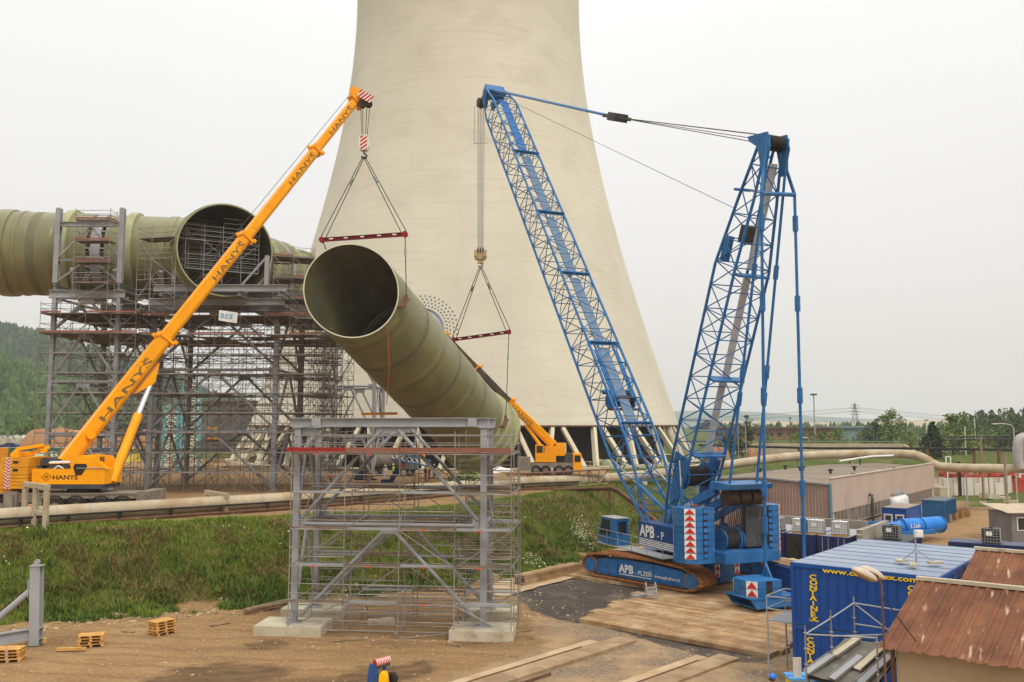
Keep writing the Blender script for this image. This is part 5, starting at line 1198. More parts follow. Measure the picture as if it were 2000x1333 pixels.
# footings
for p, sz, lb in ((ca, (3.7, 2.3), 'concrete block under the near left foot, orange mark on its side'), (cb_, (3.4, 2.2), 'concrete block under the near right foot of the frame'), (cc_, (3.6, 1.8), 'concrete block under the rear left foot, partly behind scaffolding'), (cd_, (3.1, 1.8), 'concrete block under the rear right foot, near the asphalt')):
    b = B(); c = V4(p, .22); b.box(c, (sz[0], sz[1], .6), rz=-.08)
    fo = thing('concrete_footing', lb, 'concrete block', (p.x, p.y, -.08)); obj('block', b, MCONC, fo)
    if p is ca:
        b = B(); q = c + V((-.1, -1.16, .02)); b.box(q + V((-.12, .05, 0)), (.04, .02, .5), rz=-.08); b.box(q + V((.08, .034, 0)), (.04, .02, .5), rz=-.08); obj('paint_mark', b, mat('marking_orange', S(240, 88, 46), None, rough=.6), fo)
# scaffold inside the frame
sx_ = [0, 3.02, 6.04, 9.06, 12.1]; o_ = V((X(568, 47.6, 5), 48.1, .02)); rz_ = atan2(cb_.y - ca.y, cb_.x - ca.x)
fs, W = scaffold('tube_scaffold', 'galvanised tube scaffold built around the free-standing steel frame', o_, rz_, sx_, [-.5, .9, 3.3, 4.4], [.35, 1.75, 3.7, 5.65, 7.6, 9.7], [9.7], m=MSCAF, seed=31, diag=.35, toe=False, r=.03, lim=300)
for k, z in enumerate((1.75, 3.7, 5.65, 7.6)):
    for i in range(4):
        for y in ((-.45, 3.0, 4.1) if (i + k) % 3 else (-.45, 3.0)):
            part('steel_deck', 'box', W(sx_[i] + .05, y + .2, z + .06), W(sx_[i + 1] - .05, y + .2, z + .06), .32, .07, MSTEEL if (i + k) % 2 else MDECK, fs)
for i in range(4): part('toe_board', 'box', W(sx_[i] - (.3 if i == 0 else -.02), -.58, 9.95), W(sx_[i + 1] - .02, -.58, 9.95), .035, .24, mat('toe_board_bright', S(150, 42, 36), S(136, 40, 34), 1, .6) if i == 0 else MTOE, fs)
for k, (za, zb) in enumerate(((.1, 1.75), (1.8, 3.7), (3.75, 5.65), (5.7, 7.6), (7.65, 9.7))): ladder(W(10.4 + .5 * (k % 2), 2.0, za), W(11.0 - .5 * (k % 2), 2.0, zb), (0, .35, 0), MSTEEL, fs)
# stair-like rungs on the right bay
b = B()
for k in range(34): b.tube(W(9.1, .9, .4 + k * .28), W(12.0, .9, .4 + k * .28), .018, 4)
rg = obj('rung', b, MSCAF, fs, fix=False); rg['kind'] = 'stuff'
for k in range(14):
    x_, z_ = random.choice(sx_[:4]), random.choice((1.75, 3.7, 5.65, 7.6, 9.7)); part('coupler_tape', 'box', W(x_ + 1.2, -.53, z_), W(x_ + 1.45, -.53, z_), .03, .06, mat('tape_orange', S(232, 84, 48), None, rough=.6), fs)
for lb, px, py, L_, mm in (('short concrete kerb piece lying between the two near footings', 745, 1221, 1.5, MCONC),):
    c = G(px, py); b = B(); b.box(c + V((0, 0, .15)), (L_, .45, .3), rz=.05); b.box(c + V((.35, .05, .32)), (.7, .35, .12), rz=.2); solo('kerb_stone', lb, 'concrete block', b, mm)

# ------------------------------------------------------------------ pallets
def pallet_proto():
    t = thing('wooden_pallet', 'x', 'pallet', (0, -50, 0))
    for k in range(7): part('deck_board', 'box', (-.6 + .6 / 3.5 * 0 - .0 + 0, -50, 0), (.6, -50, 0), .1, .022, MWOOD, t).matrix_basis = frame_mat((-.6, -.35 + k * .7 / 6, .133), (.6, -.35 + k * .7 / 6, .133), .1, .022)
    for x in (-.52, 0, .52):
        part('stringer_board', 'box', (0, 0, 0), (0, 1, 0), .1, .02, MWOOD, t).matrix_basis = frame_mat((x, -.4, .11), (x, .4, .11), .12, .022)
        part('stringer_board', 'box', (0, 0, 0), (0, 1, 0), .1, .02, MWOOD, t).matrix_basis = frame_mat((x, -.4, .011), (x, .4, .011), .12, .022)
        for y in (-.34, 0, .34): part('block', 'box', (0, 0, 0), (0, 1, 0), .1, .02, MWOOD, t).matrix_basis = frame_mat((x, y, .022), (x, y, .1), .14, .1)
    return t
PAL = pallet_proto(); pal_used = [False]
def pallet_stack(px, py, n, rz, place, lay=None):
    c = G(px, py, .02); z = ground_z(c.x, c.y) + .02
    for k in range(n):
        where = 'topmost' if k == n - 1 else ('lowest' if k == 0 else ('second' if k == 1 else ('third' if k == 2 else 'fourth')) + ' from the ground')
        lb = f'pale wooden pallet, {where} in the stack {place}'
        loc = (c.x + random.uniform(-.05, .05), c.y + random.uniform(-.05, .05), z + k * .148); r_ = rz + random.uniform(-.06, .06)
        if not pal_used[0]: pal_used[0] = True; PAL.location = loc; PAL.rotation_euler = (0, 0, r_); PAL['label'] = lb; PAL['group'] = 'stacked wooden pallets'
        else: copy_tree(PAL, loc, r_, lb)
pallet_stack(316, 1238, 5, 1.0, 'topped with rubble')
pallet_stack(178, 1262, 4, .35, 'beside the loose baulk')
pallet_stack(18, 1290, 4, .2, 'under the grey beam')
# loose timbers and steel piece at the left
c = G(140, 1268, .1); b = B(); b.box(c, (1.4, .14, .14), rz=.12); solo('timber_baulk', 'pale timber baulk lying before the middle pallet stack', 'timber', b, MWOOD)
c = G(80, 1254, .1); b = B(); b.box(c + V((0, 0, .05)), (.5, .4, .25), rz=.6); solo('timber_offcut', 'short timber offcut at the foot of the grey steel post', 'timber', b, MWOOD)
sb = G(70, 1262); st_ = thing('braced_steel_post', 'grey steel post with diagonal brace and beam, lying upright beside the grass', 'steel frame', (sb.x, sb.y, 0))
top_ = P(72, 1106, sb.y); part('post', 'h', V((sb.x, sb.y, .05)), top_, .52, .42, MSTEEL, st_); part('cap_plate', 'box', top_, top_ + V((0, 0, .05)), .6, .5, MSTEEL, st_); bar('lifting_eye', top_ + V((0, -.05, .2)), top_ + V((0, .05, .2)), .15, MSTEEL, st_, 10)
be = P(-60, 1258, sb.y - 1.2); part('beam', 'h', be, V((sb.x - .25, sb.y, .62)), .3, .55, MSTEEL, st_)
bar('brace', P(-70, 1265, sb.y - .6), V((top_.x - .1, top_.y, top_.z - 1.1)), .16, MSTEEL, st_, 10); part('gusset', 'box', top_ - V((.28, 0, 1.5)), top_ - V((.28, 0, .7)), .05, .5, MSTEEL, st_)
for zz1 in (.35, .9): part('stiffener', 'box', V((sb.x, sb.y, zz1)), V((sb.x, sb.y, zz1 + .03)), .5, .4, MSTEEL, st_)
b = B(); c = G(14, 1275, .62); b.beam(c + V((0, -.1, .35)), c + V((0.05, -.12, -.5)), .06, .01, up=(1, 0, 0)); solo('ratchet_strap', 'grey ratchet strap with orange end tying the beam to its pallets', 'strap', b, MSTEEL)
# old logs / sleepers by the footing
for (p0, p1, rr, lb) in (((478, 1194), (570, 1172), .17, 'long weathered log lying along the foot of the bank'), ((505, 1188), (560, 1178), .11, 'thin weathered log beside the long one')):
    a, c = G(*p0, .2), G(*p1, .25); b = B(); b.tube(a, c, rr, 10, rr * .85); solo('log', lb, 'log', b, mat('old_wood', S(150, 128, 98), S(118, 98, 74), 3, .9, bump=.01), smooth=True)

# ------------------------------------------------------------------ timber crane mats
MO = G(1130, 1207, .27); e1 = V((.745, -.667, 0)); e2 = V((.667, .745, 0)); mrz = atan2(e1.y, e1.x)
mat_mesh = {}
def crane_mat(s0, s1, t0, wd, z, lb, gp):
    c = V((MO.x, MO.y, 0)) + e1 * (s0 + s1) / 2 + e2 * (t0 + wd / 2); L_ = s1 - s0
    t = thing('timber_mat', lb, 'timber mat', (c.x, c.y, z), mrz + random.uniform(-.006, .006), gp)
    n = 4
    for k in range(n):
        y = -wd / 2 + (k + .5) * wd / n; e_ = random.uniform(-.06, .06); zt = random.uniform(-.012, .012)
        part('plank', 'box', (0, 0, 0), (1, 0, 0), 1, 1, MMAT, t).matrix_basis = frame_mat((-L_ / 2 + e_, y, .125 + zt), (L_ / 2 + e_ * .5, y, .125 + zt), wd / n - .015, .23)
wd = .98
for j in range(25):
    t0 = j * 1.0
    if j < 11: spans = [(-.18 * t0 + random.uniform(-.5, .4), 5.3), (5.33, 11.7 + random.uniform(-.3, .2))]
    elif j < 14: spans = [(-10.2, -4.6), (-4.55, .9), (.95, 6.4), (6.45, 12.4)]
    elif j < 19: spans = [(-7.8 + .0 * j, -2.2), (-2.15, 3.4), (3.45, 9.0), (9.05, 14)]
    else: spans = [(-8.2, -2.5), (-2.45, 3.2), (3.25, 8.9), (8.95, 14)]
    for i, (s0, s1) in enumerate(spans):
        ORD = 'front,second,third,fourth,fifth,sixth,seventh,eighth,ninth,tenth,eleventh,twelfth,thirteenth,fourteenth,fifteenth,sixteenth,seventeenth,eighteenth,nineteenth,twentieth,twenty-first,twenty-second,twenty-third,twenty-fourth,rearmost'.split(',')
        side = (('asphalt side half', 'container side half') if len(spans) == 2 else ('end towards the grass bank', 'inner mat on the bank side', 'inner mat on the container side', 'end towards the containers'))[i]
        crane_mat(s0, s1, t0, wd, .0, f'timber crane mat in the {ORD[j]} row, {side}', 'timber crane mats')
# stack of baulks next to the asphalt and loose mats on the far track side
for k in range(3):
    for i in range(3):
        a, c = G(1020, 1143, .1), G(1135, 1117, .1); dd_ = (c - a).normalized(); n_ = V((-dd_.y, dd_.x, 0))
        part_l = thing('timber_baulk', f'blue-ended timber baulk, {("bottom", "middle", "top")[k]} layer, {("asphalt side", "centre", "bank side")[i]} of pile beside the asphalt', 'timber', (a.x, a.y, .08 + k * .26), atan2(dd_.y, dd_.x), 'timber baulks piled beside the asphalt')
        p = a + n_ * (i * .3) + V((0, 0, k * .26 - .0)) + dd_ * random.uniform(-.15, .15); L_ = (c - a).length
        part('timber', 'box', p, p + dd_ * L_, .28, .24, MMAT, part_l); part('painted_end', 'box', p - dd_ * .012, p, .28, .24, mat('end_blue', S(86, 108, 128), S(130, 92, 66), 3, .8), part_l)
# concrete strips with steel rails in the yard
for (p0, p1, wd_, lb) in (((935, 1345), (1225, 1252), 1.15, 'long worn concrete strip with rusty rail in the gravel yard'), ((1270, 1345), (1425, 1287), 1.1, 'short worn concrete strip with rusty rail in the gravel yard')):
    a, c = G(*p0, -.03), G(*p1, -.03); dd_ = (c - a).normalized(); n_ = V((-dd_.y, dd_.x, 0)); t = thing('concrete_strip', lb, 'concrete strip', (a.x, a.y, 0), 0)
    L_ = (c - a).length; k = 0; s = -2.0
    while s < L_:
        e_ = min(s + 1.9, L_); p, q = a + dd_ * s, a + dd_ * e_; part('slab', 'box', p + V((0, 0, .0)), q, wd_, .3, mat('worn_slab', S(166, 142, 110), S(140, 116, 88), .8, .9, rand=.1, bump=.01), t); s += 1.93
    for o1 in (wd_ / 2 + .04, ): bar('rail', a + dd_ * -2 + n_ * o1 + V((0, 0, .16)), a + dd_ * (L_ * .72) + n_ * o1 + V((0, 0, .16)), .045, MBROWN, t)
    b = B(); p = a + n_ * (-wd_ / 2 - .5) - dd_ * 2; b.beam(p, p + dd_ * L_ * .5, .08, .3); obj('side_rail', b, MBROWN, t)
    p2 = a + n_ * (wd_ / 2 + .42) - dd_ * 2; part('slab', 'box', p2, p2 + dd_ * (L_ * .86 + 2), .62, .26, MPATH, t)
# step stand on the mats and aluminium plank
c = G(1272, 1168, .27); t = thing('step_stand', 'grey tubular step stand with handrail at the edge of the mats', 'step stand', c)
b = B()
for e in (-.3, .3):
    p = c + V((e, 0, 0)); b.path([p + V((0, .5, 0)), p + V((0, .45, .9)), p + V((0, .1, .95)), p + V((0, -.35, .4)), p + V((0, -.4, 0))], .03, 6)
for z, y in ((.25, -.35), (.45, -.2), (.65, 0)): b.box(c + V((0, y, z)), (.6, .22, .04))
obj('frame', b, MSTEEL, t)
c = G(1255, 1163, .3); b = B(); b.box(c, (1.6, .35, .12), rz=.5); solo('aluminium_plank', 'short aluminium plank lying beside the step stand', 'plank', b, MSTEEL)
# small machine at the bottom edge: striped roller on blue A-frame, yellow cover, wheel
c = G(742, 1372, 0); t = thing('trailer_machine', 'blue wheeled machine with red and white striped roller and yellow cover', 'machine', c)
def mp(px, py, dy=0): return P(px, py, c.y + dy)
a, d_ = mp(732, 1296, .1), mp(760, 1288, .5); n = 9
for k in range(n):
    p, q = a.lerp(d_, k / n), a.lerp(d_, (k + .55) / n); bar('roller_stripe', p, q, .15, MRED if True else MWHITE, t, 12)
    bar('roller_stripe', q, a.lerp(d_, (k + 1) / n), .145, MWHITE, t, 12)
bar('roller_axle', a.lerp(d_, -.12) - V((0, 0, .16)), d_ - V((0, 0, .16)), .1, MDGREY, t, 8)
b = B(); b.beam(mp(729, 1298, .1), mp(718, 1380, 0), .3, .22); b.beam(mp(733, 1302, .1), mp(744, 1380, 0), .12, .3); b.beam(mp(750, 1300, .5), mp(760, 1380, .4), .12, .28); b.beam(mp(717, 1378, 0), mp(770, 1378, .3), .4, .3); b.span(mp(715, 1360, -.3), mp(768, 1385, .8)); obj('support_frame', b, mat('machine_blue', S(48, 84, 140), S(40, 72, 124), 2, .5), t)
b = B(); p = mp(749, 1318, -.1); b.prism([p + V((x, -.15, z)) for x, z in ((-.16, 0), (-.1, .06), (.08, .06), (.16, -.1), (.26, -1.0), (-.1, -1.0), (-.18, -.3))], V((0, .5, 0))); obj('engine_cover', b, mat('machine_yellow', S(250, 186, 8), None, rough=.4), t)
q = mp(764, 1325, .45); b = B(); b.lathe(q - V((0, .13, 0)), [(.08, 0), (.2, 0), (.25, .05), (.25, .2), (.2, .26), (.08, .26)], 20, (.3, 1, 0)); obj('wheel', b, MBLACK, t, smooth=True)

# ------------------------------------------------------------------ pink hall
ZR = 5.5
h0, h1_ = G(1620, 947, ZR), G(1823, 913, ZR); hl = (h1_ - h0); HL = hl.length; hl.normalize(); hsd = V((-hl.y, hl.x, 0)); HW = 14.0
hall = thing('industrial_hall', 'low pinkish clad industrial hall with flat grey felt roof', 'hall', ((h0 + hl * HL / 2 + hsd * HW / 2).x, (h0 + hl * HL / 2 + hsd * HW / 2).y, 0))
def H(s, w_, z): p = h0 + hl * s + hsd * w_; return V((p.x, p.y, z))
b = B(); b.prism([H(.05, .05, -.2), H(HL - .05, .05, -.2), H(HL - .05, HW - .05, -.2), H(.05, HW - .05, -.2)], V((0, 0, ZR - .1))); obj('wall', b, MPINK, hall)
b = B(); zr = ZR + .1
b.add([H(-.1, -.0, zr - .12), H(HL, 0, zr - .12), H(HL, HW / 2, zr + .28), H(-.1, HW / 2, zr + .28), H(HL, HW + .1, zr - .12), H(-.1, HW + .1, zr - .12)], [(0, 1, 2, 3), (3, 2, 4, 5)]); rf = obj('roof', b, MROOFG, hall)
for w_, z_, q in ((.6, .02, 0), (4.2, .2, 0), (9, .2, 1), (12.5, .05, 0)):
    for s in (9 + w_, 26 - w_):
        p = H(s, w_, zr + z_); b = B(); b.lathe(p, [(.14, 0), (.14, .3), (.32, .33), (.27, .48), (.12, .54), (.01, .55)], 12); obj('roof_vent', b, MBLACK, rf, smooth=True)
# long wall: smooth panels above, glazing band below
npan = 9
for k in range(npan): s0, s1 = HL * k / npan, HL * (k + 1) / npan; part('wall_panel', 'box', H(s0 + .015, -.04, 4.45), H(s1 - .015, -.04, 4.45), .1, 3.3, MPINK, hall)
part('parapet_cap', 'box', H(-.1, -.04, 6.1), H(HL, -.04, 6.1), .3, .1, MCONC, hall)
nwin = 34
for k in range(nwin):
    s0 = 1.5 + (HL - 3) * k / nwin; w_ = (HL - 3) / nwin
    part('window_pane', 'box', H(s0 + .06, -.02, 2.1), H(s0 + w_ - .06, -.02, 2.1), .03, 1.3, mat('hall_glass', S(96, 92, 84), S(128, 122, 112), .8, .25, rand=.25), hall)
    part('mullion', 'box', H(s0, -.06, 1.42), H(s0, -.06, 2.8), .1, .09, MPINKD, hall)
part('window_sill', 'box', H(1.2, -.08, 1.4), H(HL - 1.2, -.08, 1.4), .16, .1, MPINKD, hall)
b = B(); b.path([H(12, -.5, 0), H(12, -.5, 3.3), H(12.1, -.45, 3.7), H(12.4, -.1, 3.8)], .16, 10); obj('flue_pipe', b, mat('flue_green', S(92, 96, 84), S(74, 76, 66), 1, .6), hall, smooth=True)
for k in range(44): part('cladding_rib', 'box', H(-.03, .15 + k * (HW - .3) / 43, .0), H(-.03, .15 + k * (HW - .3) / 43, ZR - .12 + .38 * (1 - abs(k / 43 - .5) * 2)), .1, .12, MPINKD, hall)
b = B(); b.add([H(-.02, 0, 0), H(-.02, HW, 0), H(-.02, HW, zr - .15), H(-.02, HW / 2, zr + .24), H(-.02, 0, zr - .15)], [(0, 1, 2, 3, 4)]); obj('gable_cladding', b, MPINKD, hall)
for w0, w1, z0, z1 in ((0, HW / 2, zr - .12, zr + .28), (HW / 2, HW, zr + .28, zr - .12)): part('gable_trim', 'box', H(-.12, w0, z0 + .06), H(-.12, w1, z1 + .06), .2, .16, MSTEEL, hall)
part('corner_trim', 'box', H(-.1, -.1, 0), H(-.1, -.1, zr), .22, .22, mat('trim_teal', S(84, 128, 142), None, rough=.6), hall); part('corner_trim', 'box', H(-.1, HW, 0), H(-.1, HW, zr), .2, .2, mat('trim_teal', S(84, 128, 142)), hall)
b = B(); b.path([H(-.5, 6.2, 2.2), H(-.5, 6.2, 4.6), H(-.5, 6.4, 4.95), H(-.3, 6.9, 5.0)], .13, 8); obj('vent_pipe', b, MBROWN, hall, smooth=True)
hrz = atan2(hl.y, hl.x)
# ------------------------------------------------------------------ containers, tanks and stores in front of the hall
def container(name, label, c, rz, L_, W_, H_, m, roofm=None, ribs=True, doors=False, group=None, cat='container', ribm=None):
    """local: length along x, front (door) end at -x"""
    t = thing(name, label, cat, c, rz, group); b = B(); b.box((0, 0, H_ / 2 + .06), (L_ - .12, W_ - .12, H_ - .2)); obj('body', b, m, t, local=True)
    b = B()
    for x in (-1, 1):
        for y in (-1, 1): b.box((x * (L_ / 2 - .08), y * (W_ / 2 - .08), H_ / 2), (.16, .16, H_))
    for z in (.08, H_ - .09):
        for y in (-1, 1): b.box((0, y * (W_ / 2 - .06), z), (L_ - .32, .12, .16))
        for x in (-1, 1): b.box((x * (L_ / 2 - .06), 0, z), (.12, W_ - .32, .16))
    obj('frame', b, m, t, local=True)
    b = B(); b.box((0, 0, H_ - .02), (L_ - .14, W_ - .14, .06)); rf_ = obj('roof', b, roofm or m, t, local=True)
    if ribs:
        n = int(L_ / .28)
        for k in range(n):
            x = -L_ / 2 + .2 + (L_ - .4) * (k + .5) / n
            for y in (-1, 1): part('wall_rib', 'box', (0, 0, 0), (0, 0, 1), 1, 1, m, t).matrix_basis = frame_mat((x, y * (W_ / 2 - .055), .17), (x, y * (W_ / 2 - .055), H_ - .18), .13, .05, up=(1, 0, 0))
    if doors:
        for y in (-1, 1):
            o = part('door', 'box', (0, 0, 0), (0, 0, 1), 1, 1, m, t); o.matrix_basis = frame_mat((-L_ / 2 + .04, y * W_ / 4, .18), (-L_ / 2 + .04, y * W_ / 4, H_ - .2), .07, W_ / 2 - .2)
            o.matrix_basis = frame_mat((-L_ / 2 + .04, y * W_ / 4, .18), (-L_ / 2 + .04, y * W_ / 4, H_ - .2), W_ / 2 - .2, .07, up=(1, 0, 0))
            for dy in (-.25, .2): part('lock_rod', 'cyl', (0, 0, 0), (0, 0, 1), 1, 1, MSTEEL, t).matrix_basis = frame_mat((-L_ / 2 - .02, y * W_ / 4 + dy, .1), (-L_ / 2 - .02, y * W_ / 4 + dy, H_ - .1), .025, .025)
    return t
def loc_text(body, p, xd, yd, size, m, t, bold=0, sx=1, ext=.006):
    M = t.matrix_basis if False else (Matrix.Translation(t.location) @ Matrix.Rotation(t.rotation_euler.z, 4, 'Z'))
    R3 = M.to_3x3(); return text('lettering', body, M @ V(p), R3 @ V(xd), R3 @ V(yd), size, m, t, bold, sx=sx, ext=ext)
# the blue stack at the right: four side by side, two high
k0, k1, k2 = G(1543, 1096, 5.36), G(1815, 1127, 5.36), G(1672, 1053, 5.36)
ex = V((.775, -.632, 0)).normalized(); ey = V((-ex.y, ex.x, 0)); krz = atan2(ex.y, ex.x)
ROW = ('front', 'second', 'third', 'rearmost')
for i in range(4):
    for lv in range(2):
        c = k0 + ex * 3.03 + ey * (1.22 + i * 2.46); c = V((c.x, c.y, .02 + lv * 2.67))
        lb = f'blue site container, {ROW[i]} of its row, {"upper" if lv else "lower"} level of the big stack'
        t = container('site_container', lb, c, krz, 6.06, 2.43, 2.62, MCBLUE, MCROOF, ribs=False, group='blue container stack')
        if lv: 
            for y in (.0, 1.14):
                b = B(); b.box((0, y, 2.632), (5.9, .035 if y < 1 else .06, .02)); obj('roof_seam', b, mat('roof_seam', S(96, 106, 124), None, rough=.6), t, local=True)
        if i == 0:
            for x in [-2.6 + k * .4 for k in range(14)]: part('panel_joint', 'box', (0, 0, 0), (0, 0, 1), 1, 1, MCBLUE, t).matrix_basis = frame_mat((x, -1.165, .2), (x, -1.165, 2.4), .05, .02, up=(1, 0, 0))
            for xx in ((-2.05, 1.95) if lv else (-2.25,)):
                for q, ch in enumerate('CONTAINEX'): loc_text(ch, (xx - (.06 if ch == 'I' else .16), -1.19, 1.98 - q * .222), (1, 0, 0), (0, 0, 1), .285, MCYEL, t, .03, 1.55 if ch != 'I' else 1.3)
            if lv:
                loc_text('www.containex.com', (-1.6, -1.225, 2.33), (1, 0, 0), (0, 0, 1), .29, MCYEL, t, .022, 1.6)
                loc_text('Telefon', (-2.28, -1.19, .2), (1, 0, 0), (0, 0, 1), .13, MCYEL, t, .004, 1.1)
                loc_text('01/02 15', (-2.28, -1.19, .07), (1, 0, 0), (0, 0, 1), .13, MCYEL, t, .004, 1.1)
                loc_text('2011154', (2.6, -1.19, 2.25), (1, 0, 0), (0, 0, 1), .1, MWHITE, t, 0, 1.2)
        # end wall windows and small lamps on the right hand ends
        b = B(); b.box((3.035, 0, 1.55), (.02, 1.2, 1.1)); wn = obj('window', b, MWHITE, t, local=True); b = B(); b.box((3.05, 0, 1.55), (.02, 1.0, .9)); obj('pane', b, MGLASS, wn, local=True)
# landing with handrail beside the upper container
lp = thing('landing_platform', 'grey grating landing with tubular handrail beside the upper blue container', 'landing', (k0 - ex * .8 + ey * 1.0).xyz)
pa = V((k0.x, k0.y, 2.55)) - ex * .06 + ey * .35
b = B(); b.prism([pa, pa + ey * 2.2, pa + ey * 2.2 - ex * 1.25, pa - ex * 1.25], V((0, 0, .06))); obj('grating', b, MSTEEL, lp)
rail([pa - ex * .02, pa - ex * 1.22, pa - ex * 1.22 + ey * 2.15, pa - ex * .02 + ey * 2.15], lp, 1.1, .03, MSTEEL)
for q in (pa - ex * 1.2, pa - ex * 1.2 + ey * 2.1): bar('post', V((q.x, q.y, 0)), q, .04, MSTEEL, lp)
# floodlight on the roof
fc = G(1790, 1102, 5.42); t = thing('floodlight_mast', 'white floodlight on a tripod mast with concrete feet on the container roof', 'floodlight', fc)
bar('mast', fc, fc + V((0, 0, 1.35)), .035, MSTEEL, t); 
for a in (0, 2.1, 4.2):
    e_ = fc + V((cos(a) * .8, sin(a) * .6, .06)); bar('leg', fc + V((0, 0, .6)), e_, .02, MSTEEL, t); b = B(); b.box(e_ + V((0, 0, -.0)), (.55, .3, .1), rz=a * .3); obj('foot_weight', b, MCONC, t)
b = B(); b.box(fc + V((.12, -.05, 1.28)), (.32, .2, .3)); b.box(fc + V((.12, -.16, 1.28)), (.27, .03, .25)); obj('lamp_head', b, MWHITE, t)
# intermediate bulk containers
def ibc(label, c, rz, tankm, cagem):
    t = thing('bulk_tank', label, 'tank', c, rz, 'caged liquid tanks'); b = B(); b.box((0, 0, .07), (1.2, 1.0, .05)); 
    for y in (-.42, 0, .42): b.box((0, y, .02), (1.2, .12, .08))
    obj('pallet_base', b, MWOOD if tankm is MWATER else MDGREY, t, local=True)
    b = B(); b.box((0, 0, .62), (1.12, .92, .96)); b.lathe((0, 0, 1.1), [(.14, 0), (.14, .08), (.01, .09)], 12); obj('tank', b, tankm, t, local=True)
    b = B()
    for z in (.16, .36, .56, .76, .96, 1.1):
        for y in (-.49, .49): b.tube((-.59, y, z), (.59, y, z), .014, 4)
        for x in (-.59, .59): b.tube((x, -.49, z), (x, .49, z), .014, 4)
    for k in range(7):
        for y in (-.49, .49): b.tube((-.59 + k * 1.18 / 6, y, .1), (-.59 + k * 1.18 / 6, y, 1.12), .014, 4)
        for x in (-.59, .59): b.tube((x, -.49 + k * .98 / 6, .1), (x, -.49 + k * .98 / 6, 1.12), .014, 4)
    cg = obj('cage', b, cagem, t, local=True, fix=False)
    b = B(); b.box((-.1, -.505, .75), (.4, .015, .3)); obj('label_plate', b, MWHITE, t, local=True)
    return t
MBTANK = mat('tank_black', S(30, 32, 34), None, rough=.4)
drz = hrz + pi / 2
# row of dark store containers with concrete walls
r0 = G(1497, 1037, 2.62); rdir = V((.80, -.60, 0)).normalized(); rback = V((.60, .80, 0)); rrz = atan2(rback.y, rback.x)
NAM = ('beside the crane counterweights', 'with its door standing open', 'next to the concrete pillar')
for i in range(3):
    c = r0 + rdir * (.2 + i * 2.55) + rback * 3.05
    t = container('store_container', f'navy blue store container under the caged tanks, {NAM[i]}', (c.x, c.y, 0), rrz, 6.06, 2.44, 2.55, MCBLUED, MSTEEL, ribs=True, doors=(i != 1), cat='container')
    if i == 1:
        b = B(); b.box((-3.0, .55, 1.3), (.1, 1.05, 2.2)); obj('doorway_shade_panel', b, MBLACK, t, local=True); b = B(); b.box((-3.3, -.62, 1.3), (.07, 1.05, 2.2)); obj('door', b, MCBLUED, t, local=True)  # black panel stands in for the shade inside the open doorway
    else:
        b = B(); b.box((-3.06, .5, 1.2), (.01, .5, .3)); obj('sticker', b, MCYEL, t, local=True)
pw = r0 + rdir * 7.2 - rback * .3
b = B(); b.prism([pw, pw + rdir * .45, pw + rdir * .45 + rback * 7, pw + rback * 7], V((0, 0, 1))); 
b = B(); b.prism([V((p.x, p.y, -.1)) for p in (pw, pw + rdir * .45, pw + rdir * .45 + rback * 8, pw + rback * 8)], V((0, 0, 3.35))); obj_w = solo('concrete_wall', 'grey concrete partition wall with step rungs between the store containers', 'wall', b, mat('grey_concrete', S(158, 148, 134), S(140, 130, 116), .5, .9))
q = r0 + rback * 7.6 - rdir * 3.5
b = B(); b.prism([V((p.x, p.y, -.1)) for p in (q, q + rdir * 9.4, q + rdir * 9.4 + rback * .35, q + rback * .35)], V((0, 0, 3.2))); solo('concrete_wall', 'long grey concrete wall behind the caged white tanks', 'wall', b, MATS['grey_concrete'])
b = B(); bq = V((r0.x, r0.y, 0)) - rdir * .3
for k in range(8): b = B()
ts = thing('step_rungs', 'row of white step rungs fixed to the end of the concrete partition', 'rungs', (pw.x, pw.y, .3))
for k in range(8): part('rung', 'box', V((pw.x, pw.y, .5 + k * .4)) + rdir * .08 - rback * .08, V((pw.x, pw.y, .5 + k * .4)) + rdir * .38 - rback * .08, .12, .05, MWHITE, ts)
for k, (s, lb, tm, cm) in enumerate(((.6, 'grey caged tank at the crane end of the row on the store containers', MSTEEL, MSTEEL), (2.6, 'white caged tank in the middle of the row on the store containers', MWATER, MSTEEL), (3.85, 'white caged tank on wooden base, third in the row on the store containers', MWATER, MSTEEL), (5.7, 'white caged tank near the concrete partition on the store containers', MWATER, MSTEEL))):
    c = r0 + rdir * s + rback * .75; ibc(lb, (c.x, c.y, 2.59), rrz - pi / 2 + .03 * k, tm, cm)
q = pw + rdir * 2.0 + rback * 1.6
for i in range(1):
    c = pw + rdir * (1.9 + i * 2.6) + rback * 4.2; t = container('store_container', f'navy blue store container right of the partition, {"against it" if i == 0 else "behind the blue crane parts"}', (c.x, c.y, 0), rrz, 6.06, 2.44, 2.3, MCBLUED, MDGREY, doors=True)
    loc_text('LI', (-3.09, .9, 1.45), (0, -1, 0), (0, 0, 1), .3, MWHITE, t)
ibc('black caged tank with yellow sticker beside the concrete partition', (q.x + .8, q.y + 1.4, 2.34), rrz - pi / 2, MBTANK, MSTEEL)
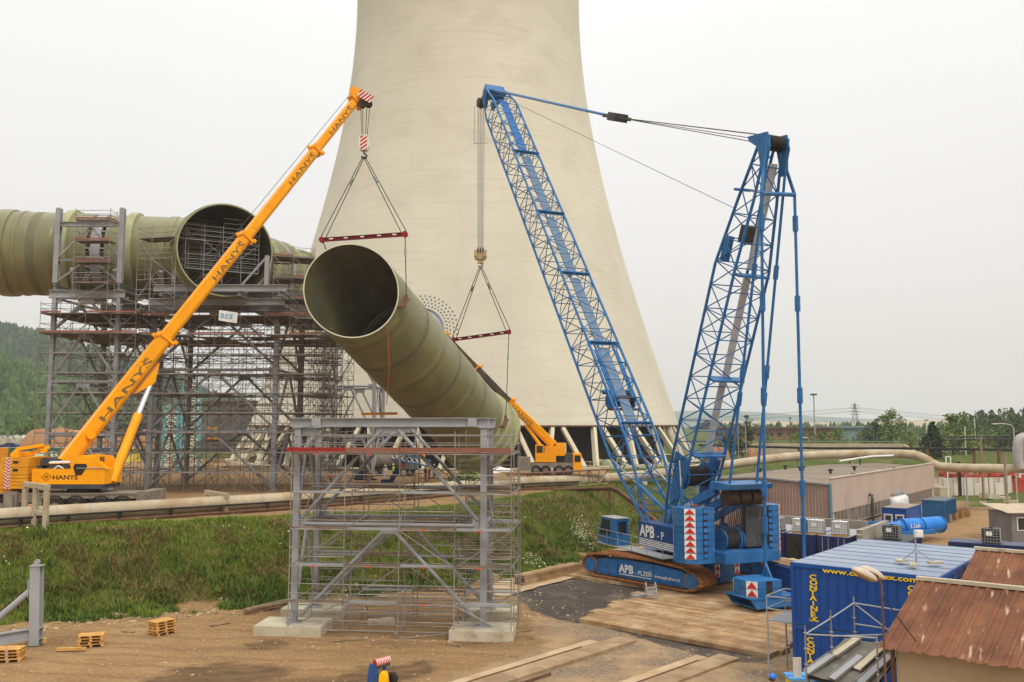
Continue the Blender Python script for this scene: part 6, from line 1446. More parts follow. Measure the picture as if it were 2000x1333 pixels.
# office container, blue store, silos, crates
c = G(1762, 1012, 1.3); t = container('office_container', 'blue office container with two white framed windows before the hall', (c.x, c.y, 0), hrz, 6.06, 2.44, 2.6, MCBLUE, mat('dusty_roof', S(158, 142, 128), S(142, 128, 116), .5, .8), ribs=False)
for y in (-.55, .6):
    b = B(); b.box((-3.03, y, 1.5), (.06, .85, .85)); wn = obj('window', b, MWHITE, t, local=True); b = B(); b.box((-3.07, y, 1.5), (.03, .58, .58)); obj('pane', b, MGLASS, wn, local=True)
c = G(1835, 996, 1.3); container('store_container', 'teal blue ribbed store container at the hall corner', (c.x, c.y, 0), hrz, 6.06, 2.44, 2.6, mat('teal_container', S(40, 98, 140), S(34, 84, 122), .8, .5), mat('grey_roof', S(112, 116, 112), S(98, 100, 98), 1, .8), ribs=True)
for k in range(4):
    c = G(1768, 1000, 1.5) + hl * (k * 1.35 + 1.2) + hsd * 1.5; t = thing('silo_tank', f'white round silo tank beside the hall, {("nearest to the flue pipe", "second from the flue pipe", "third from the flue pipe", "last before the teal container")[k]}', 'tank', (c.x, c.y, 0))
    b = B(); b.lathe((c.x, c.y, 0), [(.6, .7), (.62, .9), (.62, 2.5), (.55, 2.8), (.3, 2.98), (.01, 3.0)], 16); obj('shell', b, MWATER, t, smooth=True)
    b = B(); b.lathe((c.x, c.y, 2.95), [(.12, 0), (.12, .25), (.25, .28), (.2, .45), (.01, .5)], 10); obj('lid', b, MSTEEL, t, smooth=True)
    for a in (.4, 2.5, 4.6): bar('leg', V((c.x + cos(a) * .5, c.y + sin(a) * .5, 0)), V((c.x + cos(a) * .5, c.y + sin(a) * .5, .9)), .05, MSTEEL, t)
for k, (px, py) in enumerate(((1848, 1020), (1860, 1016), (1872, 1012), (1885, 1009))):
    c = G(px, py); t = thing('wooden_crate', f'open wooden crate on the dirt road edge, {("first from the blue crane tube", "second from the blue crane tube", "third from the blue crane tube", "farthest from the blue crane tube")[k]}', 'crate', c, hrz)
    b = B()
    for x, y, sx_2, sy_2 in ((0, -.5, 1.2, .04), (0, .5, 1.2, .04), (-.6, 0, .04, 1), (.6, 0, .04, 1)): b.box((x, y, .45), (sx_2, sy_2, .85))
    b.box((0, 0, .06), (1.2, 1, .06)); obj('side', b, mat('crate_wood', S(168, 128, 78), S(140, 102, 60), 2, .8, rand=.15), t, local=True)
    b = B(); b.box((0, -.53, .75), (1.25, .03, .1)); b.box((0, -.53, .2), (1.25, .03, .1)); b.box((-.5, -.53, .45), (.1, .04, .8)); b.box((.5, -.53, .45), (.1, .04, .8)); obj('batten', b, MATS['crate_wood'], t, local=True)
# blue crane spare parts
c0 = G(1690, 1051, .6); c1 = G(1838, 1039, .6); dd_ = (c1 - c0).normalized(); nn2 = V((-dd_.y, dd_.x, 0))
t = thing('crane_base_tube', 'bright blue crane tube section with white logo lying in the yard', 'crane part', (c1.x, c1.y, 0), 0)
b = B(); b.tube(c0.lerp(c1, .45) + V((0, 0, .75)), c1 + V((0, 0, .75)), .78, 22); b.tube(c0.lerp(c1, .2) + V((0, 0, .7)), c0.lerp(c1, .5) + V((0, 0, .75)), .5, 18, .62); obj('tube', b, mat('bright_blue', S(40, 128, 214), S(34, 112, 192), 1, .4), t, smooth=True)
for f in (.46, .7, .98): p = c0.lerp(c1, f) + V((0, 0, .75)); bar('flange', p - dd_ * .06, p + dd_ * .06, .86, MBLUE, t, 22)
text('lettering', 'L Lieb', c0.lerp(c1, .5) - nn2 * .8 + V((0, 0, .72)), dd_, (0, 0, 1), .55, MWHITE, t, .02)
t = thing('crane_part_frame', 'flat blue crane frame with ladders lying beside the blue tube', 'crane part', (c0.x, c0.y, 0), 0)
b = B(); b.beam(c0 + V((0, 0, .6)), c0 + dd_ * 4.0 + V((0, 0, .6)), 1.9, 1.0); b.beam(c0 + dd_ * 4.0 + V((0, 0, .4)), c0 + dd_ * 6.4 + V((0, 0, .4)), 1.3, .6); b.beam(c0 + nn2 * 1.5 + dd_ + V((0, 0, 1.0)), c0 + nn2 * 1.5 + dd_ * 5 + V((0, 0, 1.0)), .4, .5); b.beam(c0 - nn2 * 1.2 + dd_ * 2 + V((0, 0, .3)), c0 - nn2 * 1.2 + dd_ * 8 + V((0, 0, .3)), .5, .4); obj('frame', b, MBLUE, t)
b = B()
for k in range(9): b.tube(c0 + dd_ * (.4 + k * .4) - nn2 * .6 + V((0, 0, 1.14)), c0 + dd_ * (.4 + k * .4) + nn2 * .6 + V((0, 0, 1.14)), .03, 5)
gr_ = obj('grating_bar', b, MDGREY, t); gr_['kind'] = 'stuff'
bar('hydraulic_roll', c0 + dd_ * 4.4 + V((0, 0, 1.1)), c0 + dd_ * 6.2 + V((0, 0, 1.1)), .3, MCHROME, t, 14)
# open blue skip with timber, step ladder
sk = G(1492, 1152, .27); sdx = (G(1575, 1180, .27) - sk).normalized(); sny = V((-sdx.y, sdx.x, 0)); t = thing('open_skip', 'dark blue ribbed open skip loaded with timber beside the timber mats', 'skip', (sk.x, sk.y, .26), atan2(sdx.y, sdx.x))
b = B(); 
for y in (0, 2.2): b.box((2.6, y, 1.1), (5.2, .08, 1.7))
for x in (0, 5.2): b.box((x, 1.1, 1.1), (.08, 2.2, 1.7))
b.box((2.6, 1.1, .3), (5.2, 2.2, .1)); obj('body', b, MCBLUE, t, local=True)
for z in (.55, 1.0, 1.45, 1.9): part('rib', 'box', (0, 0, 0), (1, 0, 0), 1, 1, MCBLUE, t).matrix_basis = frame_mat((0, -.08, z), (5.2, -.08, z), .1, .08)
for k in range(5):
    lt = thing('timber_board', f'rough timber board on the blue skip, {("first", "second", "third", "fourth", "fifth")[k]} from its near rim', 'timber', (sk + sny * (.3 + k * .42) + sdx * 2.5).xyz, 0)
    p = sk + sny * (.3 + k * .42) + sdx * random.uniform(-.3, .3) + V((0, 0, 1.98)); part('board', 'box', p, p + sdx * 5.0 + V((0, 0, random.uniform(-.05, .05))), .36, .08, MMAT, lt)
hs0 = G(1412, 1118, .3); b = B(); b.path(smooth_pts([F(-7.5, -.6, 2.6) if False else hs0 + V((-.8, .6, 2.2)), hs0 + V((-.4, .2, 1.0)), hs0, hs0 + V((1.2, -.8, .0)), hs0 + V((2.2, -.4, 0)), hs0 + V((2.6, .8, 0))]), .03, 6); solo('hose', 'thin pale hose hanging from the crane rear onto the mats', 'hose', b, MWHITE)
c = G(1438, 1112, .27); t = thing('step_ladder', 'white aluminium step ladder standing behind the crane platform', 'ladder', c)
ladder(c + V((0, -.5, 0)), c + V((0, 0, 1.9)), (.55, 0, 0), MWHITE, t, .03, 5); ladder(c + V((0, .5, 0)), c + V((0, 0, 1.9)), (.5, 0, 0), MWHITE, t, .025, 2)
# navy container with black tank, booth
c = G(1940, 1062, 2.6); t = container('store_container', 'navy container with a black caged tank on its roof, beside the booth', (c.x + .6, c.y + .8, 0), krz + .1, 6.06, 2.44, 2.55, MCBLUED, mat('navy_roof', S(86, 92, 112), S(74, 80, 100), .6, .6), ribs=False)
ibc('black caged tank standing on the navy container roof', (c.x + .1, c.y + .4, 2.56), krz + .1, MBTANK, MSTEEL)
c = G(1978, 1060, 0); t = thing('site_booth', 'grey site booth with white framed window and pale corrugated roof', 'booth', (c.x + 1.6, c.y + 1, 0))
b = B(); b.span((c.x, c.y, 0), (c.x + 3.4, c.y + 4, 2.75)); obj('wall', b, mat('booth_grey', S(128, 124, 118), S(112, 108, 104), .6, .8), t)
b = B(); n = 26
for k in range(n):
    x0_, x1_ = c.x - .5 + 4.4 * k / n, c.x - .5 + 4.4 * (k + .5) / n; b.add([(x0_, c.y - .5, 2.8), (x1_, c.y - .5, 2.86), (x1_, c.y + 4.3, 3.35), (x0_, c.y + 4.3, 3.29)], [(0, 1, 2, 3)]); x2_ = c.x - .5 + 4.4 * (k + 1) / n; b.add([(x1_, c.y - .5, 2.86), (x2_, c.y - .5, 2.8), (x2_, c.y + 4.3, 3.29), (x1_, c.y + 4.3, 3.35)], [(0, 1, 2, 3)])
obj('roof', b, mat('pale_sheet', S(206, 190, 166), S(186, 170, 146), .8, .7), t)
b = B(); b.span((c.x + .5, c.y - .04, 1.1), (c.x + 1.7, c.y + .02, 2.4)); wn = obj('window', b, MWHITE, t); b = B(); b.span((c.x + .6, c.y - .06, 1.2), (c.x + 1.6, c.y - .03, 2.3)); obj('pane', b, MGLASS, wn)

# ------------------------------------------------------------------ sheds with rusty sheet roofs
def rusty_shed(label, E0, E1, R0, R1, wall_h, plaster):
    t = thing('brick_shed', label, 'shed', V((E0.x, E0.y, 0)))
    d1 = (E1 - E0); L_ = d1.length; d1.normalize(); up = (R0 - E0); up = up - d1 * up.dot(d1) * 0; nrm = d1.cross(up).normalized(); nrm = nrm if nrm.z > 0 else -nrm
    nsh = max(1, int(L_ / .82)); w_ = L_ / nsh
    for k in range(nsh):
        b = B(); prof_ = [(0, 0), (.1, 0), (.14, .045), (.24, .045), (.28, 0), (.5, 0), (.54, .045), (.64, .045), (.68, 0), (1, 0)]
        o0 = E0 + d1 * (k * w_); vs_ = []
        sag = random.uniform(0, .02)
        for e_ in (-.04 - random.uniform(0, .05), 1.0):
            for u, h_ in prof_: vs_.append(o0 + d1 * (u * w_ * 1.02) + up * e_ + nrm * (h_ + sag + .004 * (k % 2)))
        n = len(prof_); b.add(vs_, [(i, i + 1, n + i + 1, n + i) for i in range(n - 1)]); b.prism([o0 + d1 * 0, o0 + d1 * w_, o0 + d1 * w_ + up, o0 + up], -nrm * .03)
        obj('roof_sheet', b, MRUSTY, t)
    b = B(); b.beam(R0 - d1 * .05 + nrm * .08, R1 + d1 * .05 + nrm * .08, .22, .12); obj('ridge_cap', b, MCONC, t)
    hz2 = up.copy(); hz2.z = 0; back = hz2.normalized()
    lo = E0 + back * .35 + d1 * .3; hi = E1 + back * .35
    b = B(); b.prism([V((p.x, p.y, -.1)) for p in (lo, hi, hi + back * (hz2.length * 2 - .7), lo + back * (hz2.length * 2 - .7))], V((0, 0, wall_h + .1))); obj('wall', b, plaster, t)
    gp = [V((p.x, p.y, wall_h)) for p in (lo, lo + back * (hz2.length * 2 - .7))]; b = B(); b.prism([gp[0], gp[1], V((gp[0].x / 2 + gp[1].x / 2, gp[0].y / 2 + gp[1].y / 2, R0.z - .12))], d1 * .2); obj('gable', b, plaster, t)
    b = B(); up2 = V((up.x, up.y, -up.z)); b.prism([R0, R1, R1 + up2, R0 + up2], -V((0, 0, .05))); obj('rear_roof_slope', b, MRUSTY, t)
    return t, d1, back
E0, E1 = G(1721, 1256, 4.5), G(1998, 1297, 4.5); R0, R1 = G(1794, 1133, 6.0), G(2000, 1149, 6.0)
de = (E1 - E0).normalized(); R0 = E0 + (R0 - E0); upv = R0 - E0
sh, d1, bk = rusty_shed('plastered shed with large rusty ribbed sheet roof beside the lamp', E0, E0 + de * 7.5, R0, R0 + de * 7.5, 4.45, MPLAST)
bar('downpipe', E0 + bk * .3 + de * .22 + V((0, 0, -.1)), V((E0.x, E0.y, 0)) + bk * .3 + de * .22, .07, MBROWN, sh, 8)
E0b, R0b = G(1876, 1134, 5.0), G(1906, 1074, 6.0); rusty_shed('rear shed with patchy rusty sheet roof behind the plastered one', E0b, E0b + de * 7, R0b, R0b + de * 7, 4.9, MPLAST)
# tarpaulin lean-to with scaffold decks on it
TL, TR, BL, BR = G(1650, 1247, 3.9), G(1765, 1262, 3.9), G(1573, 1318, 2.9), G(1705, 1350, 2.9)
lt = thing('lean_to', 'lean-to under a crumpled grey tarpaulin between container and shed', 'lean-to', V((BL.x, BL.y, 0)))
b = B(); nx_, ny_ = 28, 18; vs_ = []
for j in range(ny_ + 1):
    for i in range(nx_ + 1):
        p = BL.lerp(BR, i / nx_).lerp(TL.lerp(TR, i / nx_), j / ny_); vs_.append(p + V((0, 0, .05 * noise.noise(V((p.x * 2.4, p.y * 2.4, 3))) + .025 * noise.noise(p * 6))))
b.add(vs_, [(j * (nx_ + 1) + i, j * (nx_ + 1) + i + 1, (j + 1) * (nx_ + 1) + i + 1, (j + 1) * (nx_ + 1) + i) for j in range(ny_) for i in range(nx_)]); obj('tarpaulin', b, mat('grey_tarp', S(112, 110, 98), S(92, 90, 80), 1.2, .6, c3=S(134, 132, 118), s3=2), lt, smooth=True)
b = B(); b.prism([BL - V((0, 0, .12)), BR - V((0, 0, .12)), TR - V((0, 0, .12)), TL - V((0, 0, .12))], V((0, 0, .05))); obj('rafters', b, MBLACK, lt)
for p in (BL, BR, TL, TR): q = p.lerp((BL + TR) / 2, .05); bar('post', V((q.x, q.y, 0)), V((q.x, q.y, q.z - .1)), .06, MSCAFD, lt)
LNAME = ('lowest on the tarpaulin edge', 'upper of the tarpaulin edge', 'middle one with red mark', 'short one by the lamp pole', 'nearest to the plastered shed')
for k, (f0, f1, j0, j1) in enumerate(((.03, .10, .0, .52), (.12, .2, .5, 1.0), (.42, .5, .0, .6), (.62, .7, .3, .95), (.8, .9, .05, .7))):
    p = BL.lerp(BR, f0).lerp(TL.lerp(TR, f0 + .05), j0); q = BL.lerp(BR, f1).lerp(TL.lerp(TR, f1 + .05), j1); t = thing('scaffold_plank', f'steel scaffold plank lying on the grey tarpaulin, {LNAME[k]}', 'plank', p.lerp(q, .5), 0)
    up_ = (BR - BL).cross(TL - BL).normalized(); up_ = up_ if up_.z > 0 else -up_
    part('deck', 'box', p + up_ * .1, q + up_ * .1, .3, .04, MSTEEL if k % 2 == 0 else MCONC, t, up=up_)
    sd_ = up_.cross((q - p).normalized()).normalized()
    for e_ in (-.15, .15): part('flange', 'box', p + up_ * .11 + sd_ * e_, q + up_ * .11 + sd_ * e_, .02, .1, MSCAF, t, up=up_)
# tube railing
st_pts = [(1572, 1222, 1340, 29.0), (1622, 1192, 1300, 30.4), (1667, 1166, 1260, 31.8), (1712, 1240, 1340, 28.2), (1760, 1190, 1280, 30.8)]
t = thing('tube_railing', 'bare scaffold tube railing standing before the blue containers', 'railing', V((P(1572, 1300, 29).x, 29, 0)))
tops = []
for px, y0_, y1_, d_ in st_pts:
    p = P(px, y0_, d_); bar('standard', V((p.x, p.y, 0)), p, .026, MSCAF, t); tops.append(p)
    for z in (.25, .75, 1.25): bar('rosette', p - V((0, 0, z)), p - V((0, 0, z - .03)), .06, MSTEEL, t, 10)
def dn(p, z): return p - V((0, 0, z))
for a, c in ((dn(tops[0], .28), dn(tops[1], .28)), (dn(tops[1], .28), dn(tops[2], .22)), (dn(tops[2], .22), dn(tops[4], .05)), (dn(tops[0], .28), dn(tops[3], .1)), (dn(tops[1], .88), dn(tops[4], .85)), (dn(tops[2], .95), dn(tops[4], .75)), (dn(tops[2], .22), dn(tops[4], 1.1))): bar('rail', a, c, .025, MSTEEL, t)
# street lamp with two heads, stay wire
lc = P(1722, 1145, 26.3); t = thing('street_lamp', 'rusty twin headed street lamp leaning beside the rusty shed roof', 'street lamp', V((lc.x, lc.y, 0)))
b = B(); b.path([V((lc.x + .02, lc.y, 0)), V((lc.x, lc.y, 4)), lc, lc + V((-.12, 0, .3)), lc + V((-.35, 0, .42))], .035, 8); obj('pole', b, MBROWN, t, smooth=True)
for (px, py, dd2, lb) in ((1688, 1123, -.25, 0), (1703, 1120, .3, 1)):
    c = P(px, py, 26.3 + dd2); x_ = V((.86, 0, -.42)).normalized(); y_ = V((0, 1, 0)); z_ = x_.cross(y_) if x_.cross(y_).z > 0 else -x_.cross(y_)
    for nm_, m_, sgn, zz1 in (('lamp_head', mat('lamp_shell', S(196, 182, 164), S(176, 162, 144), 2, .5), 1, .16), ('lamp_glass', mat('lamp_bowl', S(186, 158, 112), S(160, 132, 90), 3, .3), -1, .12)):
        b = B(); n1_, n2_ = 16, 6; vs_ = []
        for j in range(n2_ + 1):
            ph_ = pi / 2 * j / n2_
            for i in range(n1_): a = 2 * pi * i / n1_; vs_.append(c + x_ * (.42 * cos(a) * cos(ph_)) + y_ * (.19 * sin(a) * cos(ph_)) + z_ * (sgn * zz1 * sin(ph_)))
        b.add(vs_, [(j * n1_ + i, j * n1_ + (i + 1) % n1_, (j + 1) * n1_ + (i + 1) % n1_, (j + 1) * n1_ + i) for j in range(n2_) for i in range(n1_)]); obj(nm_, b, m_, t, smooth=True)
bar('stay_wire', lc + V((0, 0, -.3)), P(1789, 1253, 25.6), .02, MBLACK, t)
# yellow bin with blue rim and rubbish bags
c = P(1562, 1322, 33.2); t = thing('rubbish_bin', 'yellow bin with blue rim full of bags at the container foot', 'bin', V((c.x, c.y, 0)))
b = B(); b.prism([V((c.x - .42, c.y - .35, 0)), V((c.x + .42, c.y - .35, 0)), V((c.x + .42, c.y + .35, 0)), V((c.x - .42, c.y + .35, 0))], V((0, 0, c.z))); obj('body', b, mat('bin_yellow', S(236, 200, 14), None, rough=.5), t)
b = B(); b.box((c.x, c.y, c.z), (.98, .8, .1)); obj('rim', b, mat('bag_blue', S(96, 160, 214), None, rough=.5), t)
for k in range(4):
    p = c + V((-.3 + k * .2, random.uniform(-.1, .1), .08)); b = B(); b.lathe(p - V((0, 0, .1)), [(.01, 0), (.14, .05), (.16, .12), (.08, .2), (.01, .22)], 8); obj('rubbish_bag', b, MCYEL if k % 2 else MATS['bag_blue'], t, smooth=True)
b = B(); c = P(1557, 1305, 33.0); b.box(c, (.3, .05, .75)); b.box(c + V((.1, -.03, 0)), (.03, .02, .75)); solo('metal_sheet', 'upright pale metal sheet leaning by the yellow bin', 'metal sheet', b, mat('pale_metal', S(206, 196, 182), None, rough=.4))

# ------------------------------------------------------------------ pipelines
PIPE = [G(-60, 1015, 5.2), G(0, 1010, 5.2), G(200, 998, 5.2), G(400, 986, 5.2), G(580, 975, 5.2), G(760, 962, 5.2), G(980, 944, 5.2), P(1200, 936, 101), P(1400, 911, 116), P(1500, 897, 120), P(1565, 890, 122), P(1700, 886, 122), P(1780, 887, 120), P(1800, 892, 119), P(1822, 906, 118), P(1838, 914, 117), P(1990, 916, 113), P(2060, 917, 112)]
def smooth_path(pts, it=2):
    for _ in range(it):
        q = [pts[0]]
        for a, c in zip(pts[:-1], pts[1:]): q += [a.lerp(c, .25), a.lerp(c, .75)]
        pts = q + [pts[-1]]
    return pts
SP = smooth_path(PIPE)
pl_ = thing('district_pipeline', 'thick pale lagged pipeline running along the top of the grass bank', 'pipeline', V((PIPE[2].x, PIPE[2].y, UP)))
b = B(); b.path(SP, .58, 20); obj('lagging', b, MPIPE, pl_, smooth=True)
acc = 0; lens = [0]
for a, c in zip(SP[:-1], SP[1:]): lens.append(lens[-1] + (c - a).length)
def at_len(l):
    for k in range(len(SP) - 1):
        if lens[k + 1] >= l: f = (l - lens[k]) / (lens[k + 1] - lens[k]); return SP[k].lerp(SP[k + 1], f), (SP[k + 1] - SP[k]).normalized()
    return SP[-1], (SP[-1] - SP[-2]).normalized()
l = 1.0
while l < lens[-1]:
    p, dd_ = at_len(l); bar('lagging_band', p - dd_ * .03, p + dd_ * .03, .6, MSTEEL if int(l) % 2 else MPIPE, pl_, 20); l += 2.1
l = 3.0; k = 0
while l < lens[-1]:
    p, dd_ = at_len(l); n_ = V((-dd_.y, dd_.x, 0)).normalized(); gz = ground_z(p.x, p.y)
    if p.z - .6 > gz - .1: part('support_pier', 'box', V((p.x, p.y, gz - .3)), V((p.x, p.y, p.z - .52)), .4 if p.z - gz < 2 else .2, .9 if p.z - gz < 2 else .2, MCONC if p.z - gz < 2 else MSTEEL, pl_, up=dd_)
    l += 7.5; k += 1
lp_ = thing('pipe_bundle', 'thin black and rusty pipes clipped along the face of the thick pipeline', 'pipe', V((PIPE[2].x, PIPE[2].y - .8, UP)))
def offset(pts, side, dz):
    o = []
    for k, p in enumerate(pts):
        dd_ = (pts[min(k + 1, len(pts) - 1)] - pts[max(k - 1, 0)]).normalized(); n_ = V((dd_.y, -dd_.x, 0)).normalized(); o.append(p + n_ * side + V((0, 0, dz)))
    return o
ncut = [k for k, p in enumerate(SP) if p.y < 101]; SPL = SP[:max(ncut)]
b = B(); b.path(offset(SPL, .72, -.08), .07, 8); obj('black_pipe', b, MBLACK, lp_, smooth=True)
b = B(); b.path(offset(SPL, .7, -.62), .1, 8); obj('rusty_pipe', b, MBROWN, lp_, smooth=True)
OFF = offset(SPL, .72, -.08); l = 0
for k in range(2, len(OFF) - 1, 2): part('pipe_clip', 'box', OFF[k] - V((0, 0, .45)), OFF[k] + V((0, 0, .02)), .12, .3, MBLACK, lp_)
bz = thing('slope_pipes', 'pair of rusty pipes leaving the pipeline and bending down the grass slope', 'pipe', G(1195, 960, UP))
for o1 in (0, .45):
    pts = [P(1000, 962, 92), P(1095, 956, 90.5), P(1190, 953, 89), P(1206, 958, 87), P(1250, 990, 82.5), P(1290, 1025, 78)]; b = B(); b.path([p + V((0, o1, -o1 * .4)) for p in pts], .14, 8); obj('rusty_pipe', b, MBROWN, bz, smooth=True)
for px, py, y in ((1095, 956, 90.5), (1190, 953, 89), (1250, 990, 82.5)): p = P(px, py, y); part('stand', 'box', V((p.x, p.y, ground_z(p.x, p.y) - .1)), p, .15, .15, MBROWN, bz)
# truss walkway beside the pipe on the right
tr = thing('walkway_truss', 'rusty walkway truss leaning against the pipeline below the small yellow crane', 'truss', G(1100, 940, UP))
a0_, a1_ = P(992, 927, 93.5), P(1188, 917, 99); b0_, b1_ = P(992, 958, 93), P(1188, 944, 98.5)
part('top_deck', 'box', a0_, a1_, 1.3, .1, MBROWN, tr); part('bottom_chord', 'box', b0_, b1_, .12, .12, MPIPE, tr)
nt_ = 10
for k in range(nt_):
    f0, f1 = k / nt_, (k + 1) / nt_; part('diagonal', 'box', b0_.lerp(b1_, f0) if k % 2 else a0_.lerp(a1_, f0), a0_.lerp(a1_, f1) if k % 2 else b0_.lerp(b1_, f1), .09, .09, MPIPE, tr); part('post', 'box', b0_.lerp(b1_, f0), a0_.lerp(a1_, f0), .08, .08, MBROWN, tr)
# pale portal stands straddling the pipe
for (px0, px1, y0_, y1_, dpt, lb) in ((50, 92, 946, 1018, 58.6, 'cream concrete portal frame standing over the pipeline beside the yellow crane'), (404, 443, 962, 988, 68.3, 'low cream concrete portal over the pipeline near the scaffold foot')):
    t = thing('pipe_portal', lb, 'concrete frame', V((P(px0, y1_, dpt).x, dpt, UP)))
    p, q = P(px0, y0_, dpt + 1.2), P(px1, y0_ + 6, dpt - .9); 
    for e_ in (p, q, (p + q) / 2 if px0 == 50 else None):
        if e_ is not None: part('post', 'box', V((e_.x, e_.y, ground_z(e_.x, e_.y) - .2)), e_, .28, .28, MPIPE, t)
    part('lintel', 'box', p - (q - p).normalized() * .15, q + (q - p).normalized() * .15, .3, .32, MPIPE, t)
    if px0 == 50: part('lintel', 'box', p - V((0, 0, 1.75)), q - V((0, 0, 1.75)), .2, .25, MPIPE, t)
# overhead black pipe in the background right, expansion loop at the edge
bp_ = thing('overhead_pipe', 'long black overhead pipe on rusty posts behind the hall', 'pipe', V((60, 150, 0)))
pts = [P(1365, 870, 165), P(1600, 876, 158), P(1760, 876, 152), P(1990, 879, 146)]; b = B(); b.path(pts, .22, 10); obj('pipe', b, MBLACK, bp_, smooth=True)
for px, d_ in ((1560, 159), (1660, 155), (1811, 150.5), (1902, 148.4), (1950, 147)): p = P(px, 877, d_); part('post', 'box', V((p.x, p.y, ground_z(p.x, p.y) - .2)), p, .35, .35, MBROWN, bp_)
for k, (py, lb) in enumerate(((852, 'upper'), (858, 'lower'))):
    t = thing('overhead_pipe', f'{lb} dark pipe of the pair on the far bridge, before the trees', 'pipe', V((100, 190, UP))); b = B(); b.path([P(1835, py + 2, 192), P(1900, py + 1, 188), P(2020, py, 180)], .17, 8); obj('pipe', b, MDGREY, t, smooth=True)
    for px in (1860, 1950): p = P(px, py + 1, 190 - (px - 1850) * .06); part('post', 'box', V((p.x, p.y, ground_z(p.x, p.y) - .2)), p, .3, .3, MDGREY, t)
t = thing('expansion_loop', 'tall pale pipe expansion loop standing up beside the far road', 'pipe', P(1992, 915, 113))
b = B(); b.path(smooth_path([P(1992, 916, 112.6), P(1988, 900, 112.6), P(1988, 866, 112.6), P(1993, 856, 112.6), P(2010, 853, 112.6), P(2060, 853, 112)]), .62, 16); obj('pipe', b, mat('zinc_lagging', S(178, 176, 172), S(154, 152, 150), .6, .5, metal=.3), t, smooth=True)
wp = thing('small_pipe', 'thin white pipe on short posts below the pale pipeline', 'pipe', V((50, 118, 0)))
b = B(); b.path([P(1640, 901, 116), P(1700, 892, 117), P(1745, 890, 117)], .12, 8); obj('pipe', b, MWHITE, wp, smooth=True); bar('post', P(1680, 910, 116), P(1680, 895, 116), .08, MBLACK, wp)
t = thing('small_pipe', 'thin white pipe running past the scrap yard towards the right edge', 'pipe', V((75, 135, 0))); b = B(); b.path([P(1828, 917, 138), P(1930, 919, 134), P(2010, 922, 130)], .14, 8); obj('pipe', b, MWHITE, t, smooth=True)
for px in (1870, 1930, 1985): p = P(px, 919, 134); bar('post', V((p.x, p.y, ground_z(p.x, p.y) - .1)), p, .07, MBROWN, t)
t = thing('gate_frame', 'small white square frame on a post by the pipeline', 'frame', P(1852, 905, 125)); c = P(1852, 899, 125)
for x0_, z0_, x1_, z1_ in ((-.33, -.5, -.33, .5), (.33, -.5, .33, .5), (-.33, .5, .33, .5), (-.33, -.5, .33, -.5)): part('frame_bar', 'box', c + V((x0_, 0, z0_)), c + V((x1_, 0, z1_)), .14, .12, MWHITE, t)
bar('post', V((c.x - .2, c.y, ground_z(c.x, c.y))), c + V((-.2, 0, -.5)), .08, MWHITE, t)

# ------------------------------------------------------------------ people
def body_mesh(name, pose):
    """continuous skinned body; joints in metres, facing -y"""
    J_ = pose; idx = {}; vs_ = []; rad = []
    for k, (p, r_) in J_.items(): idx[k] = len(vs_); vs_.append(p); rad.append(r_)
    E_ = [('pelvis', 'waist'), ('waist', 'chest'), ('chest', 'neckb'), ('neckb', 'neck'), ('neck', 'head'), ('head', 'crown')]
    for s in 'lr': E_ += [('chest', 'sho' + s), ('sho' + s, 'elb' + s), ('elb' + s, 'wri' + s), ('wri' + s, 'han' + s), ('pelvis', 'hip' + s), ('hip' + s, 'kne' + s), ('kne' + s, 'ank' + s), ('ank' + s, 'toe' + s)]
    me = bpy.data.meshes.new(name); me.from_pydata(vs_, [(idx[a], idx[c]) for a, c in E_], []); o = bpy.data.objects.new(name, me); COL.objects.link(o)
    md = o.modifiers.new('skin', 'SKIN'); 
    for i, r_ in enumerate(rad): me.skin_vertices[0].data[i].radius = r_ if isinstance(r_, tuple) else (r_, r_)
    me.skin_vertices[0].data[idx['pelvis']].use_root = True
    sb_ = o.modifiers.new('sub', 'SUBSURF'); sb_.levels = 2; sb_.render_levels = 2
    bpy.context.view_layer.update()
    m2 = bpy.data.meshes.new_from_object(o.evaluated_get(bpy.context.evaluated_depsgraph_get())); bpy.data.objects.remove(o)
    m2.polygons.foreach_set('use_smooth', [True] * len(m2.polygons)); return m2
